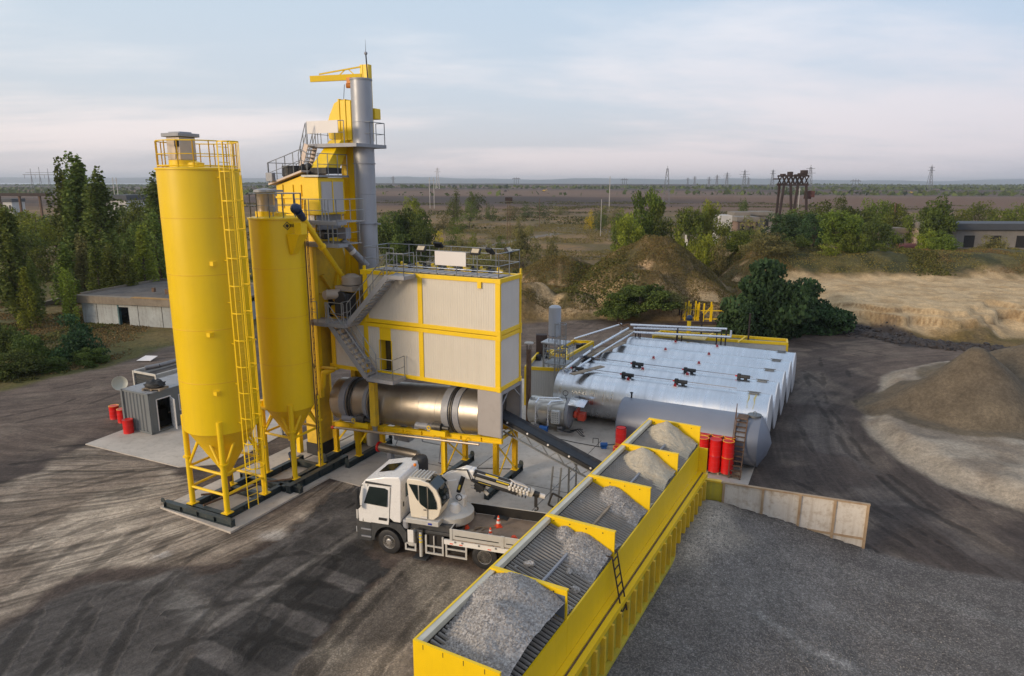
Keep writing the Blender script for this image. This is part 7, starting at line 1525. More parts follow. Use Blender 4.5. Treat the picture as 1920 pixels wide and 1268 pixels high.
for o_ in list(tk.children):
    if o_.name.split('.')[0] in ('cab_body', 'door', 'door_seam', 'roof_trim', 'windscreen', 'mirror', 'roof_hatch', 'rear_window', 'rear_vent', 'air_intake', 'beacon', 'front_grille'): o_.location.z = 0.33
# things lying on the bed
def on_bed(x, y, z=1.10): return (-5.05+x*math.cos(TRA)-y*math.sin(TRA), 25.62+x*math.sin(TRA)+y*math.cos(TRA), z)
def cone(loc, label, rz):
    t = thing('traffic_cone', label, 'traffic cone', loc, rz, 'traffic cones on the truck bed')
    MB().box(-0.14, 0.14, -0.14, 0.14, 0, 0.03).build('cone_base', CONEO, t, smooth=False, bevel=0.01)
    b = MB().lathe([(0.11, 0.03), (0.03, 0.48), (0.02, 0.5), (0.001, 0.5)], n=18); b.build('cone_body', CONEO, t)
    MB().lathe([(0.088, 0.17), (0.0895, 0.17), (0.071, 0.27), (0.07, 0.27)], n=18).lathe([(0.054, 0.36), (0.055, 0.36), (0.046, 0.41), (0.045, 0.41)], n=18).build('white_band', SIGNW, t)
cone(on_bed(4.25, 1.55), 'orange and white traffic cone standing farther back on the truck bed', 0.3); cone(on_bed(4.25, 0.5), 'orange and white traffic cone near the dropside of the truck bed', 0.9)
for k, (x, y, lab) in enumerate(((3.0, 1.05, 'orange hard hat by the timber pile on the truck bed'), (5.15, 0.75, 'orange hard hat lying right of the cones on the truck bed'))):
    o = MB().lathe([(0.15, 0.0), (0.155, 0.02), (0.12, 0.03), (0.115, 0.09), (0.08, 0.14), (0.001, 0.16)], n=18).build('hard_hat', CONEO, None); o.location = on_bed(x, y); tag(o, lab, 'hard hat', 'hard hats on the truck bed')
slab_l = ['uppermost board of the timber pile on the truck bed', 'short board crossing the timber pile on the truck bed', 'long thin pole running towards the farther cone', 'board at the left foot of the timber pile', 'rough board lying under the pile nearest the dropside', 'thin stick lying across the bed right of the cones', 'splintered board between the pile and front cone', 'pale narrow board beside the right hard hat', 'dark bent bar near the rear of the bed']
for k, (x0_, y0_, x1_, y1_, h) in enumerate([(3.1, 0.35, 3.6, 1.3, 0.12), (3.0, 0.5, 3.9, 0.9, 0.16), (3.4, 1.0, 4.3, 1.5, 0.1), (2.95, 0.25, 3.25, 1.0, 0.05), (3.3, 0.2, 4.0, 0.35, 0.04), (4.5, 0.3, 5.4, 0.2, 0.03), (3.5, 0.3, 3.75, 1.2, 0.08), (5.0, 0.5, 5.9, 0.62, 0.03), (5.6, 0.35, 6.2, 0.75, 0.05)]):
    p, q = Vector(on_bed(x0_, y0_, 1.13+h)), Vector(on_bed(x1_, y1_, 1.12)); o = MB().bar((0, 0, 0), q-p, 0.09 if k not in (2, 5) else 0.03, 0.03).build('timber_board', WOOD if k != 8 else RUSTD, None, smooth=False); o.location = p; tag(o, slab_l[k], 'board', 'timber on the truck bed')
# ================================================================ TREES
def leafmat(name, c, var=0.5, trans=0.2):
    m = bpy.data.materials.new(name); m.use_nodes = True; t = m.node_tree; b = t.nodes['Principled BSDF']
    a = N(t, 'ShaderNodeAttribute'); a.attribute_name = 'tint'; oi = N(t, 'ShaderNodeObjectInfo')
    lo = tuple(x*(1-var) for x in c); hi = (min(1, c[0]*(1+var*1.15)), c[1]*(1+var*0.9), c[2]*(1+var*0.35))
    col = MIX(t, a.outputs['Fac'], lo, hi)
    h = N(t, 'ShaderNodeHueSaturation'); t.links.new(col, h.inputs['Color']); t.links.new(M(t, 'ADD', 0.478, M(t, 'MULTIPLY', oi.outputs['Random'], 0.04)), h.inputs['Hue']); t.links.new(M(t, 'ADD', 0.80, M(t, 'MULTIPLY', oi.outputs['Random'], 0.4)), h.inputs['Value'])
    t.links.new(h.outputs[0], b.inputs['Base Color']); b.inputs['Roughness'].default_value = 0.75; b.inputs['Specular IOR Level'].default_value = 0.15
    tr = N(t, 'ShaderNodeBsdfTranslucent'); t.links.new(h.outputs[0], tr.inputs['Color']); mx = N(t, 'ShaderNodeMixShader'); mx.inputs[0].default_value = trans
    t.links.new(b.outputs[0], mx.inputs[1]); t.links.new(tr.outputs[0], mx.inputs[2]); out = t.nodes['Material Output']; t.links.new(mx.outputs[0], out.inputs['Surface']); return m
LF = {'dark': leafmat('dark_leaves', (0.080, 0.115, 0.030), 0.5), 'blue': leafmat('blue_green_leaves', (0.046, 0.088, 0.040), 0.5), 'mid': leafmat('green_leaves', (0.105, 0.142, 0.028), 0.5),
      'light': leafmat('light_green_leaves', (0.185, 0.225, 0.032), 0.45), 'yellow': leafmat('yellow_leaves', (0.42, 0.33, 0.02), 0.4), 'olive': leafmat('olive_leaves', (0.17, 0.165, 0.065), 0.45), 'poplar': leafmat('poplar_leaves', (0.125, 0.170, 0.040), 0.45)}
def cards(P, S, T, nrmbias=None):
    n = len(P); a = rng.normal(size=(n, 3)); a /= np.linalg.norm(a, axis=1)[:, None]; b = rng.normal(size=(n, 3)); b -= a*(a*b).sum(1)[:, None]; b /= np.linalg.norm(b, axis=1)[:, None]
    S = S[:, None]; c = np.cross(a, b)*S*0.18
    V = np.stack([P-a*S*0.5, P+b*S*0.32+c, P+a*S*0.5, P-b*S*0.32-c], 1).reshape(-1, 3)
    return V, np.repeat(T, 1)
def leafmesh(name, P, S, T, m):
    V, T = cards(P, S, T); n = len(P); me = bpy.data.meshes.new(name)
    me.vertices.add(4*n); me.vertices.foreach_set('co', V.astype(np.float32).ravel()); me.loops.add(4*n); me.loops.foreach_set('vertex_index', np.arange(4*n, dtype=np.int32))
    me.polygons.add(n); me.polygons.foreach_set('loop_start', np.arange(0, 4*n, 4, dtype=np.int32)); me.polygons.foreach_set('loop_total', np.full(n, 4, np.int32)); me.update()
    at = me.attributes.new('tint', 'FLOAT', 'FACE'); at.data.foreach_set('value', np.clip(T, 0, 1).astype(np.float32)); me.materials.append(m); return me
def crown_pts(kind, nl):
    """unit tree: height 1, crown radius ~0.5 in x/y before scaling"""
    cl = []
    if kind == 'broad':
        k = 46
        while len(cl) < k:
            p = rng.uniform(-1, 1, 3)
            if np.linalg.norm(p) < 1 and np.linalg.norm(p) > 0.35: cl.append((p[0]*0.40, p[1]*0.40, 0.55+p[2]*0.38, rng.uniform(0.10, 0.18)))
    elif kind == 'bush':
        k = 44
        while len(cl) < k:
            p = rng.uniform(-1, 1, 3); p[2] = abs(p[2]); lim = 0.74+0.34*math.sin(3*math.atan2(p[1], p[0])+len(ARCH))*math.cos(2.3*p[2]+len(ARCH))
            if np.linalg.norm(p) < lim: cl.append((p[0]*0.42, p[1]*0.42, 0.04+p[2]*0.80, rng.uniform(0.09, 0.19)))
    elif kind == 'poplar':
        for k in range(44):
            z = rng.uniform(0.10, 0.96); r = 0.42*math.sin(PI*min(1, (z+0.12)/1.12)**0.8)**0.8*rng.uniform(0.2, 1.0); a = rng.uniform(0, 2*PI); cl.append((r*math.cos(a), r*math.sin(a), z, rng.uniform(0.08, 0.15)))
    elif kind == 'willow':
        for k in range(50):
            a = rng.uniform(0, 2*PI); r = 0.46*rng.uniform(0.15, 1)**0.6; z = 0.12+0.72*(1-(r/0.55)**2)*rng.uniform(0.15, 1.05); cl.append((r*math.cos(a), r*math.sin(a), z, rng.uniform(0.09, 0.17)))
    cl = np.array(cl); w = cl[:, 3]**2.2; w /= w.sum(); idx = rng.choice(len(cl), nl, p=w)
    g = rng.normal(size=(nl, 3)); g /= np.linalg.norm(g, axis=1)[:, None]; rad = rng.uniform(0.2, 1.0, nl)**0.45
    sc = np.array([1, 1, 0.72 if kind != 'poplar' else 1.5]); P = cl[idx, :3] + g*(rad*cl[idx, 3])[:, None]*sc
    tint = rng.uniform(0.1, 0.75, len(cl))[idx] + rng.normal(0, 0.16, nl); P[:, 2] = np.maximum(P[:, 2], 0.02)
    return P, tint, cl
ARCH = {}
def arche(kind, mk, nl, H, Wd, ls, v=0):
    key = (kind, mk, v, nl)
    if key in ARCH: return ARCH[key]
    P, T, cl = crown_pts(kind, nl); P = P*np.array([Wd, Wd, H]); S = ls*rng.uniform(0.6, 1.3, nl)
    cm = leafmesh('crown', P, S, T, LF[mk])
    b = MB(); r = 0.025*H*(0.6 if kind in ('bush', 'willow', 'poplar') else 1); zt = H*(0.45 if kind != 'poplar' else 0.9)
    pr = Vector((0, 0, -0.3)); pts = [pr]
    for k in range(1, 5): pts.append(Vector((0.03*Wd*math.sin(k*2+v), 0.03*Wd*math.cos(k*1.7+v), zt*k/4)))
    for k in range(4): b.tube(pts[k], pts[k+1], r*(1-k*0.18), 7, r*(1-(k+1)*0.18), caps=False)
    for j in rng.choice(len(cl), 9, replace=False):
        q = Vector((cl[j, 0]*Wd, cl[j, 1]*Wd, cl[j, 2]*H)); s = pts[2] if q.z > pts[2].z else pts[1]
        if kind in ('bush', 'willow'): s = Vector((0, 0, 0.05*H))
        m_ = (s+q)/2+Vector((0, 0, 0.04*H)); b.tube(s, m_, r*0.45, 5, r*0.3, caps=False); b.tube(m_, q, r*0.3, 5, r*0.1, caps=False)
    me_t = bpy.data.meshes.new('trunk'); me_t.from_pydata(b.v, [], b.f); me_t.materials.append(BARK); me_t.polygons.foreach_set('use_smooth', [True]*len(me_t.polygons))
    ARCH[key] = (cm, me_t, H, Wd); return ARCH[key]
KIND = {'broad': (9, 8, 0.34), 'bush': (5, 7, 0.26), 'poplar': (18, 5.5, 0.42), 'willow': (6, 7.5, 0.24)}
def tree(name, label, kind, mk, X_, Y_, H_, W_, cat='tree', group=None, nl=2600, v=0, ls=None, sink=0.0, rz=None):
    bh, bw, l0 = KIND[kind]; cm, tm, H0, W0 = arche(kind, mk, nl, bh, bw, ls or l0, v)
    e = thing(name, label, cat, (X_, Y_, hz(X_, Y_)-0.1-sink), rng.uniform(0, 6.28) if rz is None else rz, group); sx, sz = W_/W0, H_/H0; e.scale = (sx, sx, sz)
    for nm, me_ in (('crown', cm), ('trunk', tm)): o = bpy.data.objects.new(nm, me_); C.objects.link(o); o.parent = e
    return e
def tpx(name, label, kind, mk, px, ptop, wpx, Yd, cat='tree', group=None, **k):
    if kind == 'poplar': wpx *= 1.4
    X_, Zt = AT(px, ptop, Yd); g0 = hz(X_, Yd); return tree(name, label, kind, mk, X_, Yd, max(0.8, Zt-g0), wpx/FPX*Yd*1.05, cat, group, **k)
# --- left side
for a in [
 ('poplar_tree', 'tallest dark poplar rising above the horizon left of the big silo', 'poplar', 'poplar', 143, 303, 62, 98, 9000),
 ('poplar_tree', 'slim dark poplar just left of the tallest one', 'poplar', 'poplar', 112, 318, 46, 101, 6000),
 ('poplar_tree', 'poplar with a broad pointed crown right of the tallest one', 'poplar', 'poplar', 178, 344, 62, 94, 9000),
 ('poplar_tree', 'large poplar cut off by the left edge of the photo', 'poplar', 'poplar', 12, 400, 62, 72, 9000),
 ('poplar_tree', 'small pointed poplar beside the one at the left edge', 'poplar', 'poplar', 55, 488, 34, 76, 4000),
 ('young_poplar', 'pale young poplar in front of the small pointed one', 'poplar', 'light', 42, 508, 30, 70, 4000),
 ('young_poplar', 'light young poplar below the tallest poplars', 'poplar', 'mid', 118, 458, 42, 84, 4000),
 ('young_poplar', 'olive young poplar left of the ruined building', 'poplar', 'olive', 148, 445, 38, 86, 4000),
 ('young_poplar', 'green young poplar behind the left end of the ruined building', 'poplar', 'mid', 176, 458, 36, 82, 4000),
 ('young_poplar', 'light green young poplar over the ruined roof', 'poplar', 'mid', 205, 462, 42, 81, 4000),
 ('young_poplar', 'young poplar over the middle of the ruined roof', 'poplar', 'mid', 232, 474, 34, 80, 4000),
 ('young_poplar', 'young poplar with yellowish leaves toward the silo', 'poplar', 'light', 262, 430, 42, 84, 4000),
 ('young_poplar', 'taller young poplar close to the silo edge', 'poplar', 'poplar', 288, 405, 48, 88, 4000),
 ('young_poplar', 'small light poplar on the grass in front of the old wall', 'poplar', 'light', 121, 500, 30, 72, 4000)]:
    tpx(a[0], a[1], a[2], a[3], a[4], a[5], a[6], a[7], nl=a[8], group='poplars left of the silos', v=len(ARCH) % 3 if a[0] == 'poplar_tree' else int(a[4]) % 2, cat='poplar')
wood_l = [(60, 385, 90, 130, 'broad', 'light'), (95, 400, 90, 140, 'broad', 'mid'), (40, 420, 80, 120, 'broad', 'mid'), (230, 372, 90, 140, 'broad', 'mid'), (270, 352, 80, 120, 'broad', 'mid'), (296, 340, 70, 112, 'poplar', 'poplar'), (215, 400, 70, 120, 'broad', 'mid'), (250, 410, 80, 110, 'broad', 'poplar'), (20, 380, 70, 150, 'broad', 'light'), (285, 440, 70, 100, 'broad', 'mid'), (75, 450, 70, 105, 'bush', 'mid'), (240, 440, 60, 98, 'bush', 'light')]
wl_lab = ['light green tree mass left of the poplars', 'mid green tree just left of the dark poplars', 'green tree behind the left edge poplar', 'rounded green tree right of the poplars', 'tall green tree near the silo', 'slim tree touching the silo edge under the horizon', 'green tree below the far white shed', 'dark tree behind the young poplars', 'pale tree on the far left below the gallery', 'low tree against the silo side', 'shrubby tree at the foot of the left trees', 'bright shrub among the young poplars']
for a, lb in zip(wood_l, wl_lab): tpx('broadleaf_tree', lb, a[4], a[5], a[0], a[1], a[2], a[3], nl=3600, group='trees on the left', v=int(a[0]) % 2)
for a, lb in zip([(132, 565, 110, 57, 'blue'), (60, 592, 110, 56, 'dark'), (10, 570, 90, 58, 'dark'), (15, 640, 120, 52, 'dark'), (165, 640, 70, 55.5, 'dark'), (90, 650, 80, 53.5, 'dark'), (25, 600, 60, 62, 'mid')],
    ['dense dark green bush in front of the ruined building', 'dark bush with an open centre left of the densest one', 'dark bush at the left edge of the photo', 'low dark bush beside the road at the left edge', 'small dark bush at the roadside below the ruined wall', 'roadside bush between the two dark bushes', 'greener bush behind the left dark bushes']):
    tpx('dark_bush', lb, 'bush', a[4], a[0], a[1], a[2], a[3], cat='bush', group='dark bushes left of the road', nl=7000, v=int(a[0]) % 2, ls=0.24)
# --- field in the middle
mid = [(728, 385, 70, 118, 'broad', 'dark', 6000, 'dark tree beside the chimney'), (768, 378, 76, 122, 'broad', 'dark', 6000, 'large dark green tree right of the chimney'), (795, 395, 50, 116, 'broad', 'dark', 4000, 'smaller dark tree at the right of the chimney group'), (775, 363, 46, 175, 'broad', 'light', 3000, 'bright tree top behind the chimney group'), (748, 420, 80, 112, 'bush', 'dark', 5000, 'low dark undergrowth right of the chimney'),
 (850, 372, 36, 260, 'broad', 'mid', 1500, 'round green tree in the far field'), (856, 358, 22, 300, 'poplar', 'mid', 1500, 'slim tree in the far field'), (893, 356, 42, 290, 'broad', 'dark', 2000, 'dark round tree in the far field'), (918, 373, 26, 280, 'bush', 'dark', 1500, 'dark low bush right of the dark round tree'), (880, 372, 34, 240, 'broad', 'mid', 1500, 'light green bush left of the dark round tree'),
 (858, 386, 36, 210, 'bush', 'mid', 1500, 'green bush below the far field trees'), (822, 420, 26, 165, 'bush', 'yellow', 1500, 'yellow bush left in the field'), (847, 415, 36, 170, 'bush', 'mid', 1500, 'green bush beside the yellow one'), (866, 422, 30, 165, 'bush', 'olive', 1200, 'olive bush in the middle of the field'), (886, 424, 26, 160, 'bush', 'light', 1500, 'bright green bush before the field road'), (940, 424, 30, 160, 'bush', 'mid', 1500, 'green bush beside the stork-nest pole'),
 (982, 408, 64, 122, 'willow', 'olive', 5000, 'sparse olive tree with a visible trunk beside the field road'), (905, 440, 60, 112, 'willow', 'olive', 2500, 'thin shrub in front of the field road'), (1035, 418, 40, 135, 'bush', 'olive', 1500, 'small olive shrub right of the sparse tree'),
 (960, 375, 40, 330, 'bush', 'olive', 1200, 'grey shrubs behind the pole'), (990, 373, 40, 320, 'bush', 'dark', 1200, 'dark shrub in the far field centre'), (1020, 374, 50, 330, 'bush', 'dark', 1200, 'long dark shrub in the far field'), (1050, 378, 40, 340, 'bush', 'olive', 1200, 'low grey shrub in the far field'), (975, 391, 24, 230, 'bush', 'olive', 1000, 'round grey shrub in the mid field'), (1107, 380, 22, 230, 'bush', 'yellow', 1200, 'yellow-orange bush at the field edge'), (1128, 383, 36, 225, 'bush', 'dark', 1500, 'dark bush beside the yellow-orange one'), (1130, 372, 60, 270, 'bush', 'olive', 1500, 'grey-green thicket behind the dark bush'), (1160, 374, 40, 260, 'bush', 'olive', 1200, 'grey thicket at the field end'), (730, 372, 50, 220, 'bush', 'mid', 1500, 'green bushes behind the chimney'), (830, 385, 40, 230, 'bush', 'olive', 1200, 'olive bush left of the far trees')]
for a in mid: tpx('field_bush' if a[4] != 'broad' else 'field_tree', a[7], a[4], a[5], a[0], a[1], a[2], a[3], nl=a[6], cat='bush' if a[4] in ('bush', 'willow') else 'tree', group='bushes in the field', v=int(a[0]) % 2)
# --- right side belt
rt = [(1215, 344, 66, 118, 'broad', 'mid', 6000, 'tall bright tree left of the horizon pylon'), (1240, 372, 50, 116, 'broad', 'dark', 4000, 'dark-leaved part-tree right of the tall bright one'), (1180, 400, 60, 112, 'broad', 'light', 5000, 'light green tree above the big earth mound'), (1208, 400, 50, 110, 'bush', 'mid', 4000, 'light bush before the tall bright tree'), (1165, 385, 40, 120, 'broad', 'mid', 3000, 'left most tree of the right belt'),
 (1300, 372, 60, 135, 'broad', 'mid', 4000, 'green tree in the middle of the right belt'), (1333, 368, 46, 138, 'broad', 'light', 4000, 'pointed light tree in the right belt'), (1270, 395, 60, 125, 'bush', 'mid', 3000, 'low green tree behind the mound'), (1275, 415, 60, 112, 'bush', 'light', 3500, 'yellow-green bush behind the mound top'), (1312, 415, 50, 110, 'bush', 'light', 4000, 'yellow-green poplar shoots right of the mound'), (1330, 425, 44, 108, 'broad', 'light', 4000, 'bright green shoots in front of the belt'), (1352, 432, 50, 105, 'bush', 'olive', 3000, 'olive bush above the sand slope'), (1385, 415, 70, 112, 'bush', 'mid', 3500, 'green bush below the white ruin'), (1405, 400, 40, 125, 'bush', 'dark', 2500, 'dark bush left of the black gantry'),
 (1440, 425, 90, 100, 'willow', 'olive', 6000, 'broad olive willow shrub on the slope below the gantry'), (1475, 392, 80, 118, 'broad', 'blue', 5000, 'dark green tree at the gantry feet'), (1505, 382, 80, 122, 'broad', 'dark', 5000, 'dark tree right behind the gantry feet'), (1530, 395, 60, 112, 'broad', 'blue', 4000, 'dark tree between the gantry and the bright one'), (1550, 370, 70, 140, 'broad', 'dark', 4000, 'dark tree far behind the belt'), (1578, 385, 76, 104, 'broad', 'mid', 6000, 'bright pyramidal tree right of the gantry'), (1600, 410, 60, 102, 'bush', 'mid', 4000, 'green bush right of the pyramidal tree'), (1612, 372, 66, 135, 'broad', 'dark', 4500, 'dark tree behind the pyramidal one'), (1650, 360, 60, 160, 'broad', 'mid', 4000, 'tree against the dark plain'), (1645, 400, 60, 118, 'broad', 'dark', 4000, 'dark bush left of the red tank'), (1690, 378, 60, 150, 'broad', 'mid', 3500, 'light tree behind the red tank'), (1758, 360, 76, 125, 'broad', 'dark', 6500, 'large dark-topped tree left of the long shed'), (1745, 420, 50, 110, 'bush', 'light', 3500, 'bright low bush in front of the large dark-topped tree'), (1775, 420, 60, 106, 'bush', 'mid', 4000, 'pale green bush left of the shed'), (1820, 398, 50, 150, 'bush', 'yellow', 3000, 'yellow tree behind the long shed'), (1845, 372, 60, 185, 'broad', 'mid', 3000, 'green tree far behind the shed'), (1885, 385, 60, 160, 'broad', 'mid', 3000, 'tree over the right end of the shed'), (1915, 375, 50, 175, 'broad', 'mid', 3000, 'tree cut off at the right edge'), (1800, 385, 50, 170, 'broad', 'mid', 3000, 'green tree just left of the yellow one'), (1420, 385, 60, 170, 'bush', 'olive', 2500, 'olive bush behind the grey ruins'), (1360, 385, 60, 165, 'bush', 'mid', 2500, 'bush behind the white ruin'), (1395, 365, 20, 220, 'broad', 'dark', 2000, 'small round dark tree before the plain'), (1720, 392, 50, 140, 'broad', 'mid', 3000, 'tree between the red tank and the large tree'), (1560, 445, 50, 100, 'bush', 'light', 2000, 'small bright bush at the ridge'), (1500, 430, 50, 104, 'bush', 'dark', 3000, 'dark bush behind the sand hill'), (1640, 440, 50, 103, 'bush', 'mid', 2500, 'small bush on the ridge by the red tank'), (1245, 410, 50, 113, 'bush', 'mid', 3000, 'bush just behind the mound peak'), (1870, 430, 60, 118, 'bush', 'olive', 2500, 'low olive bush before the shed wall'), (1680, 395, 50, 130, 'bush', 'mid', 2500, 'dull bush above the red tank'), (1580, 362, 40, 200, 'broad', 'dark', 2000, 'dark tree top against the plain')]
for a in rt: tpx('broadleaf_tree' if a[4] == 'broad' else 'shrub', a[7], a[4], a[5], a[0], a[1], a[2]*1.05, a[3], nl=a[6], cat='tree' if a[4] == 'broad' else 'bush', group='trees and shrubs of the right belt', v=int(a[0]) % 2)
# --- foreground trees by the sand
def near(label, kind, mk, px, ptop, wpx, Yd, nl, ls, nm='large_bush', v=0): tpx(nm, label, kind, mk, px, ptop, wpx, Yd, nl=nl, ls=ls, cat='tree' if nm == 'dark_tree' else 'bush', group='large trees beside the yard', v=v)
near('big dark blue-green tree between the tanks and the sand', 'bush', 'blue', 1445, 464, 172, 68, 16000, 0.30, 'dark_tree', 3)
near('upper lobe tree right behind the big blue-green one', 'bush', 'blue', 1480, 480, 110, 69.5, 9000, 0.28, 'dark_tree', 3)
near('lower dark tree spreading right of the big blue-green one', 'bush', 'blue', 1540, 514, 140, 70, 11000, 0.28, 'dark_tree', 4)
near('dark tree filling the foot of the big blue-green one', 'bush', 'blue', 1420, 520, 100, 66.5, 9000, 0.28, 'dark_tree', 4)
near('olive shrub peeping between the two dark trees', 'bush', 'olive', 1500, 490, 70, 73, 5000, 0.26, v=5)
near('wide olive-green bush in front of the earth mound', 'willow', 'dark', 1205, 518, 130, 76, 12000, 0.26, v=6)
near('left lobe bush of the thicket before the mound', 'willow', 'dark', 1160, 535, 80, 75, 7000, 0.24, v=6)
near('right bush of the thicket beside the yellow racks', 'willow', 'olive', 1250, 535, 80, 76.5, 7000, 0.24, v=6)
# --- ground cover: tufts and low scrub, one mass
def tufts(name, label, n, region, ls, mk, dens=None):
    P = []
    while len(P) < n:
        m_ = n*3; x = rng.uniform(region[0], region[1], m_); y = rng.uniform(region[2], region[3], m_); k = dens(x, y) if dens else 0.5
        s = rng.uniform(size=m_) < k; P += list(zip(x[s], y[s]))
    P = np.array(P[:n]); z = height(P[:, 0], P[:, 1]); P3 = np.stack([P[:, 0], P[:, 1], z+rng.uniform(0.0, 0.35, n)*ls*2], 1)
    me_ = leafmesh(name, P3, ls*rng.uniform(0.5, 1.6, n), rng.uniform(0, 1, n), LF[mk]); o = bpy.data.objects.new(name, me_); C.objects.link(o); tag(o, label, 'vegetation', None, 'stuff')
ty = lambda x, y: ss(0.48, 0.62, fbm(x, y, 0.16, 3, 201))*(sdf_poly(x, y, yp) > 0.8)
LF['dry'] = leafmat('dry_grass', (0.19, 0.135, 0.058), 0.35); LF['mix'] = leafmat('olive_straw_grass', (0.150, 0.122, 0.045), 0.32); LF['dgreen'] = leafmat('green_scrub', (0.085, 0.088, 0.028), 0.5)
tufts('dry_grass', 'dry brown grass tufts on the mounds and the field', 90000, (-10, 75, 76, 130), 0.12, 'dry', lambda x, y: ty(x, y)*~((x > 33) & (y < 95)))
tufts('scrub', 'low green scrub on the mound flanks', 46000, (0, 90, 78, 135), 0.22, 'dgreen', lambda x, y: ss(0.55, 0.68, fbm(x, y, 0.10, 3, 211))*~((x > 33) & (y < 94)))
tufts('grass', 'rough grass and weeds on the left verge', 60000, (-75, -10, 50, 110), 0.20, 'dgreen', lambda x, y: ty(x, y))
tufts('weeds', 'dry weeds on the left verge', 40000, (-70, -12, 50, 100), 0.15, 'dry', lambda x, y: (sdf_poly(x, y, yp) > 1.2)*ss(0.5, 0.6, fbm(x, y, 0.2, 3, 221)))
tufts('mound_grass', 'olive and straw grass covering the earth mounds', 110000, (-10, 42, 77, 116), 0.125, 'mix', lambda x, y: ss(0.36, 0.5, fbm(x, y, 0.3, 3, 251))*(height(x, y) > 0.8)*~((x > 34.5) & (y < 96)))
tufts('ridge_grass', 'grass along the ridge above the sand shelf', 60000, (38, 110, 95, 128), 0.15, 'mix', lambda x, y: ss(0.36, 0.52, fbm(x, y, 0.2, 3, 252)))
tufts('plain_grass', 'tufted grass of the near plain', 70000, (-60, 120, 110, 260), 0.30, 'mix', lambda x, y: ss(0.42, 0.56, fbm(x, y, 0.06, 3, 253)))
tufts('field_scrub', 'scattered scrub across the far plain', 26000, (-200, 330, 180, 560), 0.75, 'dgreen', lambda x, y: ss(0.55, 0.64, fbm(x, y, 0.03, 4, 231)))
tufts('tree_belt', 'dark distant tree belts along the horizon', 16000, (-1500, 2200, 560, 2400), 5.5, 'dark', lambda x, y: ss(0.60, 0.66, fbm(x*0.15, y, 0.006, 3, 241)))
# clods of broken asphalt
rbp = [G(*p) for p in [(1560, 622), (1620, 624), (1700, 641), (1780, 650), (1920, 662), (2100, 672)]]
b = MB()
for k in range(1500):
    i = rng.integers(0, len(rbp)-1); f = rng.random(); x = rbp[i][0]*(1-f)+rbp[i+1][0]*f+rng.normal()*0.8; y = rbp[i][1]*(1-f)+rbp[i+1][1]*f+rng.normal()*0.9; s = 0.08+0.24*rng.random()**2.5
    z = hz(x, y); o_ = len(b.v); b.ball((x, y, z+s*0.3), s, 6, 4, (1.2, 0.9, 0.7))
    for q_ in range(o_, len(b.v)): v_ = b.v[q_]; b.v[q_] = (v_[0]+(rng.random()-.5)*s*.7, v_[1]+(rng.random()-.5)*s*.7, v_[2]+(rng.random()-.5)*s*.5)
o = b.build('asphalt_clods', mat('asphalt_clod', (0.045, 0.038, 0.037), 0.9, 0, 0.3, 1), None, smooth=False); tag(o, 'line of broken dark asphalt clods at the foot of the sand bank', 'rubble', None, 'stuff')
b = MB(); ns = 20000
dR = 2.85+np.abs(rng.normal(size=ns))*4.5; lR = rng.uniform(-4, 16.8, ns); far_ = rng.uniform(size=ns) < 0.25
xs_ = B0[0]+lR*BL[0]+dR*BW[0]; ys_ = B0[1]+lR*BL[1]+dR*BW[1]; ok_ = ((xs_-WALL_A[0])*(WALL_B[1]-WALL_A[1])-(ys_-WALL_A[1])*(WALL_B[0]-WALL_A[0]) > 0.3) & (ys_ > 12.5)
xs_, ys_ = xs_[ok_], ys_[ok_]; zs_g = height(xs_, ys_)
for x, y, z in zip(xs_.tolist(), ys_.tolist(), zs_g.tolist()):
    s_ = 0.010+0.020*random.random(); a_, c_ = random.uniform(.7, 1.4)*s_, random.uniform(.7, 1.4)*s_; o_ = len(b.v)
    b.v += [(x+a_, y+c_*.3, z), (x-a_, y, z), (x, y+c_, z), (x+a_*.2, y-c_, z), (x, y, z+s_)]; b.f += [(o_, o_+2, o_+4), (o_+2, o_+1, o_+4), (o_+1, o_+3, o_+4), (o_+3, o_, o_+4)]
RGR = gmat('ramp_gravel', (0.11, 0.10, 0.09), (0.33, 0.295, 0.265), 17)
o = b.build('scattered_gravel', RGR, None, smooth=False); tag(o, 'loose gravel stones scattered on the ramp by the yellow wall', 'gravel', None, 'stuff')

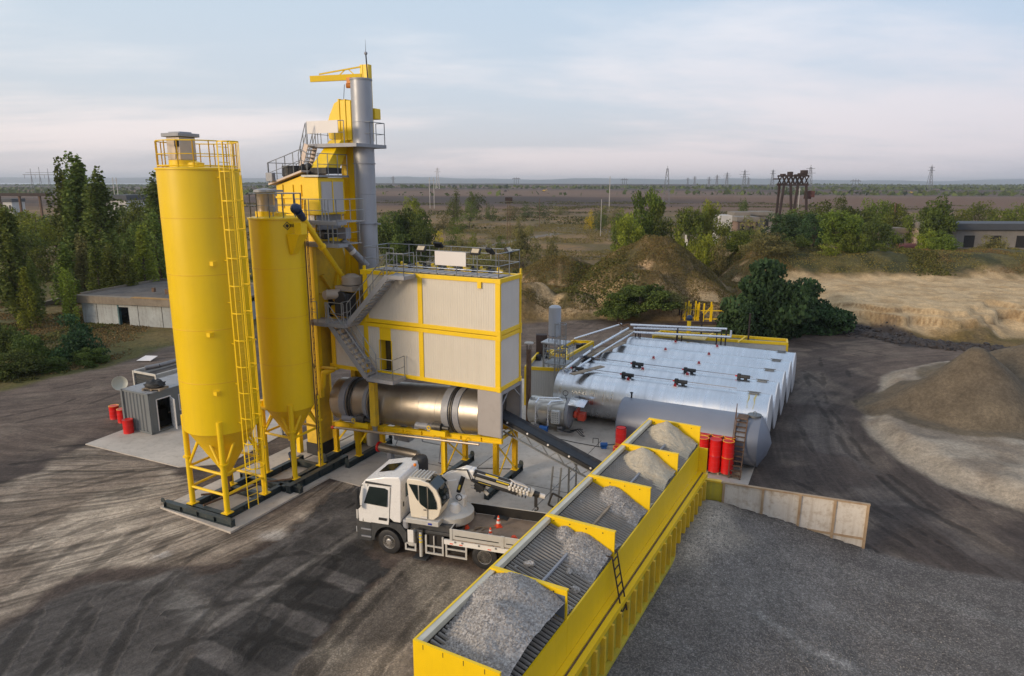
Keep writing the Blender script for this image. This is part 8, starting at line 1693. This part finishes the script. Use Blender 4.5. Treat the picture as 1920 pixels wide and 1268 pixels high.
# ================================================================ BACKGROUND STRUCTURES
STE = mat('far_lattice_steel', (0.16, 0.16, 0.18), 0.6, 0.2, 0.1, 0.1)
CNP = mat('concrete_pole', (0.42, 0.40, 0.38), 0.8, 0, 0.1, 0.3)
def pylon(px, ptop, pbase, Yd, label, kind, m=STE, tk_=None):
    X_, zt = AT(px, ptop, Yd); zb = AT(px, pbase, Yd)[1]; z0 = hz(X_, Yd); H = zt-z0; th = tk_ or max(0.10, Yd*0.00042)
    t = thing('power_pylon', label, 'pylon', (X_, Yd, z0), 0, 'power pylons and masts on the plain'); b = MB(); w0 = H*0.09
    if kind == 'mast':
        b.bar((0, 0, 0), (0, 0, H), th*2.2)
    elif kind == 'pole2':
        for x in (-H*0.07, H*0.07): b.bar((x, 0, 0), (x, 0, H), th*1.8)
        b.bar((-H*0.12, 0, H*0.9), (H*0.12, 0, H*0.9), th)
    elif kind == 'portal':
        for x in (-H*0.28, 0, H*0.28):
            for s in (-1, 1): b.bar((x+s*H*0.05, s*H*0.03, 0), (x, 0, H*0.75), th)
        b.bar((-H*0.55, 0, H*0.75), (H*0.55, 0, H*0.75), th*1.6); b.bar((-H*0.45, 0, H*0.82), (H*0.45, 0, H*0.82), th)
        for x in (-H*0.28, H*0.28, 0): b.bar((x, 0, H*0.75), (x, 0, H*(1.0 if x == 0 else 0.95)), th)
        for x in (-H*0.5, -H*0.15, H*0.15, H*0.5): b.bar((x, 0, H*0.75), (x, 0, H*0.63), th*0.8)
    else:
        for sx in (-1, 1):
            for sy in (-1, 1): b.bar((sx*w0, sy*w0, 0), (sx*w0*0.2, sy*w0*0.2, H*0.93), th)
        k = 7
        for i in range(k):
            f0, f1 = i/k, (i+1)/k; r0, r1 = w0*(1-0.85*f0), w0*(1-0.85*f1); z0_, z1_ = H*0.93*f0, H*0.93*f1
            b.bar((-r0, -r0, z0_), (r1, -r1, z1_), th*0.6); b.bar((r0, -r0, z0_), (-r1, -r1, z1_), th*0.6)
        b.bar((0, 0, H*0.9), (0, 0, H), th)
        if kind == 'arm3':
            for z, wd in ((0.62, 0.2), (0.74, 0.26), (0.86, 0.18)): b.bar((-H*wd, 0, H*z), (H*wd, 0, H*z), th)
        elif kind == 'arm1':
            for z, wd in ((0.78, 0.14), (0.9, 0.12)): b.bar((-H*wd, 0, H*z), (H*wd, 0, H*z), th*1.2)
    b.build('lattice' if kind not in ('mast', 'pole2') else 'pole', m, t, smooth=False)
    return t
WPY = mat('white_banded_steel', (0.45, 0.42, 0.42), 0.6, 0.1, 0.1, 0.1)
pylon(72, 313, 350, 620, 'wide lattice portal pylon above the lake, far left', 'portal'); pylon(214, 333, 360, 500, 'pair of slim poles between the poplars and silo', 'pole2', CNP)
pylon(737, 330, 341, 1700, 'tiny pylon on the horizon right of the chimney', 'arm3'); pylon(820, 313, 342, 1100, 'white-topped mast tower on the horizon', 'arm1', WPY); pylon(809, 333, 375, 420, 'pair of white poles before the horizon', 'pole2', CNP)
pylon(968, 332, 344, 1900, 'tiny portal pylon on the horizon centre', 'portal'); pylon(1144, 331, 374, 400, 'single white concrete pole on the plain', 'mast', CNP); pylon(1171, 334, 345, 1900, 'small double pylon right of the white pole', 'portal')
pylon(1252, 311, 380, 520, 'dark slim lattice pylon above the tall bright tree', 'lat', STE); pylon(1345, 327, 345, 1500, 'small pylon, left of the row before the gantry', 'arm3'); pylon(1364, 322, 346, 1400, 'second small pylon of the row before the gantry', 'arm3'); pylon(1397, 317, 347, 1200, 'largest three-armed pylon left of the gantry', 'arm3'); pylon(1404, 332, 347, 1700, 'small three-armed pylon close beside the largest one', 'arm3'); pylon(1450, 317, 345, 1200, 'two-armed pylon just left of the gantry top', 'arm1'); pylon(1521, 309, 392, 560, 'tall two-armed pylon right of the gantry', 'arm1')
pylon(1605, 335, 350, 1500, 'small portal pylon right of the gantry', 'portal'); pylon(1748, 309, 352, 1000, 'large lattice pylon at the right of the horizon', 'arm1'); pylon(1497, 352, 378, 420, 'twin white masts seen through the gantry legs', 'pole2', CNP); pylon(1330, 331, 345, 1700, 'faint pylon at the start of the row', 'arm3'); pylon(1303, 330, 345, 2000, 'faintest pylon of the distant row', 'arm3'); pylon(1290, 333, 345, 2100, 'very small faint pylon left of the distant row', 'arm3')
pylon(1680, 381, 422, 150, 'plain wooden pole in the right belt', 'mast', RUST, 0.09); pylon(1128, 374, 408, 200, 'thin wooden pole by the dark bush', 'mast', CNP, 0.06); pylon(912, 378, 398, 300, 'thin wooden pole in the far field', 'mast', RUST, 0.08); pylon(1012, 372, 402, 240, 'thin dark pole in the mid field', 'mast', RUST, 0.08); pylon(1232, 378, 405, 260, 'slim pole behind the tall bright tree', 'mast', CNP, 0.07)
# stork-nest frame pole
X_, Z_ = AT(954, 370, 170); t = thing('nest_pole', 'twin-leg pole with a dark boxy platform in the field', 'pole', (X_, 170, hz(X_, 170)), 0); H = Z_-hz(X_, 170)
MB().bar((-0.35, 0, 0), (-0.25, 0, H), 0.12).bar((0.35, 0, 0), (0.25, 0, H), 0.12).build('pole', RUST, t, smooth=False); MB().box(-0.9, 0.9, -0.5, 0.5, H-0.9, H).box(-1.0, 1.0, -0.15, 0.15, H-1.4, H-1.2).build('platform', RUSTD, t, smooth=False)
# black gantry
Yg = 175; x0, zt = AT(1463, 330, Yg); x1, _ = AT(1512, 330, Yg); z0 = hz((x0+x1)/2, Yg); H = zt-z0; t = thing('rusty_gantry', 'black rusty gantry tower on splayed legs above the right trees', 'gantry', ((x0+x1)/2, Yg, z0), 0); hw = (x1-x0)/2
for sx, lean in ((-1, 1.5), (-0.1, -0.4), (0.25, 1.2), (1, 0.3)):
    xb = AT({-1: 1452, -0.1: 1483, 0.25: 1478, 1: 1511}[sx], 395, Yg)[0]-(x0+x1)/2; xt = AT({-1: 1466, -0.1: 1478, 0.25: 1492, 1: 1507}[sx], 345, Yg)[0]-(x0+x1)/2
    for y in ((-1.5, 1.5) if sx == -1 else (-1.5,)): MB().bar((xb+(1.3 if y > 0 else 0), y*1.5, 0), (xt, y, H-1.8), 0.5).build('leg', RUSTD, t, smooth=False)
b = MB()
for y in (-1.6, 1.6):
    b.bar((-hw, y, H), (hw, y, H), 0.4); b.bar((-hw, y, H-2.2), (hw, y, H-2.2), 0.4)
    for k in range(6): xa = -hw+2*hw*k/6; xb = -hw+2*hw*(k+1)/6; b.bar((xa, y, H), (xb, y, H-2.2), 0.22); b.bar((xb, y, H), (xa, y, H-2.2), 0.22)
b.box(-hw-1.4, -hw, -1, 1, H-0.9, H-0.6); b.build('truss', RUSTD, t, smooth=False)
b = MB(); b.box(hw-1.2, hw-0.1, -1, 1, H, H+1.4)
for k, (dx, h_) in enumerate(((-hw+0.3, .5), (-1.2, 1.0), (0.5, 0.4), (1.4, 0.7))): b.box(dx, dx+0.7, -1, 1, H, H+h_)
b.build('machine_house', RUSTD, t, smooth=False); MB().box(hw+0.3, hw+2.1, -1, 1, H-5.2, H-3.6).box(hw, hw+1.5, -0.5, 0.5, H-5.6, H-5.2).build('side_cabin', mat('red_rust_cabin', (0.09, 0.035, 0.03), 0.8, 0, 0.4, 1), t, smooth=False)
# ruined building on the left
qa, qb = G(158, 606), G(330, 617); A_ = math.atan2(qb[1]-qa[1], qb[0]-qa[0]); Lr = 17.5
t = thing('ruined_building', 'low abandoned whitewashed building with flat tarred roof behind the silo', 'building', (*qa, hz(*qa)-0.2), A_); Hr = 3.3; Dr = 12
b = MB(); b.box(0, 4.75, 0, 0.3, 0, Hr-0.8); b.box(6.0, Lr, 0, 0.3, 0, Hr-0.8); b.box(4.75, 6.0, 0, 0.3, 2.2, Hr-0.8); b.box(0, 0.3, 0.3, Dr, 0, Hr-0.8); b.box(Lr-.3, Lr, 0.3, Dr, 0, Hr-0.8); b.box(0, Lr, Dr-.3, Dr, 0, Hr-0.8); b.build('wall', BRICKW, t, smooth=False)
b = MB()
for x in (1.9, 7.2, 10.2): b.box(x, x+0.04, -0.02, 0.0, 0, Hr-0.85)
b.build('wall_joint', DARK, t, smooth=False)
MB().box(-0.5, 6.9, -0.35, 0.4, Hr-0.8, Hr).build('fascia', FASC, t, smooth=False); MB().box(6.9, Lr+.5, -0.4, 0.4, Hr-0.75, Hr+0.02).build('fascia', FASC, t, smooth=False); MB().box(6.9, Lr+.5, -0.44, 0.2, Hr+0.02, Hr+0.08).build('roof_edge', mat('ochre_flashing', (0.30, 0.17, 0.05), 0.7, 0, 0.2, 2), t, smooth=False); MB().box(-0.4, Lr+.4, 0.4, Dr, Hr-0.3, Hr-0.05).build('roof', ROOFC, t, smooth=False)
MB().box(-0.5, -0.3, 0.4, Dr, Hr-0.3, Hr+0.15).box(-0.3, Lr, Dr, Dr+0.2, Hr-0.3, Hr+0.15).build('parapet', FASC, t, smooth=False)
MB().box(4.8, 5.95, 1.0, 1.1, 0, 2.2).build('dark_doorway', DARK, t, smooth=False); MB().box(4.62, 4.78, -0.05, 0.3, 0, Hr-.7).build('door_post', mat('blue_green_post', (0.05, 0.11, 0.12), 0.6, 0, 0.2, 2), t, smooth=False)
b = MB(); b.box(8.2, 8.8, 3, 3.6, Hr-.05, Hr+0.5); b.box(13.5, 14.5, 5, 5.8, Hr-.05, Hr+0.7); b.box(5.6, 5.9, 4, 4.3, Hr-.05, Hr+0.4); b.build('roof_stub', RUST, t, smooth=False)
b = MB()
for k in range(26): x = rng.uniform(11.2, 12.8); z = rng.uniform(0.1, 1.6); b.box(x, x+0.25, -0.03, 0.0, z, z+0.12)
b.build('exposed_brick', DARK, t, smooth=False)
qw = G(63, 580); qv = G(112, 568); o = MB().bar((0, 0, 0.25), (qv[0]-qw[0], qv[1]-qw[1], 0.25), 0.5, 0.6).build('low_wall', FASC, None, smooth=False); o.location = (*qw, hz(*qw)); tag(o, 'low crumbling wall left of the ruined building', 'wall')
o = MB().add([(0, 0, 0.05), (1.3, -0.2, 0.1), (1.6, 0.5, 0.35), (0.4, 0.8, 0.3)], [(0, 1, 2, 3)]).build('white_sheet', SIGNW, None, smooth=False); q = G(256, 678); o.location = (*q, hz(*q)); sm_ = o.modifiers.new('s', 'SOLIDIFY'); sm_.thickness = 0.03; tag(o, 'white scrap sheet lying at the edge of the road near the containers', 'sheet')
# far left: gallery, truck-like shed, white sheds
def shed(px0_, px1_, pt, pb, Yd, label, m, mr, dep=10, name='shed', ncol=0, roofov=0.6):
    x0, zt = AT(px0_, pt, Yd); x1, zb = AT(px1_, pb, Yd); zg = min(zb, hz(x0, Yd)+0.3)-0.3; t = thing(name, label, 'building', (x0, Yd, zg), 0, None); L = x1-x0; H = zt-zg
    MB().box(0, L, 0, dep, 0, H*0.82).build('wall', m, t, smooth=False); MB().box(-roofov, L+roofov, -roofov, dep+roofov, H*0.82, H).build('roof', mr, t, smooth=False)
    k = max(2, int(L/4)); 
    for i in range(k): x = L*(i+0.3)/k; MB().box(x, x+L/k*0.4, -0.06, 0, H*0.3, H*0.65).build('window', DARK, t, smooth=False)
    return t
DR = mat('dark_roof', (0.055, 0.06, 0.07), 0.7, 0, 0.15, 0.3); GW = mat('grey_far_wall', (0.20, 0.18, 0.16), 0.85, 0, 0.2, 0.3, dirt=0.4); WW = mat('white_far_wall', (0.50, 0.48, 0.46), 0.8, 0, 0.1, 0.5)
shed(1797, 1990, 419, 444, 128, 'long low shed with a dark blue-grey roof at the right edge', GW, DR, 8, 'long_shed')
shed(1380, 1402, 398, 408, 210, 'grey ruined block in the trees left of the gantry', GW, GW, 6, 'ruined_block'); shed(1408, 1448, 397, 406, 215, 'longer grey ruined block left of the gantry', GW, GW, 6, 'ruined_block'); shed(1385, 1418, 407, 425, 180, 'brick coloured ruin with two openings left of the gantry', mat('pale_brick', (0.22, 0.15, 0.12), 0.9, 0, 0.2, 0.5), GW, 6, 'ruined_block'); shed(1350, 1372, 404, 420, 170, 'white broken ruin among the bushes', WW, WW, 5, 'ruined_block', roofov=0.0)
shed(1290, 1300, 431, 440, 140, 'small white wall piece between the light bushes', WW, GW, 2, 'wall_remnant', roofov=0); shed(1212, 1232, 428, 436, 125, 'dark low roof behind the mound', GW, DR, 3, 'low_hut', roofov=0.2); shed(1672, 1700, 428, 448, 140, 'small pale hut left of the red tank', GW, FASC, 4, 'low_hut', roofov=0.2); shed(1722, 1740, 417, 436, 138, 'pinkish wall piece right of the red tank', mat('pinkish_wall', (0.42, 0.32, 0.26), 0.8, 0, 0.1, 0.5), GW, 2, 'wall_remnant', roofov=0)
shed(196, 238, 366, 392, 260, 'white industrial shed between poplars and silo', WW, DR, 15, 'industrial_shed'); shed(4, 22, 373, 382, 300, 'small white shed under the gallery on the far left', WW, DR, 8, 'industrial_shed', roofov=0.3)
X_, Z_ = AT(1686, 431, 136); t = thing('fuel_tank', 'dull red horizontal tank behind the ridge on the right', 'tank', (X_, 136, hz(X_, 136)), 0); MB().lathe([(0.9, -0.1), (1.15, 0), (1.15, 3.6), (0.9, 3.7)], c=(0, 0, 1.6), ax='X', n=20).build('tank_shell', mat('dull_red', (0.17, 0.045, 0.035), 0.6, 0, 0.2, 1), t); MB().box(0.4, 0.8, -0.8, 0.8, 0, 0.7).box(2.8, 3.2, -0.8, 0.8, 0, 0.7).build('saddle', GRAYP, t)
xg0, zg0 = AT(-60, 362, 230); xg1, _ = AT(92, 362, 230); t = thing('pipe_gallery', 'long dark raised gallery on posts at the far left', 'gallery', (xg0, 230, 0), 0); MB().box(0, xg1-xg0, 0, 1.5, zg0-1.0, zg0).build('gallery_deck', RUSTD, t, smooth=False)
for k in range(4): x = (xg1-xg0)*(k+0.4)/4; MB().box(x, x+0.5, 0.3, 1.0, -1, zg0-1.0).build('post', RUST, t, smooth=False)
# little yellow machines on the spoil
for px, py, lab in ((1020, 349, 'tiny yellow excavator on the spoil heap, left one'), (948, 349, 'tiny dark vehicle with a pale cab on the spoil heap'), (1709, 352, 'tiny yellow dozer on the spoil heap at the right')):
    X_, Z_ = AT(px, py, 900); t = thing('excavator', lab, 'excavator', (X_, 900, hz(X_, 900)), 0, 'machines on the spoil heaps'); t.scale = (0.6, 0.6, 0.6); m_ = YELD if 'yellow' in lab else RUSTD
    MB().box(-4, 3, -1.2, 1.2, 0, 1.2).build('tracks', BLK, t, smooth=False); MB().box(-3, 2.4, -1.2, 1.2, 1.2, 3.0).box(-1, 0.8, -1, 1, 3.0, 4.2).build('body', m_, t, smooth=False); MB().bar((2, 0, 2.6), (5.5, 0, 4.6), 0.7).bar((5.5, 0, 4.6), (7, 0, 1.2), 0.6).build('arm', m_, t, smooth=False)
# yellow racks beside the big tree
def rack(px, py, wd, h_, label, m2, bars, rz=0.0):
    q = G(px, py); t = thing('pipe_rack', label, 'rack', (*q, hz(*q)), rz, 'yellow racks by the big tree')
    for k, x in enumerate(bars): MB().bar((x*wd, 0.0, 0), (x*wd+0.1, 0.2, h_*(0.85+0.15*((k*7) % 3)/2)), 0.13).build('upright', YEL if (k % 4) else m2, t, smooth=False)
    b = MB()
    for z in (0.12, 0.55): b.bar((0, 0.1, h_*z), (wd, 0.1, h_*z), 0.1)
    b.bar((0, 0.1, h_*0.1), (wd*0.5, 0.1, h_*0.8), 0.09); b.build('cross_bar', YEL, t, smooth=False)
    MB().bar((0, 0.9, 0), (0, 0.9, h_*0.8), 0.16).build('dark_post', RUSTD, t, smooth=False); MB().bar((wd, 0.9, 0), (wd+0.1, 0.9, h_*0.95), 0.16).build('dark_post', RUSTD, t, smooth=False)
rack(1277, 601, 1.9, 2.2, 'left cluster of upright yellow frames beside the bush', RUSTD, (0.0, 0.2, 0.38, 0.5, 0.62, 0.8, 0.92, 1.0)); rack(1313, 603, 2.4, 2.2, 'right yellow frame with dark posts beside the big tree', RUSTD, (0.0, 0.12, 0.45, 0.5, 0.95, 1.0))
q = G(1272, 607); o = MB().box(0, 5.2, -0.3, 0.0, 0.1, 0.25).box(0, 5.0, 0.1, 0.3, 0.0, 0.12).box(0.1, 5.1, -0.6, -0.4, 0.0, 0.14).build('steel_beams', RUSTD, None, smooth=False); o.location = (*q, hz(*q)); tag(o, 'dark steel beams lying in front of the yellow racks', 'beam')

# pieces that are parts of their own: one object per separate shell
def split_islands(o):
    me_ = o.data; n = len(me_.vertices); par = list(range(n))
    def fnd(i):
        while par[i] != i: par[i] = par[par[i]]; i = par[i]
        return i
    for p in me_.polygons:
        r = fnd(p.vertices[0])
        for v in p.vertices[1:]: par[fnd(v)] = r
    gr_ = {}
    for p in me_.polygons: gr_.setdefault(fnd(p.vertices[0]), []).append(p)
    if len(gr_) < 2 or len(gr_) > 24: return
    for ps in gr_.values():
        ids = sorted({v for p in ps for v in p.vertices}); mp_ = {v: i for i, v in enumerate(ids)}
        m2 = bpy.data.meshes.new(me_.name); m2.from_pydata([me_.vertices[v].co[:] for v in ids], [], [[mp_[v] for v in p.vertices] for p in ps])
        m2.materials.append(me_.materials[0]); m2.polygons.foreach_set('use_smooth', [p.use_smooth for p in ps]); m2.set_sharp_from_angle(angle=math.radians(38))
        c = o.copy(); c.data = m2; C.objects.link(c)
    bpy.data.objects.remove(o)
SPLIT = {'mudguard', 'cabinet_button', 'weld_seam', 'cladding_seam', 'foot', 'saddle', 'diagonal_brace', 'roof_nozzle', 'stiffening_ring', 'pump', 'roof_stub', 'side_locker', 'casing_flange', 'head_flange', 'rear_vent', 'latch', 'orange_marker', 'pipe_hanger', 'chassis_rail', 'roller_end', 'wall_joint', 'drop_side', 'bed_frame', 'oil_pipe', 'bracket', 'front_grille'}
for o in list(bpy.data.objects):
    if o.type == 'MESH' and o.parent and o.name.split('.')[0] in SPLIT and not o.children: split_islands(o)
# ---------------------------------------------------------------- pieces of parts go one level deeper
SUBP = {'filter_cap': 'filter_housing', 'filter_cable': 'filter_housing', 'lamp_lens': 'lamp_housing', 'window_pane': 'window_frame', 'cap_stay': 'rain_cap', 'motor_cover': 'motor', 'fan_cover': 'mixer_motor', 'red_coupling': 'motor',
        'cabin_window': 'operator_cabin', 'cabin_windscreen': 'operator_cabin', 'cabin_door_handle': 'operator_cabin', 'cabin_step': 'operator_cabin', 'roof_guard': 'operator_cabin', 'name_strip': 'outer_boom', 'yellow_plate': 'outer_boom', 'hose_guide': 'outer_boom',
        'white_band': 'cone_body', 'outrigger_foot': 'outrigger_leg', 'warning_band': 'outrigger_leg', 'access_door': 'screen_house', 'door_bar': 'screen_house', 'inspection_flap': 'mixer_body', 'hatch_opening': 'mixer_body', 'pipe_clamp': 'dust_pipe', 'chute_seal': 'inclined_chute',
        'windscreen': 'cab_body', 'roof_hatch': 'cab_body', 'rear_window': 'cab_body', 'beacon': 'cab_body', 'headlight': 'bumper', 'blue_sticker': 'turret_base', 'cylinder_label': 'lift_cylinder', 'door_header': 'frame', 'door_jamb': 'frame', 'grate_beam': 'grate', 'bolt': 'divider_plate',
        'grey_liner': 'divider_plate', 'top_flange': 'divider_plate', 'worn_edge': 'left_wall', 'leg_boot': 'aggregate_leg', 'exposed_brick': 'wall', 'wall_joint': 'wall', 'door_post': 'wall', 'window': 'wall', 'end_seam': 'tank_shell', 'rust_drip': 'tank_cladding', 'cladding_seam': 'tank_cladding'}
bpy.context.view_layer.update()
def ctr(o):
    bb = [Vector(c) for c in o.bound_box]; return o.matrix_local @ (sum(bb, Vector())/8)
for o in list(bpy.data.objects):
    base = o.name.split('.')[0]
    if o.type != 'MESH' or base not in SUBP or not o.parent or o.parent.type != 'EMPTY': continue
    cand = [k for k in o.parent.children if k.name.split('.')[0] == SUBP[base] and k.type == 'MESH']
    if not cand: continue
    c0 = ctr(o); best = min(cand, key=lambda k: (ctr(k)-c0).length); o.parent = best; o.matrix_parent_inverse = best.matrix_basis.inverted()

# ================================================================ HAZE
hm = bpy.data.materials.new('haze'); hm.use_nodes = True; t = hm.node_tree; t.nodes.clear(); out = N(t, 'ShaderNodeOutputMaterial'); pv = N(t, 'ShaderNodeVolumePrincipled')
pv.inputs['Color'].default_value = (0.80, 0.86, 0.95, 1); pv.inputs['Density'].default_value = 0.00013; pv.inputs['Anisotropy'].default_value = 0.2; t.links.new(pv.outputs[0], out.inputs['Volume'])
hb_ = MB().box(-14500, 14500, -300, 13500, -25, 130).build('haze', hm, None, smooth=False); hb_['kind'] = 'stuff'
# tidy: drop empty meshes
for o in list(bpy.data.objects):
    if o.type == 'MESH' and len(o.data.vertices) == 0: bpy.data.objects.remove(o)
